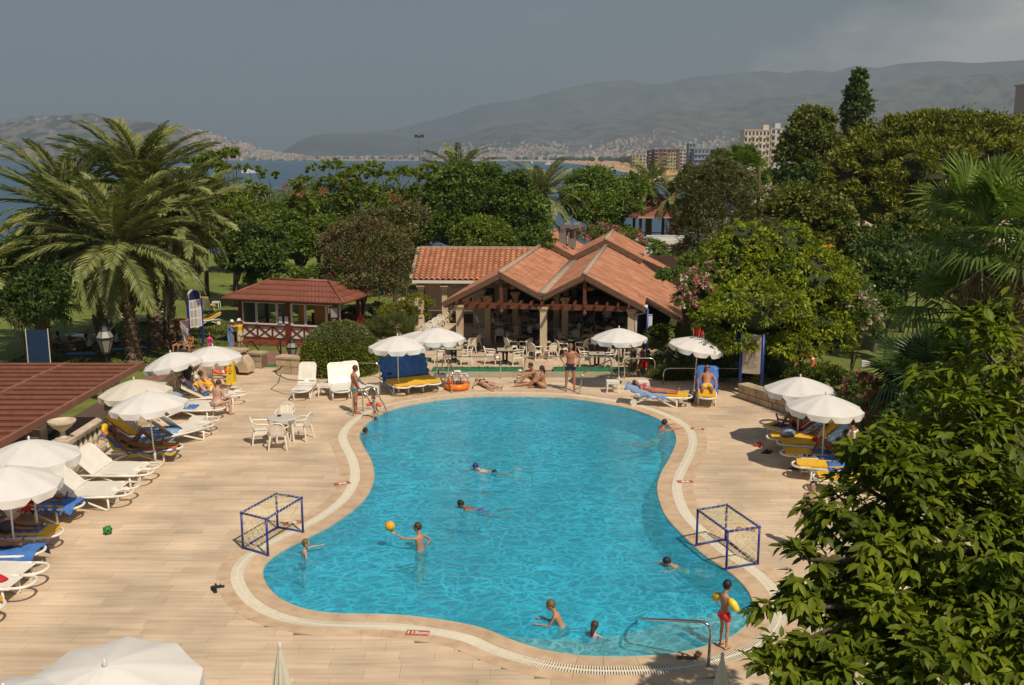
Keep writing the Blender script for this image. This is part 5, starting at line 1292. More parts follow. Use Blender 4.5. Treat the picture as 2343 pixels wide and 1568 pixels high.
# trailing plant by the notice board
TR('shrub', 'small lime green trailing plant on the stone stub by the notice board', 'shrub', 1737, 35.2, 0, [(1735,868,12,18)], [('yellowg', 420, .12, .05)], seed=51, th=.4, tr=.02, droop=.8)
# palms
PG = 'date palms on the left lawn'
date_palm('big date palm in front of the others on the left lawn', (A(290, 700, 46).x+.2, 46, L0), 5.4, .27, 78, 4.4, (-.45, 0), PG, 1)
date_palm('date palm standing behind with its crown highest against the headland', (A(352, 700, 49.5).x, 49.5, L0), 7.9, .27, 70, 4.2, (-.5, .3), PG, 2)
date_palm('twin-stemmed date palm joined at the foot with the highest one', (A(366, 700, 49.8).x+.3, 49.9, L0), 6.3, .25, 56, 3.9, (.5, .3), PG, 3)
date_palm('left date palm whose crown overlaps the sea at the frame edge', (A(218, 700, 47.5).x, 48.2, L0), 6.9, .26, 66, 4.2, (-1.5, .2), PG, 4)
date_palm('date palm at the very left with fronds drooping over the blue banner', (A(20, 700, 44).x-1.2, 43, L0), 4.3, .26, 40, 3.5, (0, 0), PG, 5)
fan_palm('low fan palm cluster at the left frame edge', (A(60, 700, 44).x, 45.5, L0), 2.9, .2, 30, .95, 1.0, (0, 0), None, 6, low=-.7)
fan_palm('second fan palm behind the left frame edge cluster', (A(15, 640, 44).x, 46.8, L0), 4.6, .2, 30, .95, 1.0, (0, 0), None, 16, low=-.7)
date_palm('date palm rising in the centre behind the restaurant', (A(1236, 500, 76).x, 76, L0), 6.6, .3, 60, 3.5, (0, 0), None, 7, N=36, lw=.075)
date_palm('pale date palm crown just above the middle trees', (A(1050, 430, 80).x, 80, L0), 8.1, .3, 40, 3.3, (0, 0), None, 8, N=32, lw=.085)
date_palm('smaller date palm crown left of the gazebo', (A(1485, 440, 100).x, 100, 0), 5.8, .3, 38, 3.4, (0, 0), None, 9, N=30, lw=.1)
date_palm('date palm crown behind the gazebo roof', (A(1540, 440, 98).x, 98, 0), 4.4, .3, 34, 3.4, (0, 0), None, 10, N=30, lw=.1)
fan_palm('far fan palm with hanging flower stalks on the right', (A(1700, 420, 72).x, 72, 0), 7.3, .25, 30, 1.2, 1.2, (0, 0), None, 11, low=-.6, w=.13, skirt=8)
fan_palm('tall fan palm with big shining leaves at the right edge', (A(2235, 700, 28).x, 28, 0), 6.4, .22, 22, 1.15, 1.2, (0, 0), None, 12, low=-.45, skirt=10)
fan_palm('second tall fan palm partly outside the right frame edge', (A(2330, 700, 27).x, 27, 0), 6.2, .22, 22, 1.15, 1.2, (0, 0), None, 13, low=-.5, skirt=14)
fan_palm('middle fan palm below the tall one with light backlit leaves', (A(2185, 700, 30).x, 29.5, 0), 3.9, .2, 26, 1.1, 1.15, (0, 0), None, 14, low=-.5, skirt=4)
fan_palm('low dark fan palm with wide spiky leaves above the pink oleander', (A(2085, 800, 26.5).x+.45, 26.3, 0), 2.2, .2, 34, 1.0, .95, (0, 0), None, 15, 'fand', low=-.4, w=.06, N=40, skirt=6)
TR('shrub', 'tangle of bushes under the right fan palms', 'shrub', 2200, 25, 0, [(2150,820,70,60,2),(2250,780,80,70,3),(2330,740,50,60,3),(2080,960,60,45,0),(2180,900,80,60,0)], [('dark', 14000, .16, .08), ('plane', 1200, .14, .07)], seed=52, th=.6, tr=.06)
# grass on the lawns: tufts where the lawn is seen close enough
P = np.stack([rng.uniform(-24, -8, 26000), rng.uniform(44, 58, 26000), np.full(26000, L0+.02)], 1)
P = P[~((P[:, 0] > -16) & (P[:, 1] < 50))]
o = leaves('grass', P, .11, .045, LM['grassb'], None, droop=-1.3, kind='stuff')
# ---- the near tree: large leaves, some of them objects of their own
nt_ = thing('broad_leaved_tree', 'large leafy tree close to the camera filling the lower right corner', 'tree', (7.3, 10.2, 0))
def N_(x, y, d, r): c = A(x, y, d); return (c.x-7.3, c.y-10.2, c.z, r, r*.95, r*.8)
nl = [N_(2290,870,11.0,.85), N_(2150,1010,10.3,.80), N_(2010,1110,9.9,.62), N_(2290,1060,10.5,1.1), N_(2130,1190,9.8,.85), N_(1935,1180,9.6,.45), N_(2250,1280,9.4,1.2), N_(2030,1330,9.2,.75), N_(1860,1330,9.0,.42),
      N_(2170,1430,8.8,.95), N_(1900,1440,8.7,.5), N_(1780,1400,8.7,.20), N_(2330,1440,9.0,1.0), N_(1960,1540,8.3,.55), N_(1760,1555,8.2,.30), N_(2200,1560,8.0,.8), N_(1830,1290,9.1,.22), N_(1800,1500,8.4,.28), N_(2230,760,11.4,.35), N_(2060,1000,10.2,.35), N_(2050,1490,8.5,.7), N_(2280,1540,8.2,.9), N_(1870,1570,8.1,.45), N_(2120,1290,9.2,.8)]
trunk_mb(4.2, .2, [(l[0], l[1], l[2], l[3], l[4], l[5]) for l in nl], seed=5, limbs=34).build('trunk', MT['bark'], nt_, True)
def bigleaf(n=5, curl=.25, wd=.33, seed=0):
    # one broad leaflet, length 1: pointed oval folded along its midrib, tip hanging down
    q = random.Random(seed); mb = MB(); prof = [.12, .95, .8, 0]; k = len(prof)-1; vs = []
    for i in range(k+1):
        t = i/k; x = t; z = -curl*t*t; w = wd*.5*prof[i]; vs += [(x, -w, z+w*.35), (x, 0, z), (x, w, z+w*.35)]
    fs = []
    for i in range(k):
        a = i*3; fs += [(a, a+3, a+4, a+1), (a+1, a+4, a+5, a+2)]
    return mb.add(vs, fs)
BL = [bigleaf(curl=c, wd=w, seed=i) for i, (c, w) in enumerate(((.12, .42), (.3, .46), (.45, .40)))]
BLM = [b.mesh('leaf', LM['near'], True) for b in BL]
BV = [np.array([list(v) for v in b.v], dtype=np.float32) for b in BL]; BF = np.array(BL[0].f, dtype=np.int32)
def bigleaves():
    mats_ = []
    w = np.array([l[3]**2 for l in nl]); w = w/w.sum()
    for l, f in zip(nl, w):
        kc = max(4, int(230*f)); cl = []
        for _ in range(kc):
            u = V(rng.normal(size=3)); u.z = abs(u.z)*.9-.5 if u.z < 0 else u.z; u.normalize(); cl.append((u, rng.uniform(.62, 1.05)))
        for _ in range(int(4300*f)):
            u, rad = cl[int(rng.integers(0, kc))]; g = V(rng.normal(size=3))*l[3]*.155; g.z *= .55
            c = V((l[0]+u.x*l[3]*rad, l[1]+u.y*l[4]*rad, l[2]+u.z*l[5]*rad))+g; u = (u+g.normalized()*.5).normalized()
            out = (u+V((rng.normal()*.4, rng.normal()*.4, .25))).normalized()
            side = out.cross(V((0, 0, 1))); side = side.normalized() if side.length > .1 else V((1, 0, 0))
            for j in range(5):                         # compound leaf: leaflets spread from one stalk
                a = (j-2)*.62+rng.normal()*.15; d = (out*math.cos(a)+side*math.sin(a)); d.z -= .38+.3*rng.random(); d.normalize()
                s = rng.uniform(.095, .175)*(1 if j != 2 else 1.15)
                y = V((0, 0, 1)).cross(d); y = y.normalized() if y.length > .1 else V((0, 1, 0)); y = (y+V(rng.normal(size=3))*.3); y = (y-d*y.dot(d)).normalized(); z = d.cross(y)
                M_ = Matrix((d*s, y*s, z*s)).transposed().to_4x4(); M_.translation = c+d*.02
                mats_.append((M_, int(rng.integers(0, 3)), rad))
    return mats_
bl = bigleaves()
def scr(M_):
    p = M_.translation+V((7.3, 10.2, 0)); return p.length
order = sorted(range(len(bl)), key=lambda i: (V((7.3, 10.2, 0))+bl[i][0].translation-V((0, 0, HC))).length)
inv = [i for i in order if inview(*(bl[i][0].translation+V((7.3, 10.2, 0))))]
pick = set(inv[:290])
VS, FS = [], []; b = 0
for i, (M_, k, r) in enumerate(bl):
    if i in pick:
        o = put('leaf', BLM[k], nt_); o.matrix_local = M_
    else:
        m3 = np.array(M_.to_3x3()); VS.append(BV[k]@m3.T+np.array(M_.translation)); FS.append(BF+b); b += len(BV[k])
VS = np.concatenate(VS).astype(np.float32); FS = np.concatenate(FS)
me = bpy.data.meshes.new('leaves'); me.vertices.add(len(VS)); me.vertices.foreach_set('co', VS.ravel()); me.loops.add(len(FS)*4); me.loops.foreach_set('vertex_index', FS.ravel())
me.polygons.add(len(FS)); me.polygons.foreach_set('loop_start', np.arange(0, len(FS)*4, 4, dtype=np.int32)); me.polygons.foreach_set('use_smooth', np.ones(len(FS), dtype=bool)); me.materials.append(LM['near']); me.update(calc_edges=True)
o = put('leaves', me, nt_); o['kind'] = 'stuff'
# ================================================================ FURNITURE
# ---- parasols
def canopy_meshes(m, tag_=''):
    N = 10; R0 = 1.03; vs = [(0, 0, 0)]; fs = []; rows = 7; K = 6
    for r in range(1, rows+1):
        t = r/rows
        for i in range(N*K):
            a = 2*PI*i/(N*K); ph = (i % K)/K; sag = math.sin(PI*ph); rr_ = R0*t*(1-.055*sag*t); z = -.36*t**1.35-.022*sag*t
            vs.append((rr_*math.cos(a), rr_*math.sin(a), z))
    n = N*K
    for i in range(n): fs.append((0, 1+i, 1+(i+1) % n))
    for r in range(rows-1):
        for i in range(n): a = 1+r*n; fs.append((a+i, a+n+i, a+n+(i+1) % n, a+(i+1) % n))
    top = MB().add(vs, fs)
    c = top.mesh('canopy', m, True)
    vs = []; fs = []
    base = 1+(rows-1)*n
    for i in range(N):
        k0 = len(vs)
        for j in range(K+1):
            p = V(top.v[base+(i*K+j) % n]); ph = j/K; d = .165*(min(1, 7*min(ph, 1-ph)+.12))**.6; o = V((p.x, p.y, 0)).normalized()*.012*math.sin(ph*PI*2+i)
            vs += [p, p+V((0, 0, -d*.6))+o, p+V((0, 0, -d))+o*2]
        for j in range(K):
            for q in range(2): a = k0+j*3+q; fs.append((a, a+1, a+4, a+3))
    v = MB().add(vs, fs).mesh('valance', m, True)
    mb = MB()
    for i in range(N):
        a = 2*PI*i/N; mb.tube([(0, 0, -.06), (R0*.5*math.cos(a), R0*.5*math.sin(a), -.175), (R0*.99*math.cos(a), R0*.99*math.sin(a), -.37)], .009, 4)
        mb.tube([(0, 0, -.55), (R0*.5*math.cos(a), R0*.5*math.sin(a), -.18)], .008, 4)
    f = mb.mesh('ribs', MT['pole'])
    return c, v, f
CAN = {'canvas': canopy_meshes(MT['canvas']), 'canvasc': canopy_meshes(MT['canvasc'])}
fin_me = MB().lathe([(.022, 0), (.03, .02), (.02, .04), (.026, .07), (.012, .09)], 8).mesh('finial', MT['pole'], True)
foot_me = MB().lathe([(.22, 0), (.24, .015), (.24, .075), (.20, .10), (.05, .11)], 18).mesh('foot', MT['conc'], False)
slv_me = MB().lathe([(.035, .08), (.035, .42), (.026, .44)], 10).mesh('sleeve', MT['pole'], True)
def umbrella(label, fin, base=None, tilt=(0, 0), h=2.15, m='canvas', turn=0.0, foot=True, dy=0.0, group='white scalloped parasols round the pool', s=1.0):
    if base is None: b = G(fin[0], fin[1], h); b.z = 0; top = V((0, 0, h))
    else:
        b = G(base[0], base[1], 0); p = A(fin[0], fin[1], b.y); top = V((p.x-b.x, 0, p.z))
    b.y += dy
    t = thing('parasol', label, 'parasol', b, 0, group); ax = (top.normalized()+V((tilt[0], tilt[1], 0))).normalized()
    MB().tube([(0, 0, .02), top*.62, top-ax*.03], .021, 8).build('pole', MT['pole'], t, True)
    q = ax.to_track_quat('Z', 'Y').to_euler(); M_ = Matrix.Translation(top) @ q.to_matrix().to_4x4() @ Matrix.Rotation(turn, 4, 'Z') @ Matrix.Scale(s, 4)
    for nm, me in zip(('canopy', 'valance', 'ribs'), CAN[m]): o = put(nm, me, t); o.matrix_local = M_
    o = put('finial', fin_me, t); o.matrix_local = M_
    if foot: put('foot', foot_me, t); o = put('sleeve', slv_me, t)
    return t
umbrella('parasol nearest the dome hedge, standing before the blue covered loungers', (909, 769), (912, 905), turn=.1)
umbrella('parasol planted by the orange inflatable ring', (999, 750), (1000, 894), turn=.25)
umbrella('parasol standing behind the pair by the blue covered loungers', (962, 758), (957, 872), turn=.5)
umbrella('parasol over the stools in front of the dark restaurant opening', (1416, 751), (1415, 888), turn=.3)
umbrella('tilted parasol leaning over the couple sunbathing beside the notice board', (1598, 771), (1587, 893), (.10, -.05), turn=.0, foot=False)
umbrella('far parasol of the two overlapping at the right under leaf shade', (1831, 863), None, (.0, .0), 2.1, turn=.2)
umbrella('near parasol of the two overlapping at the right with streaky leaf shade', (1889, 903), None, (.03, .0), 2.12, turn=.5)
umbrella('parasol tilted over the woman with the bare back on the left', (390, 807), (405, 920), (-.12, -.03), turn=.1, foot=False)
umbrella('parasol behind with its white canopy overlapping toward the stone grotto', (486, 792), (488, 905), (-.03, 0), turn=.4, foot=False)
umbrella('cream parasol with a crumpled rim between two white ones', (306, 869), None, (-.05, -.02), 2.0, 'canvasc', .3, False)
umbrella('parasol standing over the man on the striped towel', (337, 897), (356, 1066), (-.02, 0), turn=.15)
umbrella('parasol at the frame edge just below the stone urn', (66, 1007), None, (.0, 0), 2.15, turn=.2, s=1.05)
umbrella('parasol at the left frame edge shading the readers', (15, 1068), None, (.05, -.02), 2.15, turn=.0, s=1.02)
umbrella('large near parasol seen from above at the bottom left', (240, 1524), None, (.03, -.16), 2.2, turn=.28, foot=False, s=1.12)
umbrella('near parasol cut off in the bottom left corner', (8, 1580), None, (.0, .0), 2.2, turn=.1, foot=False, s=1.1)
def closed_parasol(label, fin, h, tone, lean=0):
    b = G(fin[0], fin[1], h); t = thing('parasol', label, 'parasol', (b.x, b.y, 0), 0, 'closed parasols at the near edge')
    mb = MB(); n = 20; vs = []; prof = [(.02, 0), (.035, -.06), (.075, -.3), (.12, -.65), (.155, -1.0), (.17, -1.25), (.15, -1.32)]
    for r, z in prof:
        for j in range(n): a = 2*PI*j/n; k = r*(1+(.22 if j % 2 else -.12)*min(1, -z*2)); vs.append((k*math.cos(a), k*math.sin(a), h+z))
    mb.add(vs, [(i*n+j, i*n+(j+1) % n, (i+1)*n+(j+1) % n, (i+1)*n+j) for i in range(len(prof)-1) for j in range(n)]).build('canopy', tone, t, False)
    MB().tube([(0, 0, 0), (0, 0, h-.02)], .02, 8).build('pole', MT['pole'], t); put('finial', fin_me, t, (0, 0, h-.01)); put('foot', foot_me, t)
    MB().torus((0, 0, h-.72), .135, .012, 16, 6).build('tie', MT['canvas'], t)
closed_parasol('closed cream parasol pointing up at the bottom centre', (640, 1483), 2.3, MT['canvasc'])
closed_parasol('closed white parasol in the shade of the big leafy tree', (1652, 1507), 2.3, MT['canvas'])
# ---- sun loungers
def rounded(w, l, r0, r1, n=5):
    # outline with round far corners (y up to l) and nearly square near ones
    P = [(-w/2, 0), (w/2, 0)]
    for i in range(n+1): a = PI/2*i/n; P.append((w/2-r1+r1*math.cos(a), l-r1+r1*math.sin(a)))
    for i in range(n+1): a = PI/2+PI/2*i/n; P.append((-w/2+r1+r1*math.cos(a), l-r1+r1*math.sin(a)))
    return P
def slats_panel(w, l, n, th, curve, r, gap=.012, y0=0.0):
    mb = MB(); sw_ = w/n
    for i in range(n):
        x = -w/2+(i+.5)*sw_; e = abs(x)/(w/2); ln = l-(r*(1-math.sqrt(max(0, 1-max(0, (abs(x)+sw_/2-(w/2-r))/r)**2))) if abs(x)+sw_/2 > w/2-r else 0)
        K = 5; vs = []
        for k in range(K+1):
            y = y0+(ln)*k/K; z = curve*math.sin(PI*k/K)
            for sx in (-1, 1):
                for zz in (0, -th): vs.append((x+sx*(sw_-gap)/2, y, z+zz))
        fs = []
        for k in range(K): a = k*4; fs += [(a, a+2, a+6, a+4), (a+1, a+5, a+7, a+3), (a, a+4, a+5, a+1), (a+2, a+3, a+7, a+6)]
        fs += [(0, 1, 3, 2), (K*4, K*4+2, K*4+3, K*4+1)]; mb.add(vs, fs)
    return mb
SEAT = MB().prism(rounded(.62, 1.06, .02, .04), -.018, -.004); s2 = slats_panel(.60, 1.05, 11, .012, .03, .03, .006, .0); SEAT.add(s2.v, s2.f)
SEAT_ME = SEAT.mesh('seat', MT['plast'])
BK = MB().prism(rounded(.64, .80, .02, .14), -.026, -.012); s2 = slats_panel(.62, .79, 11, .012, -.018, .14, .006, .0); BK.add(s2.v, s2.f)
BK_ME = BK.mesh('backrest', MT['plast'])
SL_ME = MB(); [SL_ME.box((x, .30, .004), (.006, .24, .006)) for x in (-.14, -.07, 0, .07, .14)]; SL_ME = SL_ME.mesh('backrest_slot', mat('slot_gap', (.45, .42, .37), .8))
lp = []
for i in range(13): a = -PI/2+PI*i/12; lp.append((.30*math.sin(a), 1.12+.32*max(0, math.cos(a))**.8, .005))
LOOP_ME = MB().tube([(-.30, .98, .0)]+lp+[(.30, .98, .0)], .030, 8).mesh('foot_loop', MT['plast'], True)
RAIL_ME = MB().tube([(0, -.62, -.03), (0, -.1, -.02), (0, .5, -.02), (0, 1.12, -.0)], [.022, .03, .03, .03], 8).mesh('side_rail', MT['plast'], True)
LEG_ME = MB().tube([(0, .95, -.02), (0, .97, -.32), (0, .93, -.345), (0, .88, -.335), (0, .15, -.03)], .026, 8).mesh('leg', MT['plast'], True)
RLEG_ME = MB().tube([(0, .1, -.03), (0, -.38, -.24), (0, -.52, -.24)], .024, 8).mesh('leg', MT['plast'], True)
WH_ME = MB().lathe([(.035, -.025), (.115, -.025), (.115, .025), (.035, .025)], 16, M=Matrix.Rotation(PI/2, 4, 'Y')).mesh('wheel', MT['plast'], False)
PAD_ME = MB().prism(rounded(.60, 1.30, .02, .08), 0, .05).mesh('cushion', MT['yellow'])
def lounger(label, head, foot, ang=50, pad=False, group='plastic sun loungers round the pool', z0=0.0, rz=None, m=None):
    Fp = G(foot[0], foot[1], z0+.36)
    if rz is None:
        Hp = G(head[0], head[1], z0+.36+.8*math.sin(R(ang))); d = (Fp-Hp); d.z = 0; d.normalize()
    else: d = V((-math.sin(rz), math.cos(rz), 0))
    hinge = Fp-d*1.42; a = math.atan2(-d.x, d.y)
    t = thing('sun_lounger', label, 'sun lounger', (hinge.x, hinge.y, z0), a, group); zz = .36
    put('seat', SEAT_ME, t, (0, 0, zz)); put('foot_loop', LOOP_ME, t, (0, 0, zz))
    b = put('backrest', BK_ME, t, (0, 0, zz+.01), Euler((R(ang), 0, PI), 'XYZ'))
    if ang > 60: put('backrest_slot', SL_ME, b)
    for s in (-1, 1):
        put('side_rail', RAIL_ME, t, (s*.315, 0, zz)); put('leg', LEG_ME, t, (s*.285, 0, zz)); put('leg', RLEG_ME, t, (s*.27, 0, zz)); put('wheel', WH_ME, t, (s*.33, -.5, .115))
    if pad: put('cushion', PAD_ME, t, (0, .02, zz+.03)); put('back_cushion', PAD_ME, t, (0, -.0, zz+.05), Euler((R(ang), 0, PI), 'XYZ'), (1, .62, 1))
    t['ang'] = ang; return t
def towel(lg, label, m, y0=-.78, y1=.5, w=.74, thick=.035, side=.10, seed=0, cat='towel', name='towel', lift=.03):
    # cloth laid along backrest and seat, hanging a little over both sides
    q = random.Random(seed); an = R(lg['ang']); K = 16; J = 9; vs = []
    for k in range(K+1):
        y = y0+(y1-y0)*k/K
        for j in range(J):
            u = -1+2*j/(J-1); x = u*w/2*(1+.04*math.sin(k*1.3+seed)); dz = -side*max(0, abs(u)-.72)/.28*(1+.4*math.sin(k*1.7+j))+.012*math.sin(k*1.1+j*1.9+seed)
            if y < 0: nl_ = lift+thick+dz; p = (x, y*math.cos(an)+nl_*math.sin(an), .36+.02-y*math.sin(an)+nl_*math.cos(an))
            else: p = (x, y, .36+lift+thick+dz)
            vs.append(p)
    fs = [(k*J+j, k*J+j+1, (k+1)*J+j+1, (k+1)*J+j) for k in range(K) for j in range(J-1)]
    n = len(vs); vs += [(x, y, z-.02) for x, y, z in vs]; fs += [(n+a, n+d_, n+c_, n+b_) for a, b_, c_, d_ in fs]
    def wall(idx):
        for a, b_ in zip(idx, idx[1:]): fs.append((a, b_, n+b_, n+a))
    wall(list(range(J))[::-1]); wall([K*J+j for j in range(J)]); wall([k*J for k in range(K+1)]); wall([k*J+J-1 for k in range(K+1)][::-1])
    mb = MB(); mb.add(vs, fs); o = mb.build(name, m, None, True, loc=lg.location, rot=lg.rotation_euler.z); tag(o, label, cat); return o
def stripes(name, cols, scale, axis=0, obj=True, rough=.9, noise=.15):
    m = bpy.data.materials.new(name); m.use_nodes = True; nt = m.node_tree; b = nt.nodes['Principled BSDF']; b.inputs['Roughness'].default_value = rough
    tcn = nt.nodes.new('ShaderNodeTexCoord'); sx = nt.nodes.new('ShaderNodeSeparateXYZ'); nz = nt.nodes.new('ShaderNodeTexNoise'); nz.inputs['Scale'].default_value = 7
    ad = nt.nodes.new('ShaderNodeVectorMath'); ad.operation = 'MULTIPLY_ADD'; ad.inputs[1].default_value = (noise,)*3
    nt.links.new(tcn.outputs['Object'], nz.inputs['Vector']); nt.links.new(nz.outputs['Color'], ad.inputs[0]); nt.links.new(tcn.outputs['Object'], ad.inputs[2]); nt.links.new(ad.outputs[0], sx.inputs[0])
    mu = nt.nodes.new('ShaderNodeMath'); mu.operation = 'MULTIPLY'; mu.inputs[1].default_value = scale; nt.links.new(sx.outputs[axis], mu.inputs[0])
    fr = nt.nodes.new('ShaderNodeMath'); fr.operation = 'FRACT'; nt.links.new(mu.outputs[0], fr.inputs[0])
    cr = nt.nodes.new('ShaderNodeValToRGB'); cr.color_ramp.interpolation = 'CONSTANT'; el = cr.color_ramp.elements
    while len(el) < len(cols): el.new(.5)
    for i, c_ in enumerate(cols): el[i].position = i/len(cols); el[i].color = (*c_, 1)
    nt.links.new(fr.outputs[0], cr.inputs[0]); nt.links.new(cr.outputs[0], b.inputs['Base Color']); return m
MT['striped'] = stripes('striped_towel', [(.45, .33, .02), (.50, .05, .03), (.22, .26, .03), (.48, .34, .02), (.50, .06, .03), (.06, .10, .25)], 2.4, 0, noise=.1)
MT['redprint'] = stripes('red_print_towel', [(.50, .02, .015), (.55, .05, .01), (.48, .015, .015), (.02, .02, .02), (.5, .02, .015), (.6, .5, .45)], 2.3, 1, noise=.5)
W = {}
W[1] = lounger('empty white lounger alone beside the stone wall, facing the pool', (695, 838), (683, 898), 62)
W[2] = lounger('white lounger between two stools facing the pool', (773, 838), (783, 898), 62)
W[3] = lounger('white lounger half hidden behind the standing woman', (813, 837), (829, 893), 62)
W['A1'] = lounger('upper lounger of the empty white pair beside the balustrade, farther of the two', (224, 1019), (363, 1068), 42)
W['A2'] = lounger('upper empty white pair beside the balustrade, nearer of the two', (203, 1033), (347, 1081), 42)
W['A3'] = lounger('lower empty white pair beside the balustrade, farther of the two', (159, 1064), (315, 1112), 42)
W['A4'] = lounger('lower empty white pair beside the balustrade, nearest to the shaded readers', (140, 1079), (300, 1127), 42)
W['B1'] = lounger('empty white lounger behind the striped-towel parasol, farther of its pair', (389, 944), (494, 956), 42)
W['B2'] = lounger('empty white lounger behind the striped-towel parasol, nearer of its pair', (377, 953), (483, 969), 42)
W['C1'] = lounger('white lounger with the bare-backed woman sitting on it', (415, 892), (516, 922), 35)
W['C2'] = lounger('white lounger with the crumpled blue towel in the middle', (405, 902), (512, 934), 35)
W['C0'] = lounger('white lounger with the grey patterned towel and the dark-haired boy', (452, 864), (550, 889), 45)
W['C3'] = lounger('white lounger carrying the stretched-out child with the pale cap', (470, 880), (563, 900), 30)
W['D1'] = lounger('lounger under the man on the striped towel', (263, 988), (416, 1022), 40)
W['D2'] = lounger('lounger under the light blue towel next to the man on stripes', (273, 953), (412, 985), 40, True)
W['E1'] = lounger('lounger of the reader with the red printed towel', (25, 1105), (186, 1157), 38, True)
W['E2'] = lounger('lounger with yellow cushion and the crumpled blue towel at its foot', (-25, 1170), (140, 1219), 38, True)
W['E3'] = lounger('lounger with the blue towel hanging off its corner', (-62, 1208), (98, 1260), 38)
W['F1'] = lounger('empty white lounger at the left frame edge, farther of the pair', (-65, 1255), (104, 1303), 30)
W['F2'] = lounger('white lounger at the left frame edge with a red cloth on it', (-95, 1285), (77, 1333), 30)
W['F3'] = lounger('lounger tip with yellow cushion just showing at the left frame edge', (-170, 1340), (4, 1388), 30, True)
W['R0'] = lounger('white lounger farthest back in the shaded row on the right', (1840, 950), (1745, 963), 40)
W['R1'] = lounger('yellow cushioned lounger with a dark towel square at the foot', (1861, 958), (1752, 972), 40, True)
W['R2'] = lounger('yellow cushioned lounger with a clear bag and blue clothes on it', (1876, 965), (1755, 1000), 42, True)
W['R3'] = lounger('empty yellow cushioned lounger with a pale blue towel over its back', (1897, 968), (1779, 1013), 50, True)
W['R4'] = lounger('yellow cushioned lounger of the reading woman with dark hair', (1926, 996), (1787, 1036), 46, True)
W['R5'] = lounger('yellow cushioned lounger nearest the woman in the white top', (1946, 1022), (1813, 1062), 46, True)
W['R6'] = lounger('yellow cushioned lounger half buried under the leafy tree', (1995, 1052), (1861, 1092), 40, True)
W['P1'] = lounger('lounger of the woman in pink lying beside the stools', (1482, 886), (1581, 908), 18, True)
W['P2'] = lounger('lounger of the man in yellow shorts facing the pool', (1618, 852), (1617, 913), 55, True)
W['S1'] = lounger('blue covered lounger nearest the stool, first of the three in a row', (897, 828), (927, 888), 58, True)
W['S2'] = lounger('blue covered lounger in the middle of the three in a row', (932, 826), (961, 884), 58, True)
W['S3'] = lounger('blue covered lounger nearest the orange inflatable ring', (966, 824), (996, 880), 58, True)
GL = 'loungers out on the lower lawn'
for lb, hd_, ft, an, pad in (('white lounger on the lawn right behind the left palm trunk', (235, 742), (174, 769), 45, False), ('white lounger on the lawn half behind a drooping frond', (203, 745), (155, 765), 45, False), ('white lounger farther up the lawn between two palm trunks', (257, 697), (223, 715), 45, False),
      ('lounger with yellow cushion and light blue towel on the lawn', (338, 708), (305, 724), 40, True), ('white lounger beside the pair of palm stems on the lawn', (395, 706), (371, 714), 40, False), ('yellow topped lounger under the seated man on the lawn', (462, 722), (425, 738), 20, True), ('glossy yellow stacked lounger pads near the sign board', (470, 680), (483, 698), 60, True), ('white lounger glimpsed through the left palm fronds', (262, 706), (240, 716), 40, False)):
    W[lb] = lounger(lb, hd_, ft, an, pad, GL, L0)
tb = towel(W['lounger with yellow cushion and light blue towel on the lawn'], 'light blue towel on the yellow lawn lounger', MT['towell'], -.7, .8)
for k, c_ in (('S1', 'nearest the stool'), ('S2', 'on the middle lounger of three'), ('S3', 'nearest the orange inflatable ring')):
    towel(W[k], 'blue towel draped over the raised back '+c_, MT['towel'], -.86, .12, .76, .07, .16, seed=ord(k[1]), lift=.07); 
towel(W['C0'], 'grey patterned beach towel behind the dark-haired boy', stripes('grey_print', [(.35, .36, .40), (.4, .4, .45), (.3, .1, .2), (.05, .06, .12)], 1.1, 1, noise=.6), -.84, .2, seed=3)
towel(W['D1'], 'striped towel in yellow, red and green under the sunbathing man', MT['striped'], -.84, 1.32, .80, .03, .14, seed=4)
towel(W['D2'], 'light blue towel hanging over the lounger corner behind the striped one', MT['towell'], .2, 1.40, .80, .06, .22, seed=5)
towel(W['E1'], 'red towel with black and white print under the reader', MT['redprint'], -.84, .62, .78, .06, .16, seed=6)
towel(W['E1'], 'blue towel over the foot end of the red towel lounger', MT['towel'], .42, 1.40, .74, .08, .16, seed=16)
towel(W['E2'], 'crumpled blue towel on the yellow cushion with the newspaper reader', MT['towel'], .45, 1.02, .62, .07, .08, seed=7)
towel(W['E2'], 'pink towel under the newspaper reader', mat('pink_towel', (.5, .2, .38), .9), -.8, .4, .7, .06, .08, seed=17)
towel(W['E3'], 'blue towel under the crossed bare feet', MT['towel'], -.8, 1.38, .80, .04, .22, seed=8)
towel(W['C2'], 'small crumpled blue towel on the white lounger', MT['towel'], .12, .55, .52, .04, .05, seed=9)
towel(W['C2'], 'pale green towel over the lounger back beside the blue one', mat('pale_green_towel', (.45, .50, .42), .95), -.84, .1, .72, .03, .1, seed=19)
towel(W['R1'], 'blue towel under the man with raised knees', MT['towel'], -.8, .55, .72, .06, .1, seed=10)
towel(W['R1'], 'dark navy towel square on the yellow foot end', MT['navy'], .72, 1.12, .46, .06, .0, seed=20)
towel(W['R3'], 'pale blue towel hanging over the raised back on the right', MT['towelp'], -.88, .3, .84, .07, .22, seed=11)
towel(W['R4'], 'blue towel under the reading woman', MT['towel'], -.84, .62, .76, .06, .12, seed=12)
towel(W['R5'], 'blue towel on the lounger next to the woman in white', MT['towel'], -.84, .55, .76, .06, .14, seed=13)
towel(W['P1'], 'light blue towel under the woman in pink', MT['towell'], -.84, .62, .74, .06, .12, seed=14)
towel(W['P2'], 'blue towel behind the man in yellow shorts', MT['towel'], -.86, .35, .78, .07, .14, seed=15)
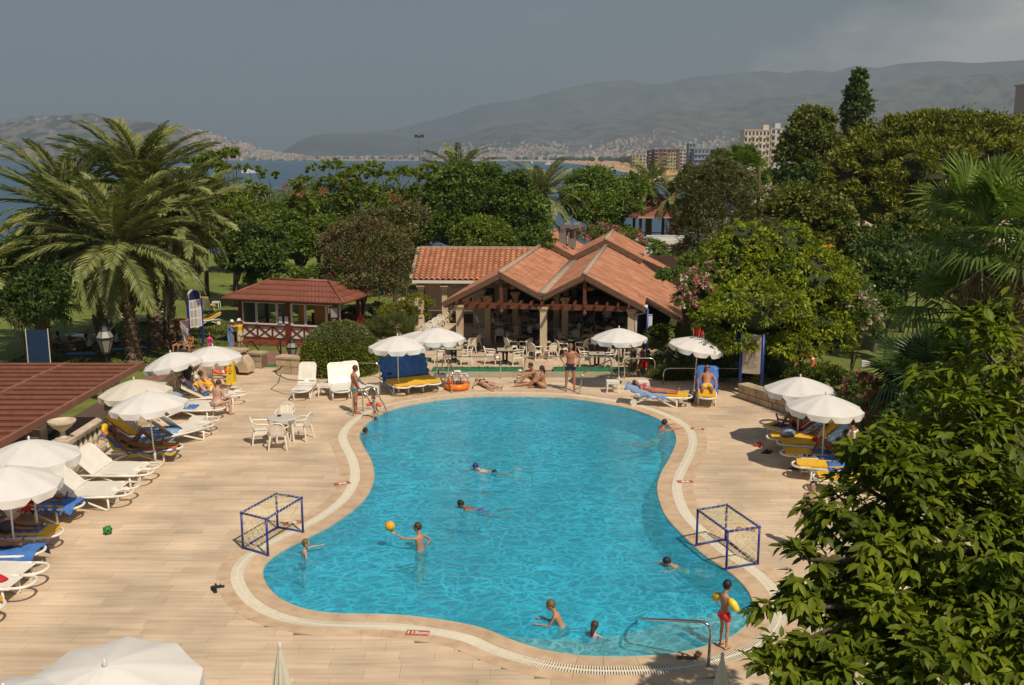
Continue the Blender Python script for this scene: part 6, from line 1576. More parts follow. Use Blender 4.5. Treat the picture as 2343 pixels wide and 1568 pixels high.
# ---- plastic stools
STL = MB().prism(rounded(.44, .44, .03, .06), -.03, 0).mesh('seat', MT['plast']); STG = MB().tube([(.19, .19, -.02), (.22, .22, -.43)], [.035, .02], 6).mesh('leg', MT['plast'])
def stool(px_, label, h=.43, rz=0, group='white plastic stools used as side tables'):
    p = G(px_[0], px_[1], h); t = thing('stool', label, 'side table', (p.x, p.y, 0), rz, group)
    put('seat', STL, t, (0, -.22, h))
    for i in range(4): put('leg', STG, t, (0, 0, h), i*PI/2)
    MB().box((0, -.205, h-.06), (.38, .012, .07)).box((0, .205, h-.06), (.38, .012, .07)).box((-.205, 0, h-.06), (.012, .38, .07)).box((.205, 0, h-.06), (.012, .38, .07)).build('apron', MT['plast'], t); return t
stool((744, 879), 'white stool between the first two facing loungers'); stool((853, 879), 'white stool between the standing woman and the blue covered loungers')
stool((1401, 871), 'white stool under the parasol in front of the restaurant'); stool((1470, 872), 'white stool beside the head of the woman in pink')
stool((1006, 856), 'low white table with a bottle behind the inflatable ring'); stool((1848, 1044), 'white stool with small things between two yellow loungers')
stool((452, 955), 'white stool between the two pairs of empty loungers on the left'); 
p = G(494, 690, L0+.43); t = stool((494, 690), 'white stool on the lawn near the sign board'); t.location = (p.x, p.y, L0)
# ---- monobloc chairs
CS = MB().prism([(-.22, -.2), (.22, -.2), (.23, .2), (.17, .24), (-.17, .24), (-.23, .2)], .405, .43).mesh('seat', MT['plastw'])
def arc(r, a0, a1, z, n=9, sy=1.0, cy_=0.0): return [(r*math.sin(a0+(a1-a0)*i/n), cy_-r*sy*math.cos(a0+(a1-a0)*i/n), z) for i in range(n+1)]
cb = MB(); cb.tube([(-.21, -.18, .43), (-.225, -.22, .6), (-.19, -.27, .76), (-.10, -.30, .83), (0, -.305, .845), (.10, -.30, .83), (.19, -.27, .76), (.225, -.22, .6), (.21, -.18, .43)], .022, 6)
CB = cb.mesh('backrest', MT['plastw'], True)
CSL = MB().add([(-.022, 0, 0), (.022, 0, 0), (.026, -.075, .37), (-.026, -.075, .37), (-.022, -.01, 0), (.022, -.01, 0), (.026, -.085, .37), (-.026, -.085, .37)], [(0, 1, 2, 3), (7, 6, 5, 4), (0, 3, 7, 4), (1, 5, 6, 2)]).mesh('slat', MT['plastw'])
CAR = [MB().tube([(s*.20, -.26, .70), (s*.27, -.12, .665), (s*.285, .08, .655), (s*.27, .2, .64), (s*.255, .235, .6), (s*.245, .235, .43)], [.018, .026, .028, .026, .022, .02], 6).mesh('arm', MT['plastw'], True) for s in (-1, 1)]
CLG = [MB().tube([(sx*.215, sy*.2, .42), (sx*.265, sy*.27, 0)], [.034, .02], 6).mesh('leg', MT['plastw']) for sx in (-1, 1) for sy in (-1, 1)]
CAP = MB().box((0, .225, .37), (.40, .012, .07)).box((-.22, 0, .37), (.012, .4, .07)).box((.22, 0, .37), (.012, .4, .07)).mesh('apron', MT['plastw'])
def chair(px_, rz, label, group='white plastic armchairs on the restaurant terrace', pos=None):
    p = pos if pos else G(px_[0], px_[1], L0+.42); t = thing('armchair', label, 'chair', (p[0], p[1], p[2] if pos else L0), rz, group)
    put('seat', CS, t); put('backrest', CB, t)
    for i in range(7): x = (-3+i)*.056; put('slat', CSL, t, (x, -.195-.03*(1-abs(i-3)/3)*.6, .43), None, (1, 1, 1.0-.05*abs(i-3)))
    for m_ in CAR: put('arm', m_, t)
    for m_ in CLG: put('leg', m_, t)
    put('apron', CAP, t); return t
TTO = MB().box((0, 0, .728), (.74, .74, .012)).mesh('tabletop', MT['ttop']); TED = MB().box((0, 0, .705), (.80, .80, .035)).mesh('edge', MT['tgreen'])
tp = MB()
for a, b_ in ((-.09, 0), (.09, 0)): tp.tube([(a, 0, .69), (a*.9, 0, .25), (a*1.1, 0, .1)], .05, 6)
for a in (PI/4, 3*PI/4, 5*PI/4, 7*PI/4): tp.tube([(0, 0, .18), (.2*math.cos(a), .2*math.sin(a), .12), (.38*math.cos(a), .38*math.sin(a), .02)], [.06, .04, .03], 6)
TPE = tp.mesh('pedestal', MT['tgreen'], True)
def table(px_, rz, label, pos=None):
    p = pos if pos else G(px_[0], px_[1], L0+.72); t = thing('terrace_table', label, 'table', (p[0], p[1], L0), rz, 'green pedestal tables on the terrace')
    put('tabletop', TTO, t); put('edge', TED, t); put('pedestal', TPE, t)
    tb_ = tag(MB().lathe([(.05, 0), (.06, .02), (.055, .035)], 10).build('ashtray', MT['blackm'], None, loc=(p[0]+.05, p[1], L0+.735)), 'small dark ashtray on the '+label.replace('green-legged table', 'table'), 'ashtray', 'ashtrays on the terrace tables')
    return t
for px_, rz, lb in (((1038, 797), .05, 'green-legged table in front between two side-facing chairs, nearest the blue loungers'), ((1155, 800), .0, 'green-legged table in front with a lone chair on each side'), ((1188, 770), .6, 'green-legged table turned cornerwise in the sun line'),
     ((1242, 782), .05, 'green-legged table in front of the middle column'), ((1308, 776), .5, 'green-legged table behind the man with hands on hips'), ((1365, 809), .0, 'green-legged table right of the man with hands on hips'), ((1429, 793), .1, 'green-legged table under the terrace parasol'),
     ((1079, 767), .4, 'green-legged table half in the shade by the first column'), ((1050, 780), .2, 'green-legged table hidden behind the second parasol')): table(px_, rz, lb)
CH = [((1007, 811), -90, 'chair left of the front table nearest the blue loungers'), ((1067, 815), 90, 'chair right of the front table nearest the blue loungers'), ((1121, 813), -90, 'lone chair left of the second front table'), ((1185, 815), 90, 'lone chair right of the second front table'),
 ((1168, 790), -60, 'chair left of the cornerwise table'), ((1203, 791), 50, 'chair right of the cornerwise table, its back to the column'), ((1172, 778), -110, 'chair behind the cornerwise table in the sun line'), ((1223, 803), -40, 'chair left of the table before the middle column'), ((1259, 803), 30, 'chair right of the table before the middle column'),
 ((1284, 795), -70, 'chair left of the table behind the standing man'), ((1331, 792), 60, 'chair right of the table behind the standing man'), ((1290, 779), -120, 'chair at the far left corner of the table behind the standing man'), ((1345, 783), 110, 'chair at the far right corner of the table behind the standing man'),
 ((1338, 819), -90, 'chair left of the table right of the standing man'), ((1395, 821), 90, 'chair right of the table right of the standing man'), ((1404, 798), -80, 'chair left of the table under the terrace parasol'), ((1441, 817), 60, 'chair in front of the table under the terrace parasol'),
 ((1030, 786), -60, 'chair behind the second parasol pole'), ((1073, 790), 35, 'chair facing inward left of the column table'), ((1086, 782), 60, 'chair next to the column table by the shade edge'), ((1097, 768), 100, 'chair in half shade at the column table'),
 ((1014, 731), 160, 'farthest chair of the diagonal row by the topiary'), ((1002, 740), 160, 'second chair of the diagonal row by the topiary'), ((992, 746), 160, 'third chair of the diagonal row by the topiary'), ((978, 756), 160, 'fourth chair of the diagonal row by the topiary'), ((966, 763), 160, 'nearest chair of the diagonal row by the topiary')]
for px_, rz, lb in CH: chair(px_, R(rz), lb)
rr = random.Random(12); k = 0
for ix, (x, y) in enumerate(((-.6, 43.5), (1.1, 44.6), (2.7, 43.2), (4.5, 43.9), (.6, 47.3), (3.2, 47.5), (5.3, 47), (-.9, 46.5))):
    x, y = x*1.19, y*1.19
    tb_ = table(None, rr.uniform(0, 1), 'dim table %s inside the restaurant' % ('left by the first inner column', 'under the left gable', 'behind the middle column', 'under the right gable', 'deep under the left gable', 'deep behind the middle column', 'deep at the right', 'deep at the left edge')[ix], pos=(x, y))
    for a in (0, 100, 190, 280):
        q = R(a+rr.uniform(-15, 15)); o = chair(None, q, 'dim white chair around an inner restaurant table', 'white chairs in the dark of the restaurant', pos=(x+math.sin(q)*.72, y-math.cos(q)*.72, L0))
# round table set on the deck
c0 = G(647, 955, .72); t = thing('round_table', 'round white plastic table on the open deck', 'table', (c0.x, c0.y, 0), .4)
MB().lathe([(.43, .69), (.45, .70), (.45, .72), (.42, .735), (.05, .737)], 28).build('tabletop', mat('grey_white_plastic', (.60, .58, .52), .4), t, False)
for i in range(4): a = i*PI/2+PI/4; MB().tube([(.30*math.cos(a), .30*math.sin(a), .70), (.36*math.cos(a), .36*math.sin(a), 0)], [.045, .03], 8).build('leg', MT['plast'], t)
tag(MB().lathe([(.05, 0), (.065, .02), (.055, .04)], 10).build('ashtray', MT['blackm'], None, loc=(c0.x-.12, c0.y+.05, .737)), 'small dark ashtray on the round white table', 'ashtray')
for px_, rz, lb in (((597, 984), -75, 'armchair left of the round table'), ((690, 975), 75, 'armchair right of the round table'), ((637, 995), 5, 'armchair at the front of the round table, its back to the viewer'), ((653, 957), 180, 'armchair behind the round table with its slotted back showing')):
    p = G(px_[0], px_[1], .42); chair(None, R(rz), lb, 'white armchairs round the plastic table', pos=(p.x, p.y, 0))
# ---- stainless rails, ladders
def SP(px_, z): p = G(px_[0], px_[1], 0); return V((p.x, p.y, z))
GR = 'stainless rails along the walkway'
def yrail(label, xa, xb, y, z=.85):
    handrail(label, [(xa, y, 0), (xa, y, z), (xb, y, z), (xb, y, 0)], [], 'steel', .024, group=GR)
yrail('bent steel rail behind the lying woman', G(1000, 868).x+.2, G(1145, 868).x  , 37.22); yrail('steel rail ending behind the standing man', G(1200, 868).x, G(1398, 868).x, 37.22)
yrail('steel rail behind the stools near the parasol foot', G(1430, 870).x, G(1560-60, 870).x  , 37.22, .8); yrail('steel rail behind the man in yellow shorts', G(1517, 880).x, G(1755, 895).x, 36.2, .62)
yrail('steel rail between dome hedge and blue loungers', G(750, 868).x, G(867, 868).x, 37.3, .6)
handrail('curved dark steel rail at the foot of the right stone wall', [G(647, 838, .75), G(632, 850, .7)+V((0, -.3, 0)), G(660, 870, .6), G(700, 872, .6)+V((.3, 0, 0))], [(G(647, 838, .75), SP((641, 860), 0))], 'steel', .022)
handrail('bent steel rail beside the inflatable ring', [SP((960, 868), 0)+V((1.1, 0, 0)), SP((960, 868), .85)+V((1.1, 0, 0)), SP((1028, 905), .8)+V((.1, .5, 0)), SP((1024, 900), 0)+V((.15, 0, 0))], [], 'steel', .024)
handrail('sloping steel rail in front of the man with hands on hips', [SP((1398, 872), 0), SP((1398, 872), .85), SP((1352, 905), .75)+V((-.3, .3, 0)), SP((1325, 903), 0)], [], 'steel', .024)
e0 = min(range(NP), key=lambda i: (POOL[i]-G(868, 950)).length)
for k_, nm in ((-3, 'near'), (2, 'far')):
    c_ = POOL[(e0+k_) % NP]; n_ = NRM[e0]; 
    handrail('%s chrome ladder rail beside the woman in turquoise' % nm, [c_+n_*.75, c_+n_*.75+V((0, 0, .78)), c_+n_*.35+V((0, 0, .9)), c_-n_*.14+V((0, 0, .1)), c_-n_*.16+V((0, 0, -.9))], [], 'steel', .022, 'pool ladder', 'chrome ladder rails', 'ladder_rail')
pa = SP((1620, 1527), 0); pb = G(1458, 1415, .42); 
handrail('long bent steel handrail running into the pool near the boy with armbands', [pa, G(1627, 1417, .0)*0+V((pa.x+.02, pa.y, .82)), G(1470, 1417, .60), G(1457, 1410, .35), G(1455, 1432, -.3)], [], 'steel', .026)
# ---- water goals
def goal(label, fl, fr_, bl, br, h, openside):
    o0 = (fl+fr_+bl+br)/4; t = thing('water_goal', label, 'goal', (o0.x, o0.y, 0), 0, 'blue framed water goals'); P = [p-o0 for p in (fl, fr_, br, bl)]
    for p in P: p.z = .03
    U = [p+V((0, 0, h)) for p in P]
    def tb(a, b_, nm='frame_tube'): MB().tube([a, b_], .026, 8).build(nm, MT['bluepvc'], t, True)
    for i in range(4): tb(P[i], U[i], 'post')
    for a, b_ in ((0, 1), (1, 2), (2, 3), (3, 0)):
        tb(U[a], U[b_], 'crossbar')
        if {a, b_} != set(openside): tb(P[a], P[b_], 'base_tube')
    mb = MB()
    for p in P+U: mb.ball(p, .036, 8, 6)
    mb.build('elbow_joint', MT['bluepvc'], t, True)
    # net of sagging cords on every side but the mouth
    mb = MB(); q = random.Random(len(label)); faces = [(P[1], P[2], U[2], U[1]), (P[2], P[3], U[3], U[2]), (P[3], P[0], U[0], U[3]), (U[0], U[1], U[2], U[3]), (P[0], P[1], U[1], U[0])]
    skip = openside
    fl_ = [f for f in faces if not (f[0] in (P[skip[0]], P[skip[1]]) and f[1] in (P[skip[0]], P[skip[1]]))]
    for a, b_, c_, d_ in fl_:
        nu = max(5, int((b_-a).length/.085)); nv = max(5, int((d_-a).length/.085)); n_ = (b_-a).cross(d_-a).normalized()
        g = [[a.lerp(b_, i/nu).lerp(d_.lerp(c_, i/nu), j/nv)+(n_*q.uniform(-.03, .03)+V((0, 0, -.05*math.sin(PI*i/nu)*math.sin(PI*j/nv)))+V((q.uniform(-.02, .02), q.uniform(-.02, .02), q.uniform(-.02, .02))) if 0 < i < nu and 0 < j < nv else V()) for j in range(nv+1)] for i in range(nu+1)]
        for i in range(nu+1):
            for j in range(nv+1):
                if i < nu and j < nv and (i+j) % 2 == 0: mb.tube([g[i][j], g[i+1][j+1]], .0035, 3, False)
                if i < nu and j > 0 and (i+j) % 2 == 0: mb.tube([g[i][j], g[i+1][j-1]], .0035, 3, False)
    for a, b_ in ((U[0], U[1]), (U[1], U[2]), (U[2], U[3]), (U[3], U[0])):     # cord wound round the top tubes
        k = int((b_-a).length/.11); d = (b_-a).normalized(); s_ = d.cross(V((0, 0, 1)))
        mb.tube([a.lerp(b_, i/(k*6))+(s_*math.cos(i*PI/3)+V((0, 0, 1))*math.sin(i*PI/3))*.031 for i in range(k*6+1)], .004, 3, False)
    o = mb.build('net', MT['net'], t); o['kind'] = 'stuff'; return t
goal('blue goal with yellowed net on the left rim of the pool', G(613, 1272), G(693, 1219), G(556, 1256), G(635, 1209), .80, (0, 1))
goal('blue goal with yellowed net on the right rim, one post over the water', G(1593, 1249), G(1661, 1303), G(1659, 1237), G(1733, 1292), .80, (0, 1))
# ================================================================ PEOPLE
SKIN = {k: mat('skin_'+k, c_, .5, tuple(x*.86 for x in c_), 5, spec=.35) for k, c_ in dict(tan=(.44, .215, .12), pale=(.58, .36, .26), red=(.47, .19, .105), brown=(.28, .125, .065), dark=(.17, .075, .042), boy=(.50, .27, .155)).items()}
HAIR = {k: mat('hair_'+k, c_, .6, tuple(x*.6 for x in c_), 30) for k, c_ in dict(black=(.012, .010, .010), dark=(.035, .02, .013), brown=(.075, .04, .02), blond=(.20, .115, .045), grey=(.25, .22, .19), blue=(.02, .04, .25), white=(.75, .72, .66)).items()}
EYE = mat('eye_dark', (.02, .015, .012), .3); LIP = mat('lip', (.35, .12, .09), .5)
BAKE = []
def loft(mb, rings, n=14):
    # rings: centre, half-width vector, half-depth vector; both ends closed with a small cap
    vs = []
    for c_, a, b in rings:
        for j in range(n): q = 2*PI*j/n; vs.append(c_+a*math.cos(q)+b*math.sin(q))
    k = len(rings); fs = [(i*n+j, i*n+(j+1) % n, (i+1)*n+(j+1) % n, (i+1)*n+j) for i in range(k-1) for j in range(n)]
    fs += [tuple(range(n))[::-1], tuple((k-1)*n+j for j in range(n))]; mb.add(vs, fs)
def limb(mb, pts, rs, n=10, flat=1.0, wide=None):
    # tapered limb with rounded ends
    pts = [V(p) for p in pts]; P = []; Rr = []
    d0 = (pts[0]-pts[1]).normalized(); d1 = (pts[-1]-pts[-2]).normalized()
    P += [pts[0]+d0*rs[0]*.92, pts[0]+d0*rs[0]*.6]; Rr += [rs[0]*.35, rs[0]*.8]
    P += pts; Rr += list(rs); P += [pts[-1]+d1*rs[-1]*.6, pts[-1]+d1*rs[-1]*.92]; Rr += [rs[-1]*.8, rs[-1]*.35]
    rings = []; ref = V(wide) if wide is not None else None
    for i, p in enumerate(P):
        t = (P[min(i+1, len(P)-1)]-P[max(i-1, 0)]).normalized()
        if ref is None: ref = V((1, 0, 0)) if abs(t.x) < .8 else V((0, 1, 0))
        a = ref-t*ref.dot(t)
        if a.length < 1e-4: a = V((0, 0, 1))-t*t.z
        a.normalize(); b = t.cross(a); rings.append((p, a*Rr[i], b*Rr[i]*flat))
        if wide is None: ref = a
    loft(mb, rings, n)
TOR = [(-.115, .05, .05, 0), (-.09, .115, .085, -.005), (-.03, .160, .112, -.012), (.04, .162, .112, -.008), (.10, .146, .100, 0), (.17, .132, .092, .004), (.24, .136, .096, .006), (.31, .152, .106, .006), (.38, .166, .108, .002), (.43, .172, .098, -.004), (.475, .150, .078, -.008), (.50, .085, .06, -.01), (.515, .05, .04, -.01)]
def person(label, loc, rz, P, h=1.75, skin='tan', hair='dark', wear=(), hi=False, fem=False, child=0.0, fat=1.0, props=None, group=None, longhair=False, capped=None, ground=True, name='person'):
    s = h/1.75; T = V(P.get('T', (0, 0, 1))).normalized(); Fr = V(P.get('F', (0, 1, 0))); Fr = (Fr-T*Fr.dot(T)).normalized(); Rt = Fr.cross(T)
    L_ = lambda v: V(v).normalized()
    leg = 1-.10*child; tor = 1+.02*child
    hip = [Rt*(-.088*s), Rt*(.088*s)]; joints = {}
    dirs = {}
    for i, sd in enumerate('lr'):
        th = L_(P.get(sd+'t', (0, 0, -1))); sh = L_(P.get(sd+'s', tuple(th))); k_ = hip[i]+th*.44*s*leg; a_ = k_+sh*.42*s*leg
        ft = L_(P.get(sd+'f', P.get('ft', tuple(Fr)))); dirs[sd] = (hip[i], k_, a_, ft)
    if 'pel' in P: pel = V(P['pel'])
    else: pel = V((0, 0, -min(d[2].z for d in dirs.values())+.075*s))
    t = thing(name, label, 'person', loc, rz, group)
    mb = MB(); w_ = fat*(1.0 if not child else .86); 
    def ring(r, o=0.0):
        tt, hw, hd, fo = r
        if fem: hw *= 1.08 if tt < .08 else (.90 if .1 < tt < .3 else .92); 
        if child: hw *= .92; hd *= .95
        belly = (fat-1)*.6*math.exp(-((tt-.14)/.14)**2)
        return (pel+T*tt*s*tor+Fr*(fo+belly*.08)*s, Rt*(hw*w_*s+o), Fr*(hd*(w_+belly)*s+o))
    loft(mb, [ring(r) for r in TOR], 16)
    if fem and not child:
        for sx in (-1, 1): c_ = pel+T*.335*s+Fr*.085*s+Rt*sx*.078*s; mb.ball(c_, .062*s, 10, 8)
    for i in (-1, 1): c_ = pel-T*.035*s-Fr*.055*s+Rt*i*.07*s; mb.ball(c_, .085*s*w_, 10, 8)
    # neck and head
    Hd = L_(P.get('H', tuple(T))); nb = pel+T*.47*s*tor; hs = s*(1+.30*child); hc = nb+Hd*(.085*s+.115*hs)+Fr*.012*s
    fc = V(P.get('face', tuple(Fr))); fc = (fc-Hd*fc.dot(Hd)).normalized(); hr = fc.cross(Hd)
    limb(mb, [nb-Fr*.01*s, hc-fc*.015*hs-Hd*.04*hs], [.056*s*w_**.5, .050*s], 10)
    HM = Matrix((hr, fc, Hd)).transposed().to_4x4(); HM.translation = hc
    mb.ball((0, 0, .012*hs), (.073*hs, .088*hs, .103*hs), 14, 10, HM); mb.ball((0, .018*hs, -.055*hs), (.055*hs, .062*hs, .058*hs), 12, 8, HM)
    mb.ball((0, .092*hs, -.022*hs), (.013*hs, .022*hs, .024*hs), 8, 6, HM)
    for sx in (-1, 1): mb.ball((sx*.074*hs, -.004*hs, -.012*hs), (.012*hs, .020*hs, .030*hs), 8, 6, HM)
    # legs
    legs = []
    for sd in 'lr':
        h0, k0, a0, ft = dirs[sd]; h0, k0, a0 = pel+h0, pel+k0, pel+a0; lw = w_**.7*(1.06 if fem else 1)*(.9 if child else 1)
        legs.append((h0, k0, a0)); d1 = (k0-h0).normalized(); d2 = (a0-k0).normalized(); back = -(ft-d2*ft.dot(d2)).normalized() if (ft-d2*ft.dot(d2)).length > .1 else -Fr
        limb(mb, [h0, h0.lerp(k0, .3), h0.lerp(k0, .7), k0], [.088*s*lw, .080*s*lw, .062*s*lw, .052*s*lw], 12)
        limb(mb, [k0, k0.lerp(a0, .28)+back*.014*s, k0.lerp(a0, .65), a0], [.052*s*lw, .056*s*lw, .042*s*lw, .034*s*lw], 12)
        sd_ = ft.cross(d2); sd_ = sd_.normalized() if sd_.length > .1 else Rt
        hl = a0-ft*.035*s+d2*.040*s; b_ = a0+ft*.13*s+d2*.052*s
        limb(mb, [hl, a0+ft*.05*s+d2*.035*s, b_], [.034*s, .040*s, .040*s], 10, .62, sd_)
        for q in range(5):
            o_ = sd_*(.030-.015*q)*s; limb(mb, [b_+o_, b_+o_+ft*(.052-.006*abs(q-1))*s], [.013*s if q else .016*s, .010*s], 6)
    # arms
    arms = []
    for i, sd in enumerate('lr'):
        sx = -1 if sd == 'l' else 1; sh_ = pel+T*.44*s*tor+Rt*sx*.175*w_*s*(.92 if fem or child else 1)
        ua = L_(P.get(sd+'a', (sx*.12, 0, -1))); fa = L_(P.get(sd+'h', tuple(ua))); e0 = sh_+ua*.285*s; wr = e0+fa*.25*s; arms.append((sh_, e0, wr, fa))
        aw = w_**.6*(.86 if fem else 1)*(.85 if child else 1)
        limb(mb, [pel+T*.44*s*tor+Rt*sx*.10*s, sh_, sh_.lerp(e0, .35), sh_.lerp(e0, .8), e0], [.052*s*aw, .052*s*aw, .046*s*aw, .037*s*aw, .036*s*aw], 10)
        limb(mb, [e0, e0.lerp(wr, .3), e0.lerp(wr, .75), wr], [.036*s*aw, .037*s*aw, .028*s*aw, .024*s*aw], 10)
        hd_ = L_(P.get(sd+'p', tuple(fa))); wd = hd_.cross(Fr); wd = wd.normalized() if wd.length > .2 else hd_.cross(T).normalized()
        pn = wd.cross(hd_); pm = wr+hd_*.085*s
        limb(mb, [wr, wr+hd_*.045*s, pm], [.024*s, .036*s, .036*s], 8, .42, wd)
        for q in range(4):
            o_ = wd*(.027-.018*q)*s; L1 = (.040, .046, .042, .032)[q]*s
            limb(mb, [pm+o_, pm+o_*1.1+hd_*L1+pn*sx*.0, pm+o_*1.15+hd_*L1*1.7+pn*.016*s], [.0095*s, .0085*s, .0075*s], 6)
        limb(mb, [wr+hd_*.03*s+wd*.024*s, wr+hd_*.062*s+wd*.050*s, wr+hd_*.092*s+wd*.056*s], [.013*s, .011*s, .009*s], 6)
    body = mb.build('body', SKIN[skin], t, True); vx = (.0135 if hi else .0205)*max(.75, s); BAKE.append((body, vx, 3))
    # hair, eyes, mouth
    mb = MB(); hb = (1.14 if fem or longhair else 1.07)
    mb.ball((0, -.022*hs, .030*hs), (.080*hs*hb, .088*hs*hb, .094*hs*hb), 14, 10, HM)
    if longhair: limb(mb, [HM @ V((0, -.06*hs, .0)), HM @ V((0, -.095*hs, -.10*hs)), HM @ V((0, -.085*hs, -.20*hs))], [.062*hs, .058*hs, .035*hs], 10)
    mb.build('hair' if capped is None else 'cap', HAIR[hair if capped is None else capped] if (capped or hair) in HAIR else MT[capped], t, True)
    if hair and capped and capped not in ('blue', 'black'): MB().ball((0, -.03*hs, .005*hs), (.080*hs, .082*hs, .085*hs), 12, 8, HM).build('hair', HAIR[hair], t, True)
    mb = MB(); [mb.ball((sx*.030*hs, .083*hs, .012*hs), (.013*hs, .010*hs, .007*hs), 8, 5, HM) for sx in (-1, 1)]; mb.build('eyes', EYE, t, True)
    MB().ball((0, .079*hs, -.062*hs), (.022*hs, .010*hs, .006*hs), 8, 5, HM).build('mouth', LIP, t, True)
    # clothing follows the body a little outside the skin
    for wv in wear:
        kind, m_ = wv[0], wv[1]; m_ = MT[m_] if isinstance(m_, str) else m_; k_ = wv[2] if len(wv) > 2 else None; c_ = MB(); o = .011*s
        if kind in ('trunks', 'shorts', 'briefs', 'skirt'):
            lo = {'trunks': .28, 'shorts': .72, 'briefs': .07, 'skirt': 1.0}[kind]; hi_t = {'trunks': .075, 'shorts': .10, 'briefs': .045, 'skirt': .1}[kind]; lo = k_ or lo
            o = {'trunks': .012, 'shorts': .022, 'briefs': .009, 'skirt': .024}[kind]*s
            rg = [ring(r, o) for r in TOR if r[0] <= .05]+[ring((hi_t, .152, .104, 0), o)]; loft(c_, rg, 16)
            for i in (-1, 1): c_.ball(pel-T*.035*s-Fr*.055*s+Rt*i*.07*s, .085*s*w_+o, 10, 8)
            for h0, k0, a0 in legs:
                e = h0.lerp(k0, lo); lw = w_**.7*(.9 if child else 1)*(1.06 if fem else 1); limb(c_, [h0, h0.lerp(e, .5), e], [.088*s*lw+o, .084*s*lw+o*1.1, (.084-.02*lo)*s*lw+o*(1.2 if kind != 'shorts' else 1.6)], 12)
            BAKE.append((c_.build(kind if kind != 'briefs' else 'swim_briefs', m_, t, True), .016*max(.75, s), 2))
        elif kind in ('shirt', 'vest', 'suit'):
            o = .016*s; rg = [ring(r, o) for r in TOR if (.0 if kind != 'suit' else -.2) <= r[0] <= .48]
            if kind == 'shirt': rg = [ring((-.06, .165, .115, 0), o*1.5)]+rg
            loft(c_, rg, 16)
            if fem: [c_.ball(pel+T*.335*s+Fr*.085*s+Rt*sx*.078*s, .062*s+o, 10, 8) for sx in (-1, 1)]
            if kind == 'shirt':
                for sh_, e0, wr, fa in arms: limb(c_, [pel+T*.43*s+(sh_-pel-T*.43*s)*.5, sh_, sh_.lerp(e0, .7)], [.06*s, .062*s, .062*s], 10)
            BAKE.append((c_.build({'suit': 'swimsuit'}.get(kind, kind), m_, t, True), .017*max(.75, s), 2))
        elif kind == 'bikini':
            rg = [ring(r, .007*s) for r in TOR if -.12 <= r[0] <= .0]+[ring((.035, .163, .112, -.008), .006*s)]; loft(c_, rg, 16)
            for i in (-1, 1): c_.ball(pel-T*.035*s-Fr*.055*s+Rt*i*.07*s, .085*s*w_+.007*s, 10, 8)
            BAKE.append((c_.build('bikini_bottom', m_, t, True), .015*max(.75, s), 2)); c_ = MB()
            loft(c_, [ring((.315, .153, .106, .006), .005*s), ring((.345, .160, .108, .005), .006*s)], 16)
            if not child: [c_.ball(pel+T*.333*s+Fr*.087*s+Rt*sx*.078*s, .064*s, 10, 8) for sx in (-1, 1)]
            BAKE.append((c_.build('bikini_top', m_, t, True), .010, 2))
        elif kind == 'armbands':
            for sh_, e0, wr, fa in arms:
                d = (e0-sh_).normalized(); c2 = MB(); limb(c2, [sh_.lerp(e0, .30), sh_.lerp(e0, .5), sh_.lerp(e0, .95)], [.085*s, .105*s, .085*s], 12); c2.build('armband', m_, t, True)
        elif kind == 'hat':
            MB().lathe([(.17*hs, .030*hs), (.095*hs, .045*hs), (.09*hs, .12*hs), (.05*hs, .14*hs)], 16, M=HM).build('hat', m_, t, True)
        elif kind == 'glasses': MB().box((0, .088*hs, .012*hs), (.13*hs, .02*hs, .032*hs), M=HM).build('sunglasses', MT['blackm'], t)
        elif kind == 'belt': pass
    t['wr'] = [tuple(a[2]) for a in arms]; return t
def flip(P):
    # mirror a pose left-right
    D = {}
    for k, v in P.items():
        k2 = {'l': 'r', 'r': 'l'}[k[0]]+k[1] if k in ('lt', 'ls', 'rt', 'rs', 'la', 'lh', 'ra', 'rh', 'lp', 'rp', 'lf', 'rf') else k
        D[k2] = (-v[0], v[1], v[2]) if k2 != k or k in ('T', 'F', 'H', 'face', 'pel') else v
    return D
STAND = dict(lt=(-.05, .03, -1), rt=(.05, .03, -1), ls=(-.02, -.02, -1), rs=(.02, -.02, -1), la=(-.16, -.03, -1), ra=(.16, -.03, -1), lh=(-.08, .14, -1), rh=(.08, .14, -1))
WALK = dict(lt=(-.03, .42, -1), ls=(0, .1, -1), rt=(.03, -.2, -1), rs=(0, -.5, -1), la=(-.12, -.3, -1), lh=(0, -.1, -1), ra=(.12, .3, -1), rh=(0, .5, -1), T=(0, .05, 1))
LIEUP = dict(pel=(0, 0, .115), T=(0, -1, .02), F=(0, 0, 1), H=(0, -1, .05), face=(0, 0, 1), lt=(-.12, 1, 0), rt=(.12, 1, 0), ls=(-.1, 1, -.05), rs=(.1, 1, -.05), ft=(0, .35, 1), la=(-.45, .9, -.08), ra=(.45, .9, -.08), lh=(-.5, 1, 0), rh=(.5, 1, 0))
def recl(a=45, knees=0, **k):
    # leaning back on a lounger whose back is raised a degrees
    c_, s_ = math.cos(R(a)), math.sin(R(a)); d = dict(pel=(0, .10, .50), T=(0, -c_, s_), F=(0, s_, c_), H=(0, -c_*.6, s_+.1), face=(0, 1, .25), ft=(0, .25, 1), lt=(-.10, 1, .02), rt=(.10, 1, .02), ls=(-.02, 1, -.06), rs=(.02, 1, -.06), la=(-.35, .45, -.75), ra=(.35, .45, -.75), lh=(.1, 1, -.1), rh=(-.1, 1, -.1))
    if knees: d.update(lt=(-.10, .62, .78), ls=(0, .45, -.85), rt=(.10, .62, .78) if knees > 1 else (.15, 1, .02), rs=(0, .45, -.85) if knees > 1 else (.02, 1, -.06))
    if knees: d.update(lf=(0, 1, .0)); 
    if knees > 1: d.update(rf=(0, 1, .0))
    d.update(k); return d
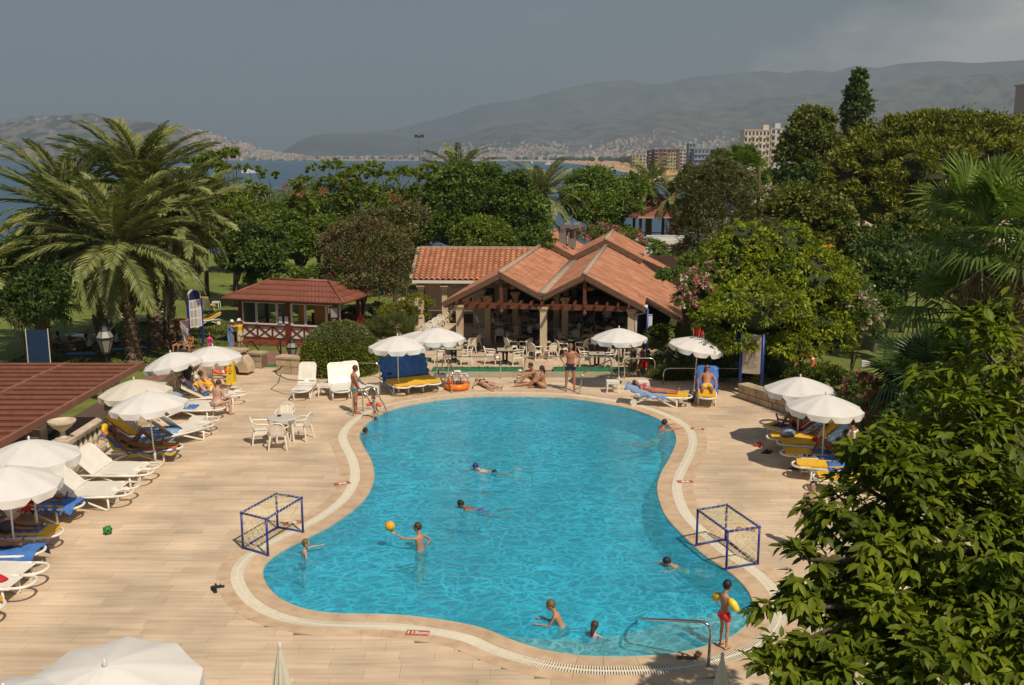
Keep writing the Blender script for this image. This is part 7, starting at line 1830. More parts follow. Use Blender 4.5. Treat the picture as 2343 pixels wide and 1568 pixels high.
SITG = dict(pel=(0, 0, .10), T=(0, -.12, 1), lt=(-.16, .8, .55), ls=(0, .55, -.9), rt=(.16, .8, .55), rs=(0, .55, -.9), la=(-.2, .5, -.8), lh=(.1, .8, -.2), ra=(.2, .5, -.8), rh=(-.1, .8, -.2))
SITC = dict(pel=(0, 0, .52), T=(0, -.03, 1), lt=(-.12, 1, -.02), rt=(.12, 1, -.02), ls=(0, .05, -1), rs=(0, .05, -1), la=(-.15, .35, -1), ra=(.15, .35, -1), lh=(0, 1, .1), rh=(0, 1, .1))
SWIM = dict(T=(0, 1, .16), F=(0, 0, -1), H=(0, .75, .75), face=(0, 1, .1), lt=(-.22, -1, -.16), rt=(.22, -1, -.16), ls=(-.1, -1, .1), rs=(.3, -.8, .3), ft=(0, -1, -.1), la=(-.6, .8, -.2), lh=(.25, 1, .1), ra=(.6, .8, -.2), rh=(-.25, 1, .1))
def on(lg, label, P, **k):
    lg = W[lg]; return person(label, lg.location, lg.rotation_euler.z, P, **k)
def at(px_, z=0.0): p = G(px_[0], px_[1], z); return (p.x, p.y, z)
navy = mat('navy_trunks', (.012, .016, .05), .7); turq = mat('turquoise_cloth', (.01, .42, .45), .6); pinkm = mat('magenta_cloth', (.6, .02, .22), .6); flor = stripes('flower_print', [(.55, .50, .42), (.35, .45, .5), (.6, .2, .1), (.55, .5, .4)], 6, 0, noise=.8); greyc = mat('charcoal_cloth', (.04, .04, .042), .9)
khaki = stripes('khaki_print', [(.16, .15, .08), (.10, .10, .05), (.2, .18, .1)], 6, 2, noise=.8); blw = stripes('black_white_print', [(.03, .03, .035), (.4, .38, .36), (.03, .03, .035)], 9, 2, noise=.6); yel = mat('yellow_cloth', (.75, .45, .04), .8); redt = mat('red_swim', (.55, .015, .02), .6)
flw = stripes('floral_white', [(.6, .56, .42), (.12, .13, .08), (.6, .56, .42), (.3, .28, .12)], 7, 0, noise=.8)
# ---- at the far rim
person('tanned man in navy trunks standing with his hands on his hips', at((1304, 895)), R(176), dict(STAND, H=(0, .28, 1), lt=(-.10, 0, -1), rt=(.10, 0, -1), ls=(-.02, -.02, -1), rs=(.02, -.02, -1), la=(-.62, -.35, -.75), lh=(.55, .6, -.75), ra=(.62, -.35, -.75), rh=(-.55, .6, -.75)), 1.82, 'red', 'blond', [('trunks', navy, .32)], hi=True)
person('woman in turquoise bikini standing at the pool ladder', at((813, 946)), R(-75), dict(STAND, T=(0, -.03, 1), H=(0, .25, 1), face=(0, 1, -.35), la=(-.12, .22, -1), lh=(0, .25, -1), ra=(.12, .30, -1), rh=(0, .45, -1)), 1.66, 'red', 'brown', [('bikini', turq)], hi=True, fem=True, fat=1.22)
person('small boy with orange and white armbands climbing at the ladder', (G(860, 957).x, G(860, 957).y, -.28), R(160), dict(T=(.08, .12, 1), H=(0, .5, 1), face=(0, 1, -.5), lt=(-.35, .9, -.5), ls=(0, -.6, -1), rt=(.15, .1, -1), rs=(0, -.1, -1), la=(-.9, .3, -.4), lh=(-.1, .7, -.6), ra=(.9, .3, -.4), rh=(.1, .7, -.6)), 1.08, 'pale', 'brown', [('armbands', mat('orange_armband', (.85, .12, .05), .35)), ('briefs', mat('green_yellow_swim', (.25, .30, .03), .6))], child=1, hi=True)
person('man sitting on the rim stretching both arms to the toddler', at((1228, 880)), R(105), dict(SITG, T=(0, .38, 1), F=(0, 1, -.3), H=(0, .4, 1), lt=(-.2, 1, -.02), ls=(0, 1, -.1), rt=(.25, .75, .45), rs=(-.1, .75, -.7), la=(-.1, 1, -.25), lh=(0, 1, -.35), ra=(.1, 1, -.1), rh=(0, 1, -.05)), 1.78, 'tan', 'dark', [('trunks', navy)], hi=True)
person('woman in patterned bikini sitting with drawn-up knees beside the man', at((1243, 888)), R(80), dict(SITG, T=(0, .10, 1), H=(0, .1, 1), face=(0, 1, .1)), 1.66, 'tan', 'dark', [('bikini', stripes('bikini_print', [(.3, .1, .08), (.1, .12, .2), (.5, .4, .3)], 12, 0, noise=.6))], hi=True, fem=True, longhair=True)
person('toddler in pale blue trunks and white hat crawling on the rim', at((1186, 879)), R(-10), dict(pel=(0, 0, .26), T=(0, 1, .45), F=(0, .45, -1), H=(0, .9, .6), face=(0, 1, -.1), lt=(-.2, .25, -1), ls=(0, -1, -.15), rt=(.2, .25, -1), rs=(0, -1, -.15), ft=(0, -1, -.1), la=(-.1, .35, -1), ra=(.1, .35, -1)), .82, 'pale', 'white', [('briefs', mat('pale_blue_cloth', (.3, .5, .6), .8)), ('hat', 'wframe')], child=1.2)
person('pale woman in dark bikini lying on her back on the rim', (G(1112, 886).x, G(1112, 886).y, 0), R(212), dict(LIEUP, la=(-.75, .75, -.1), lh=(-.3, 1, 0), ra=(.9, .6, -.1), rh=(.6, 1, 0)), 1.64, 'pale', 'brown', [('bikini', mat('black_swim', (.02, .015, .02), .6))], fem=True, hi=True)
person('man in dark T-shirt and printed shorts walking past the terrace', at((1448, 872), L0), R(55), dict(WALK, ra=(.1, .2, -1), rh=(.0, .9, -.2)), 1.76, 'tan', 'dark', [('shirt', greyc), ('shorts', khaki)])
person('woman carrying a red cloth beside the man in the dark T-shirt', at((1470, 866), L0), R(60), dict(WALK, la=(-.1, .1, -1), lh=(.1, .8, .5)), 1.66, 'tan', 'brown', [('bikini', redt), ('skirt', redt, .8)], fem=True, longhair=True)
on('P1', 'woman in pink bikini lying on the blue towel', recl(18, 0, H=(-.2, -.9, .5), face=(.3, .4, 1)), h=1.66, skin='red', hair='brown', wear=[('bikini', pinkm)], fem=True, hi=True)
on('P2', 'man in yellow shorts and dark glasses facing the pool', recl(52, 0, la=(-.45, .35, -.8), lh=(.05, .75, -.5), ra=(.45, .35, -.8), rh=(-.05, .75, -.5), lt=(-.14, 1, .0), rt=(.14, 1, .0)), h=1.78, skin='red', hair='dark', wear=[('trunks', yel, .45), ('glasses', 0)], hi=True)
# ---- in the water
WZ = -.03
def swimmer(label, px_, rz, P, z, **k): p = G(px_[0], px_[1], WZ); return person(label, (p.x, p.y, WZ), rz, dict(P, pel=(0, 0, z)), **k)
swimmer('dark-haired child holding on to the left pool edge', (829, 996), R(-60), dict(STAND, T=(0, .2, 1), la=(-.5, .8, -.2), ra=(.5, .8, .1), lh=(0, 1, .3), rh=(.2, 1, .2)), -.36, h=1.25, skin='brown', hair='black', wear=[('trunks', navy)], child=.6, hi=True)
swimmer('man with short dark hair drifting at the right pool edge', (1499, 985), R(-65), dict(SWIM, T=(0, .7, 1), H=(0, .3, 1), la=(-.4, 1, .2), lh=(.1, 1, 0), ra=(.4, 1, .2), rh=(-.1, 1, 0)), -.38, h=1.78, skin='red', hair='dark', wear=[('trunks', mat('lime_swim', (.2, .32, .03), .6))], hi=True)
swimmer('child with a blue swim cap doing breaststroke', (1128, 1078), R(83), SWIM, -.07, h=1.35, skin='pale', capped='blue', wear=[('trunks', navy)], child=.5, hi=True)
swimmer('child with a black swim cap swimming in the middle of the pool', (1098, 1166), R(78), dict(SWIM, la=(-.9, .2, -.2), lh=(-.4, -.6, -.2), ra=(.9, .2, -.2), rh=(.4, -.6, -.2)), -.07, h=1.35, skin='brown', capped='black', wear=[('trunks', mat('violet_swim', (.10, .08, .3), .6))], child=.5, hi=True)
thrower = swimmer('boy standing in the pool holding up the yellow ball', (962, 1258), R(55), dict(STAND, T=(-.05, .05, 1), H=(-.05, .15, 1), face=(-.35, 1, -.1), la=(-.55, 1, -.05), lh=(-.15, 1, .38), lp=(-.1, 1, .5), ra=(1, -.2, -.75), rh=(-.55, .2, -.8)), -.10, h=1.58, skin='boy', hair='brown', wear=[('trunks', mat('dark_green_swim', (.01, .05, .045), .7), .4)], hi=True, child=.2)
swimmer('fair-haired boy reaching out near the left goal', (692, 1272), R(-70), dict(STAND, T=(.05, .15, 1), face=(.2, 1, 0), la=(-.3, 1, .10), lh=(0, 1, .05), ra=(.45, .1, -1), rh=(.3, .7, -.5)), -.20, h=1.20, skin='pale', hair='blond', wear=[('trunks', navy)], child=.8, hi=True)
swimmer('dark-haired boy swimming below the right goal', (1578, 1292), R(100), dict(SWIM, T=(0, 1, .4), la=(-.6, .9, .1), lh=(.2, 1, 0), ra=(.7, .6, .1), rh=(.1, 1, -.1)), -.18, h=1.5, skin='boy', hair='black', wear=[('trunks', navy)], hi=True, child=.3)
person('boy in red and navy trunks bending over on the shallow ledge', (G(1290, 1462, -.30).x, G(1290, 1462, -.3).y, -.67), R(78), dict(T=(0, .55, 1), F=(0, 1, -.5), H=(0, .5, 1), face=(0, 1, -.2), lt=(-.15, .75, -.8), ls=(0, -.35, -1), rt=(.15, .75, -.8), rs=(0, -.35, -1), la=(-.1, .55, -1), lh=(0, 1, .1), ra=(.1, .55, -1), rh=(0, 1, .15)), 1.30, 'boy', 'blond', [('trunks', stripes('red_navy_trunks', [(.3, .02, .02), (.03, .03, .07)], 5, 0, noise=.5), .6)], child=.8, hi=True)
person('small girl with a dark ponytail sitting in the shallow water', (G(1352, 1488, -.30).x, G(1352, 1488, -.3).y, -.36), R(-30), dict(SITG, T=(.1, .1, 1), la=(-.7, .4, -.6), ra=(.8, .6, -.5), lt=(-.2, 1, .1), ls=(0, 1, -.1), rt=(.2, 1, .1), rs=(0, 1, -.1)), 1.05, 'pale', 'brown', [('suit', mat('pink_white_suit', (.6, .35, .38), .7))], child=1, fem=True, longhair=True, hi=True)
bb = G(1654, 1482)
person('boy with yellow armbands and red trunks standing on the near rim', (bb.x, bb.y, .01), R(-55), dict(T=(0, -.04, 1), H=(.05, .25, 1), face=(-.1, 1, .05), lt=(-.06, .16, -1), ls=(0, -.14, -1), rt=(.08, -.02, -1), rs=(0, -.06, -1), la=(-.75, .10, -.65), lh=(-.2, .75, -.75), ra=(.70, .15, -.75), rh=(.1, .80, -.62)), 1.27, 'boy', 'black', [('trunks', redt, .30), ('armbands', mat('yellow_armband', (.80, .62, .05), .35))], child=.8, hi=True)
person('person in dark printed trunks half hidden by the leafy tree', at((1852, 1262)), R(150), dict(STAND), 1.62, 'pale', 'dark', [('trunks', mat('maroon_print', (.10, .03, .035), .8), .6)])
person('woman in white sleeveless top and black and white skirt', at((1948, 1096)), R(60), dict(STAND, H=(0, .45, 1), face=(0, 1, -.6), T=(0, .08, 1)), 1.68, 'brown', 'black', [('vest', 'wframe'), ('shorts', blw, .7)], fem=True, fat=1.15, hi=True)
on('R4', 'dark-haired woman reading with knees drawn up', recl(42, 2, la=(-.2, .5, -.7), lh=(.2, .9, .5), ra=(.2, .5, -.7), rh=(-.2, .9, .5), H=(0, -.15, 1), face=(0, 1, -.3)), h=1.66, skin='brown', hair='black', wear=[('suit', greyc)], fem=True, longhair=True)
on('R1', 'man in red trunks lying with raised knees under the parasol', recl(30, 2), h=1.8, skin='brown', hair='dark', wear=[('trunks', mat('dark_red_trunks', (.28, .01, .015), .8))])
on('R0', 'tanned legs of a sunbather stretched on the farthest shaded lounger', recl(30, 1), h=1.75, skin='brown', hair='dark', wear=[('trunks', navy)])
# ---- left row
on('D1', 'man with moustache sunbathing on the striped towel', recl(36, 0, lt=(-.1, .60, .80), ls=(0, .62, -.8), lf=(0, 1, .0), rt=(.45, .95, .05), rs=(-.55, .8, -.02), la=(-.5, .3, -.8), lh=(.3, .8, .1), ra=(.4, .5, -.8), rh=(-.4, .8, .1)), h=1.8, skin='dark', hair='dark', wear=[('briefs', 'blackm')], hi=True)
on('E1', 'reader with outstretched legs on the red towel', recl(38, 0, lh=(.1, .9, .3), rh=(-.1, .9, .3)), h=1.7, skin='brown', hair='brown', wear=[('suit', stripes('red_white', [(.5, .03, .03), (.6, .55, .5)], 12, 2, noise=.05))], fem=True, hi=True)
on('E2', 'person holding an open newspaper', recl(42, 0, lh=(.1, .9, .5), rh=(-.1, .9, .5)), h=1.68, skin='brown', hair='brown', wear=[('suit', mat('lilac', (.4, .2, .35), .8))], fem=True)
on('E3', 'sunbather with crossed bare feet on the blue towel', recl(36, 0, lt=(.08, 1, .03), rt=(-.02, 1, .10), ls=(.1, 1, -.04), rs=(-.18, 1, -.08)), h=1.74, skin='brown', hair='dark', wear=[('trunks', navy)])
p = G(494, 932, .36)
person('woman seen from behind in a flowered bikini sitting on a lounger', (p.x, p.y+.1, 0), R(-35), dict(SITC, pel=(0, 0, .50), T=(0, .12, 1), H=(.1, .3, 1), face=(.2, 1, -.4), la=(-.25, .4, -.9), lh=(.2, .9, -.3)), 1.66, 'pale', 'brown', [('bikini', flor)], fem=True, fat=1.32, hi=True)
on('C3', 'child with pale cap and sunglasses stretched out on a lounger', recl(58, 0, lh=(.2, .9, .3)), h=1.45, skin='pale', capped='white', hair='blond', wear=[('trunks', mat('blue_child_suit', (.1, .18, .4), .7))], child=.5)
on('C0', 'dark-haired boy sitting up with a hand at his mouth', recl(70, 1, pel=(.0, .25, .48), rh=(-.5, .1, 1), ra=(.2, .6, -.7)), h=1.55, skin='brown', hair='dark', wear=[('trunks', navy)], child=.2)
p = G(432, 905); person('person in black clothes bending in the shade of the parasols', (p.x, p.y, 0), R(100), dict(STAND, T=(0, .45, 1), F=(0, 1, -.4), la=(-.1, .5, -1), ra=(.1, .5, -1)), 1.78, 'dark', 'black', [('shirt', greyc), ('shorts', greyc)])
# ---- the path and the lawn
def lo(px_): return at(px_, L0)
person('man in yellow shirt and white sun hat folding a towel', lo((551, 806)), R(70), dict(STAND, la=(-.1, .9, -.2), lh=(.1, 1, .25), ra=(.1, .9, -.15), rh=(-.1, 1, .25)), 1.72, 'tan', 'grey', [('shirt', yel), ('shorts', flw), ('hat', 'wframe')])
hw = person('woman in white sun hat holding the hanging blue towel', lo((533, 804)), R(-60), dict(STAND, la=(-.1, .8, -.2), lh=(.1, .9, .3), ra=(.1, .8, -.2), rh=(-.1, .9, .3)), 1.62, 'tan', 'brown', [('bikini', mat('orange_swim', (.6, .14, .03), .7)), ('hat', 'wframe')], fem=True)
p = G(531, 770, L0+.75); o = MB(); g_ = [[(-.16+.32*i/6+.03*math.sin(j*1.3+i), .05*math.sin(i*1.7)+.02*j*.3, .55-1.15*j/8) for i in range(7)] for j in range(9)]
o.add([V(g_[j][i]) for j in range(9) for i in range(7)], [(j*7+i, j*7+i+1, (j+1)*7+i+1, (j+1)*7+i) for j in range(8) for i in range(6)]); tw = o.build('towel', MT['towell'], None, True, loc=(p.x, p.y-.2, p.z)); tag(tw, 'blue towel held up by the couple in white hats', 'towel')
person('woman in dark swimsuit sitting before the sign board', lo((412, 808)), R(170), dict(SITC, pel=(0, 0, .45)), 1.64, 'tan', 'dark', [('suit', greyc)], fem=True)
person('woman in yellow flowered swimsuit holding a blue paper', lo((437, 811)), R(170), dict(SITC, pel=(0, 0, .45)), 1.64, 'tan', 'dark', [('suit', stripes('yellow_flowers', [(.3, .2, .03), (.1, .1, .04), (.4, .15, .03)], 9, 0, noise=.8))], fem=True)
person('girl sitting right of the sign board post', lo((481, 806)), R(200), dict(SITC, pel=(0, 0, .4)), 1.3, 'red', 'brown', [('suit', pinkm)], fem=True, child=.6)
person('grey-haired person sitting low behind the parasol', lo((422, 822)), R(180), dict(SITG), 1.5, 'tan', 'grey', [('shirt', greyc)])
on('yellow topped lounger under the seated man on the lawn', 'broad man sitting upright on the yellow lawn lounger', dict(SITC, pel=(0, .5, .50)), h=1.75, skin='red', hair='grey', wear=[('trunks', 'wpanel')], fat=1.15).location.z = L0
person('man bending down behind the twin palm stems', lo((390, 735)), R(100), dict(STAND, T=(0, .9, .5), F=(0, .5, -.9), la=(0, .3, -1), ra=(0, .3, -1)), 1.75, 'brown', 'dark', [('trunks', navy)])
GY = 'people exercising on mats on the lawn'
for px_, rz, lb, w_, hr_ in (((140, 795), 100, 'person in grey shirt leaning on one arm, on the exercise lawn', [('vest', mat('grey_shirt', (.22, .22, .24), .9)), ('shorts', greyc)], 'black'), ((168, 806), 95, 'person in a rainbow striped swimsuit seen from behind', [('suit', stripes('rainbow', [(.5, .2, .03), (.05, .2, .35), (.05, .25, .2), (.5, .35, .05)], 5, 2, noise=.05))], 'blond'),
    ((96, 812), 120, 'person in pale violet top and black shorts stretching', [('vest', mat('violet_top', (.3, .22, .32), .9)), ('shorts', greyc)], 'black'), ((205, 800), 110, 'person in white top half hidden by the left palm trunk', [('vest', 'wframe'), ('shorts', greyc)], 'dark'), ((268, 790), 100, 'person in white top kneeling beside the big palm trunk', [('vest', 'wframe'), ('shorts', greyc)], 'dark'), ((300, 788), 250, 'bare-chested man in black shorts beside the big palm trunk', [('shorts', greyc)], 'dark')):
    person(lb, lo(px_), R(rz), dict(SITG, T=(0, .2, 1), la=(-.8, .5, -.4), ra=(.9, .3, -.2), lt=(-.4, 1, -.02), ls=(0, 1, 0), rt=(.5, .8, .2), rs=(-.3, .7, -.3)), 1.68, 'dark', hr_, w_, group=GY, fem='swim' in lb)
# ---- inside the restaurant
person('bare-chested man bending over an inner restaurant table', (A(1181, 750, 50.5).x, 50.5, L0), R(-70), dict(STAND, T=(0, .35, 1), H=(0, .6, .8)), 1.74, 'tan', 'dark', [('shorts', flor)])
person('boy in turquoise T-shirt standing inside the restaurant', (A(1352, 730, 52).x, 52, L0), R(-30), STAND, 1.55, 'tan', 'black', [('shirt', mat('teal_cloth', (.02, .25, .28), .8)), ('shorts', greyc)])
person('waiter in white shirt standing in the dark of the right gable', (A(1388, 720, 53).x, 53, L0), R(150), STAND, 1.76, 'brown', 'black', [('shirt', 'wpanel'), ('shorts', greyc)])
for x, d, rz, lb, m_ in ((1130, 45, 100, 'guest in white shirt seated behind the first column', 'wpanel'), (1212, 43, 80, 'guest in white shirt seated at the table behind the middle', 'wpanel'), (1232, 43.6, 120, 'second guest in white seated near the middle column', 'wpanel'), (1325, 43.6, -100, 'guest in grey white shirt seated left of the boy in turquoise', 'wpanel')):
    person(lb, (A(x, 700, d*1.18).x, d*1.18, L0), R(rz), SITC, 1.7, 'brown', 'dark', [('shirt', m_), ('shorts', greyc)])
person('person in a red top behind the oleander at the restaurant corner', (A(1598, 740, 42).x, 42, .05), R(180), STAND, 1.65, 'tan', 'dark', [('shirt', redt), ('shorts', redt)])
# bake the bodies: each becomes one continuous skin
for o, vx, sm in BAKE:
    r = o.modifiers.new('r', 'REMESH'); r.mode = 'VOXEL'; r.voxel_size = vx; r.use_smooth_shade = True
    c_ = o.modifiers.new('s', 'SMOOTH'); c_.iterations = sm; c_.factor = .5
dg = bpy.context.evaluated_depsgraph_get(); new = []
for o, vx, sm in BAKE:
    me = bpy.data.meshes.new_from_object(o.evaluated_get(dg)); new.append(me)
for (o, vx, sm), me in zip(BAKE, new):
    m_ = o.data.materials[0]; o.modifiers.clear(); old = o.data; o.data = me; me.name = o.name
    if not me.materials: me.materials.append(m_)
# ================================================================ SMALL THINGS
# water polo ball in the boy's hand
wr = thrower.matrix_basis @ V(thrower['wr'][0]); del_ = A(870, 1202, wr.y)
ball = thing('ball', 'yellow water polo ball held up by the boy', 'ball', (wr.x-.12, wr.y+.03, wr.z+.17), 0)
MB().ball((0, 0, 0), .112, 20, 14).build('shell', MT['sport'], ball, True)
mb = MB()
for a in (-.055, 0, .055): r_ = math.sqrt(.1128**2-a*a); mb.torus((0, 0, 0), r_, .0025, 30, 4, Matrix.Translation((a, 0, 0)) @ Matrix.Rotation(PI/2, 4, 'Y'))
mb.torus((0, 0, -.03), .1087, .0025, 30, 4); mb.build('seams', mat('ball_seam', (.35, .12, .01), .6), ball)
gb = G(251, 1162+40); 
def small_ball(px_, r, m, label):
    p = G(px_[0], px_[1], r); t = thing('ball', label, 'ball', (p.x, p.y, r), 0); MB().ball((0, 0, 0), r, 14, 10).build('shell', m, t, True)
    mb = MB(); [mb.ball(V((math.cos(a), math.sin(a)*.7, z)).normalized()*r*.93, r*.25, 8, 6) for a, z in ((0, .3), (1.3, .6), (2.5, 0), (-1.2, .2), (-1.6, -.3), (-2.4, .7), (-.5, -.4))]; o = mb.build('patches', MT['blackm'], t, True); o['kind'] = 'stuff'
small_ball((247, 1214), .10, mat('green_ball', (.02, .22, .03), .5), 'small green and black ball beside the blue towel lounger') if False else small_ball((152+94, 1213), .10, mat('green_ball', (.02, .22, .03), .5), 'small green and black ball on the deck beside the readers')
# footwear
def shoe(px_, rz, m, label, group, kind='sandal', L_=.27):
    p = G(px_[0], px_[1], 0); t = thing(kind, label, 'sandal', (p.x, p.y, .012), rz, group)
    MB().prism([(-.035, -.13), (.03, -.13), (.045, .02), (.04, .11), (.0, .14), (-.045, .10), (-.04, 0)], 0, .025).build('sole', m, t)
    MB().tube([(-.045, .03, .02), (-.03, .04, .06), (.0, .045, .07), (.035, .04, .06), (.045, .03, .02)], .016, 6).tube([(-.04, -.05, .02), (0, -.05, .065), (.04, -.05, .02)], .012, 6).build('strap', m, t, True)
blk = MT['blackm']
shoe((490, 1352), R(30), mat('dark_rubber', (.02, .022, .03), .5), 'dark sandal lying alone by the deck joint, lower left', 'pair of dark sandals'); shoe((498, 1345), R(100), mat('dark_rubber2', (.02, .022, .03), .5), 'dark sandal partly on top of the other by the deck joint', 'pair of dark sandals')
brn = mat('brown_sandal', (.17, .09, .05), .7)
shoe((1566, 1508), R(85), brn, 'brown flip-flop lying flat on the rim by the near handrail', 'brown flip-flops'); shoe((1595, 1503), R(-35), brn, 'brown flip-flop pointing away on the near grating', 'brown flip-flops')
ro = mat('red_sandal', (.5, .08, .04), .6)
shoe((1732, 1022), R(60), ro, 'red sandal on the sunlit deck at the right', 'red sandals'); shoe((1738, 1018), R(20), ro, 'second red sandal touching the first', 'red sandals')
shoe((1752, 1038), R(80), blk, 'black sandal with pale strap in the parasol shade', 'black sandals at the right'); shoe((1757, 1034), R(70), blk, 'black sandal beside the pale strapped one', 'black sandals at the right')
shoe((1815, 1075), R(70), blk, 'black slipper under the yellow lounger edge', 'black slippers'); shoe((1822, 1072), R(95), blk, 'second black slipper under the yellow lounger edge', 'black slippers')
shoe((993, 884), R(80), blk, 'dark shoe under the blue covered lounger', 'shoes under the blue loungers')
# inflatable ring with striped arches
p = G(1045, 893); t = thing('inflatable_ring', 'orange inflatable swim ring with a little giraffe head and striped arches', 'swim ring', (p.x, p.y+.15, 0))
MB().torus((0, 0, .13), .34, .12, 28, 10).build('ring', MT['orange'], t, True)
st_ = stripes('candy_stripes', [(.7, .68, .64), (.75, .72, .7), (.5, .05, .05), (.7, .68, .64), (.1, .2, .4), (.7, .6, .2)], 6, 2, rough=.35, noise=.02)
for x, h_, r_ in ((.0, .66, .06), (.24, .58, .05), (-.26, .52, .045)): MB().tube([(x-.18, .05, .18), (x-.16, .05, h_*.7), (x-.05, .05, h_), (x+.08, .05, h_), (x+.17, .05, h_*.7), (x+.18, .05, .18)], r_, 10).build('arch', st_, t, True)
MB().ball((-.27, -.12, .34), (.09, .11, .10), 12, 8).ball((-.27, -.24, .31), (.05, .07, .05), 10, 6).tube([(-.27, -.05, .2), (-.27, -.1, .32)], .06, 8).build('head', MT['orange'], t, True)
# life rings
def lifering(p, label, rot, m='redor'):
    t = thing('life_ring', label, 'life ring', p, rot); MB().torus((0, 0, 0), .30, .075, 28, 10).build('ring', MT[m], t, True)
    for a in range(4): MB().torus((0, 0, 0), .30, .079, 28, 10).build if False else None
    mb = MB()
    for a in range(4): q = a*PI/2+.4; mb.tube([(.30*math.cos(q-.12), .30*math.sin(q-.12), 0), (.30*math.cos(q+.12), .30*math.sin(q+.12), 0)], .082, 10)
    mb.build('white_band', MT['wframe'], t, True)
g_ = G(505, 872); lifering((g_.x-.1, g_.y+.35, .55), 'orange life ring leaning on the stone grotto behind the parasols', Euler((R(75), 0, R(10))))
g_ = G(1835, 905); lifering((g_.x, g_.y, 1.22), 'orange life ring on a post above the far right parasol', Euler((R(80), 0, R(-10))))
pt = thing('life_ring_post', 'white post carrying the life ring at the right', 'post', (g_.x, g_.y+.12, 0)); MB().tube([(0, 0, 0), (0, 0, 1.75)], .03, 8).build('pole', MT['pole'], pt)
g_ = G(478, 912, .2); t = thing('inflatable_tube', 'bright yellow inflatable lying behind the bare-backed woman', 'inflatable', (g_.x-.2, g_.y, .50), Euler((R(55), R(10), 0)), None); MB().torus((0, 0, 0), .28, .13, 24, 10).build('ring', mat('golden_vinyl', (.85, .42, .02), .3), t, True)
g_ = G(1048, 760+0)
# wet floor board
g_ = G(530, 877); t = thing('wet_floor_sign', 'yellow folding wet floor sign with black print', 'sign', (g_.x, g_.y, 0), R(-8))
for s_ in (-1, 1):
    MB().add([(-.15, -.18*s_, 0), (.15, -.18*s_, 0), (.10, -.015*s_, .98), (-.10, -.015*s_, .98), (-.15, -.16*s_, 0), (.15, -.16*s_, 0), (.10, 0, .98), (-.10, 0, .98)], [(0, 1, 2, 3), (7, 6, 5, 4), (0, 4, 5, 1), (2, 6, 7, 3), (0, 3, 7, 4), (1, 5, 6, 2)]).build('board', MT['ysign'], t)
tl = Euler((R(80), 0, 0)); yf = lambda z: -.18+.165*z/.98-.006
def strip(z, w, h, m, nm='print'): MB().box((0, 0, 0), (w, .004, h)).build(nm, m, t, loc=(0, yf(z), z), rot=Euler((R(-9.5), 0, 0)))
strip(.90, .12, .07, MT['pink']); strip(.76, .12, .018, MT['pink']); strip(.71, .12, .020, MT['ink']); strip(.665, .09, .018, MT['ink']); strip(.40, .10, .04, MT['ink'])
mb = MB(); tri = [V((-.075, 0, .47)), V((.075, 0, .47)), V((0, 0, .61))]
for i in range(3): a, b_ = tri[i], tri[(i+1) % 3]; a = V((a.x, yf(a.z), a.z)); b_ = V((b_.x, yf(b_.z), b_.z)); mb.beam(a, b_, .012, .006, V((0, -1, 0)))
mb.tube([V((-.02, yf(.48)-.004, .48)), V((.01, yf(.53)-.004, .53)), V((-.01, yf(.565)-.004, .565))], .006, 5); mb.build('warning_triangle', mat('sign_red', (.5, .12, .03), .6), t)
# notice board on blue posts
a = G(1691, 902); b_ = G(1740, 906); t = thing('notice_board', 'tall beige rules board between two blue posts', 'sign', ((a.x+b_.x)/2, (a.y+b_.y)/2, 0), math.atan2(b_.y-a.y, b_.x-a.x)); w_ = (b_-a).length
for s_ in (-1, 1): MB().tube([(s_*w_/2, 0, 0), (s_*w_/2, 0, 2.25)], .055, 10).build('post', MT['bpost'], t, True); MB().lathe([(.16, 0), (.16, .05), (.06, .06)], 14, (s_*w_/2, 0, 0)).build('foot', MT['conc'], t)
MB().box((0, -.02, 1.50), (w_-.12, .04, 1.42)).build('panel', MT['board'], t)
mb = MB(); rr = random.Random(4)
for i in range(26):
    L1 = (w_-.3)*rr.uniform(.6, 1.0); mb.box((-(w_-.3-L1)/2, -.043, 2.10-i*.045), (L1, .003, .010))
mb.build('printed_lines', mat('grey_print', (.22, .18, .14), .8), t)
# programme board near the lawn: blue arched top, nine sheets
a = G(442, 800, L0); b_ = G(459, 789, L0); t = thing('programme_board', 'white and blue programme board with nine sheets near the palms', 'sign', ((a.x+b_.x)/2, (a.y+b_.y)/2, L0), R(60)); w_ = .82; hz0 = 1.05
MB().prism([(-w_/2, 0), (w_/2, 0), (w_/2, 1.75), (.25, 1.92), (0, 1.98), (-.25, 1.92), (-w_/2, 1.75)], -.03, .03, Matrix.Translation((0, 0, hz0)) @ Matrix.Rotation(PI/2, 4, 'X')).build('panel', MT['wframe'], t)
MB().prism([(-w_/2+.06, 1.42), (w_/2-.06, 1.42), (w_/2-.06, 1.72), (.2, 1.86), (0, 1.90), (-.2, 1.86), (-w_/2+.06, 1.72)], .032, .038, Matrix.Translation((0, 0, hz0)) @ Matrix.Rotation(PI/2, 4, 'X')).build('header', mat('header_blue', (.015, .02, .10), .5), t)
for j in range(3):
    for i in range(3): MB().box((-.24+i*.24, -.036, hz0+.26+j*.45), (.19, .008, .36)).build('sheet', mat('sheet', (.42, .42, .36) if i < 2 else (.6, .55, .55), .7), t)
for s_ in (-1, 1): MB().box((s_*(w_/2+.03), 0, 1.3), (.08, .1, 2.9 if s_ < 0 else 2.4)).build('post', MT['bpost'], t)
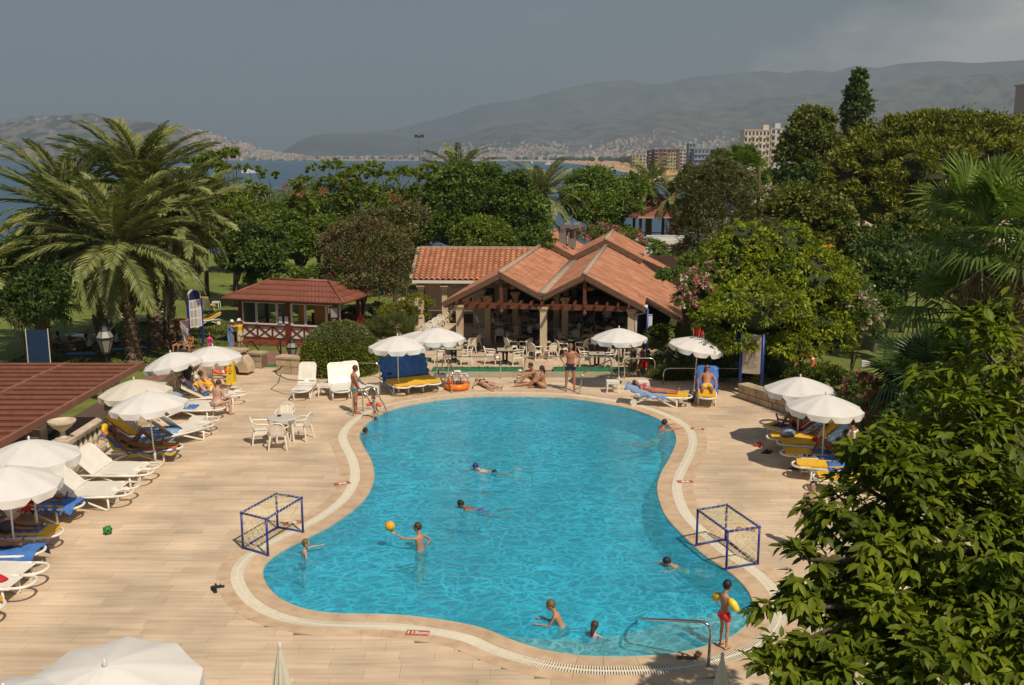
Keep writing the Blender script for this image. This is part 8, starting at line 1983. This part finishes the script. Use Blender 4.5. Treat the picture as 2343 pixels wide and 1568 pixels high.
# sandwich board edge and banner
a = G(433, 805, L0); t = thing('standing_board', 'red framed white board standing behind the two seated women', 'sign', (a.x-.3, a.y+.4, L0), R(35)); MB().box((0, 0, .95), (.5, .04, 1.3)).build('frame', MT['red'], t); MB().box((.0, -.025, .95), (.40, .012, 1.2)).build('sheet', MT['wframe'], t)
a = A(85, 770, 37.5); t = thing('banner', 'dark blue banner at the left behind the pergola', 'banner', (a.x, 37.5, L0), R(6)); MB().box((0, 0, 1.6), (.78, .03, 2.9)).build('cloth', mat('banner_blue', (.006, .03, .075), .7), t); MB().box((-.41, 0, 1.6), (.025, .03, 3)).box((.41, 0, 1.6), (.025, .03, 3)).box((0, -.0, .1), (.8, .3, .06)).build('frame', MT['wpanel'], t)
# lanterns
def lantern(px_, py_, d, zb, label, s_=1.0, post=True):
    p = A(px_, py_, d); t = thing('street_lantern', label, 'lamp', (p.x, d, zb), .5, 'old-fashioned garden lanterns'); z = p.z-zb
    g6 = MB(); g6.lathe([(.11*s_, z-.22*s_), (.24*s_, z+.18*s_)], 6); g6.lathe([(.24*s_, z+.20*s_), (.13*s_, z+.40*s_)], 6); g6.build('glass', MT['lampglass'], t)
    mb = MB(); mb.lathe([(.13*s_, z-.26*s_), (.12*s_, z-.21*s_)], 6); mb.lathe([(.26*s_, z+.17*s_), (.26*s_, z+.21*s_)], 6); mb.lathe([(.15*s_, z+.39*s_), (.10*s_, z+.50*s_), (.03*s_, z+.55*s_), (.04*s_, z+.62*s_)], 6)
    for i in range(6):
        a = i*PI/3; c_, s2 = math.cos(a), math.sin(a); mb.tube([(.11*s_*c_, .11*s_*s2, z-.22*s_), (.245*s_*c_, .245*s_*s2, z+.19*s_), (.135*s_*c_, .135*s_*s2, z+.4*s_)], .012, 5)
    mb.build('frame', MT['blackm'], t)
    MB().tube([(0, 0, 0), (0, 0, z-.24*s_)], [.07, .04], 10).lathe([(.14, 0), (.12, .2), (.06, .3)], 12).build('post', MT['blackm'], t)
lantern(241, 788, 37.5, L0, 'garden lantern between the palm trunks beyond the pergola', 1.35)
lantern(668, 805, 41.0, L0, 'garden lantern just behind the right stone wall')
lantern(543, 634, 58.5, L0, 'far lantern over the ridge of the kiosk roof')
lantern(1714, 455, 62, 0, 'white globe lamp among the right trees', 1.0)
# blue post and small signs
a = G(1480, 848, L0); t = thing('blue_sign_post', 'blue post with a small side sign before the restaurant corner', 'sign post', (a.x, a.y+.3, L0)); t.scale = (1.1,)*3; MB().tube([(0, 0, 0), (0, 0, 2.55)], .045, 10).build('post', MT['bpost'], t, True); MB().box((.12, 0, 2.0), (.16, .03, .5)).box((.1, 0, 2.3), (.2, .04, .03)).build('panel', MT['wpanel'], t)
def marker(px_, py_, label, h=.35, sx=.13):
    p = G(px_, py_, L0 if h < .5 else 0); t = thing('bed_marker', label, 'marker', (p.x, p.y, p.z), 0, 'little white bed markers'); MB().box((0, 0, h*.35), (.04, .04, h*.7)).build('stake', MT['wood'], t); MB().box((0, 0, h), (sx, .08, .22)).build('box', MT['wframe'], t)
marker(868, 852, 'small white box on a stake behind the dome hedge', .42); marker(1975, 900, 'white box on a stick above the pink oleander', 1.1, .3)
# things on tables and loungers
def blob(label, cat, name, lg, y, x, z, r, m, seed=0):
    l_ = W[lg]; q = random.Random(seed); mb = MB(); K, n = 7, 12; c_ = V((x, y, z)); vs = []
    for i in range(1, K):
        a = PI*i/K
        for j in range(n): b2 = 2*PI*j/n; k = 1+.22*math.sin(b2*3+seed+i)*math.sin(a)+q.uniform(-.08, .08); vs.append(c_+V((r[0]*k*math.sin(a)*math.cos(b2), r[1]*k*math.sin(a)*math.sin(b2), max(-.9, math.cos(a))*r[2])))
    vs += [c_+V((0, 0, r[2])), c_-V((0, 0, r[2]*.9))]; t_ = len(vs)-2
    fs = [(i*n+j, (i+1)*n+j, (i+1)*n+(j+1) % n, i*n+(j+1) % n) for i in range(K-2) for j in range(n)]+[(t_, j, (j+1) % n) for j in range(n)]+[(t_+1, (K-2)*n+(j+1) % n, (K-2)*n+j) for j in range(n)]
    o = mb.add(vs, fs).build(name, m, None, True, loc=l_.location, rot=l_.rotation_euler.z); return tag(o, label, cat)
blob('clear plastic beach bag with blue things inside', 'bag', 'beach_bag', 'R2', .85, 0, .52, (.26, .2, .14), mat('clear_blue_bag', (.30, .40, .48), .25, (.12, .2, .35), 9, obj=True), 3)
blob('small red cloth on the towel-covered lounger', 'cloth', 'red_cloth', 'R3', .35, 0, .50, (.16, .12, .05), MT['red'], 5)
blob('red cloth with white figures on the white lounger', 'cloth', 'red_cloth', 'F2', .55, -.05, .40, (.22, .30, .035), MT['red'], 7)
blob('dark grey bag beside the newspaper reader', 'bag', 'bag', 'E2', .35, .2, .58, (.22, .16, .13), mat('grey_bag', (.05, .05, .06), .8), 8)
blob('black bag with straps on the blue covered lounger', 'bag', 'bag', 'S1', -.02, .1, .56, (.14, .08, .10), blk, 9)
blob('black bag on the deck between the pink lady and the man in yellow shorts', 'bag', 'bag', 'P2', .55, .52, .22, (.14, .16, .22), blk, 10)
blob('yellow pillow at the head of the striped towel', 'pillow', 'pillow', 'D1', -.62, .0, .98, (.2, .09, .14), MT['yellow'], 11)
blob('crumpled pale cloth heap by the stool on the left', 'cloth', 'cloth', 'C1', -.3, .1, .62, (.25, .3, .16), mat('pale_blue_cloth2', (.25, .33, .42), .9), 13)
blob('green and blue bundle beside the black dressed person', 'bundle', 'bundle', 'C1', -.9, .3, .4, (.3, .25, .25), mat('dark_bundle', (.04, .05, .06), .9), 14)
def paper(lg, y, x, z, w_, h_, label, tone=(.55, .52, .48), rx=55):
    l_ = W[lg]; t = thing('newspaper' if w_ > .3 else 'book', label, 'newspaper' if w_ > .3 else 'book', l_.matrix_basis @ V((x, y, z)), Euler((R(rx), 0, l_.rotation_euler.z+PI), 'XYZ'))
    pm = mat('newsprint', tone, .8, tuple(c_*.6 for c_ in tone), 14, obj=True)
    for s_ in (-1, 1): MB().add([(0, 0, 0), (s_*w_/2, h_*0+.0, .05), (s_*w_/2, h_, .05), (0, h_, 0), (0, 0, -.006), (s_*w_/2, 0, .044), (s_*w_/2, h_, .044), (0, h_, -.006)], [(0, 1, 2, 3), (7, 6, 5, 4), (0, 4, 5, 1), (2, 6, 7, 3), (1, 5, 6, 2)]).build('page', pm, t)
paper('E2', .42, 0, .80, .58, .40, 'open newspaper held by the reader on the left'); paper('E1', .50, 0, .78, .26, .2, 'grey book held up on the red towel lounger', (.3, .32, .36)); paper('R4', .42, 0, .86, .30, .24, 'magazine on the lap of the dark-haired woman', (.45, .4, .35)); paper('D1', .12, .0, 1.0, .55, .45, 'pale printed paper held above the man on the striped towel', (.40, .38, .36))
p = G(1006, 856, .43); t = thing('bottle', 'small dark bottle on the low white table', 'bottle', (p.x-.06, p.y, .43)); MB().lathe([(.03, 0), (.032, .1), (.012, .15), (.012, .19)], 10).build('glass', MT['wood'], t, True); tag(MB().box((0, 0, .01), (.16, .1, .02)).build('phone', blk, None, loc=(p.x+.1, p.y-.02, .43)), 'black wallet beside the small bottle', 'wallet')
p = G(746, 877, .43); tag(MB().tube([(-.06, 0, .015), (-.02, .03, .02), (.02, .03, .02), (.06, 0, .015)], .008, 5).build('sunglasses', blk, None, loc=(p.x, p.y, .43)), 'dark sunglasses on the stool between facing loungers', 'sunglasses')
for i, (x, y, m_) in enumerate(((-.08, .03, 'wood'), (.02, -.02, 'blackm'), (.1, .05, 'red'))): p = G(1848, 1044, .43); tag(MB().lathe([(.035, 0), (.04, .03), (.02, .05)], 8).build('trinket', MT[m_], None, loc=(p.x+x, p.y+y, .43)), ('small brown dish', 'small black case', 'small red lighter')[i]+' on the right stool', 'small item')
# exercise mats on the lawn
for i, (px_, w_, m_, lb) in enumerate((((125, 783), 2.6, 'red', 'long red exercise mat farther out on the lawn'), ((110, 793), 2.0, 'red', 'red exercise mat nearest the blue banner'), ((195, 810), 1.8, 'towell', 'light blue exercise mat in the palm shade'), ((300, 790), 1.6, 'red', 'red exercise mat right of the big palm trunk'), ((262, 800), 1.5, 'towell', 'light blue mat beside the lantern'), ((235, 806), .8, 'red', 'small red bag-like mat under the lantern'), ((325, 796), 1.0, 'towel', 'blue mat behind the big palm trunk'), ((210, 772), 1.8, 'red', 'dull red mat behind the left palm trunk'))):
    p = G(px_[0], px_[1], L0); o = MB().prism([(-w_/2, -.3), (w_/2, -.3), (w_/2, .3), (-w_/2, .3)], .0, .03).build('exercise_mat', MT[m_], None, loc=(p.x, p.y, L0+.01), rot=R(4)); tag(o, lb, 'mat', 'exercise mats on the lawn')
# yellow awning under the pine, white roofs glimpsed through the trees
t = thing('yellow_awning', 'long yellow awning glimpsed below the umbrella pine', 'awning', (A(1990, 570, 47).x, 47, 0), R(0)); zc = A(1990, 565, 47).z
MB().slab([(-2.2, -.8, zc-.3), (2.6, -.8, zc-.35), (2.6, 1.4, zc+.3), (-2.2, 1.4, zc+.35)], .04).build('cloth', MT['awning'], t); MB().tube([(-2, 0, 0), (-2, 0, zc-.1)], .05).tube([(2.4, 0, 0), (2.4, 0, zc-.1)], .05).build('pole', MT['dsteel'], t)
for x, y, d, w_, lb in ((1880, 398, 100, 5, 'small white flat-roofed house between pine and plane trees'), (1640, 488, 110, 6, 'white roof glimpsed right of the far wispy tree'), (1520, 552, 90, 6, 'white painted deck and rails below the gazebo')):
    p = A(x, y, d); t = thing('small_building', lb, 'building', (p.x, d, 0)); MB().box((0, 0, p.z/2), (w_, 4, max(.6, p.z))).build('wall', MT['wpanel'], t); MB().box((0, 0, max(.6, p.z)+.1), (w_+.4, 4.4, .2)).build('roof', MT['wframe'], t)
for k in range(7): p = A(1527, 540+k*6, 88-k*1.5); tag(MB().box((0, 0, 0), (3.8, .12, .12)).box((-1.5, 0, -.4), (.1, .1, .8)).box((1.5, 0, -.4), (.1, .1, .8)).build('white_rail', MT['wframe'], None, loc=(p.x, 88-k*1.5, max(.5, p.z))), 'white rail below the far gazebo', 'railing', 'white rails in steps below the gazebo')
# ---------------------------------------------------------------- haze
mb = MB(); mb.box((0, 5900, 700), (24400, 12600, 1420))
hz_ = bpy.data.materials.new('haze_air'); hz_.use_nodes = True; t_ = hz_.node_tree; t_.nodes.clear()
o_ = t_.nodes.new('ShaderNodeOutputMaterial'); pv = t_.nodes.new('ShaderNodeVolumePrincipled'); pv.inputs['Color'].default_value = (.42, .54, .68, 1); pv.inputs['Density'].default_value = HAZE
pv.inputs['Anisotropy'].default_value = 0; t_.links.new(pv.outputs[0], o_.inputs['Volume'])
h = mb.build('haze', hz_); h['kind'] = 'stuff'
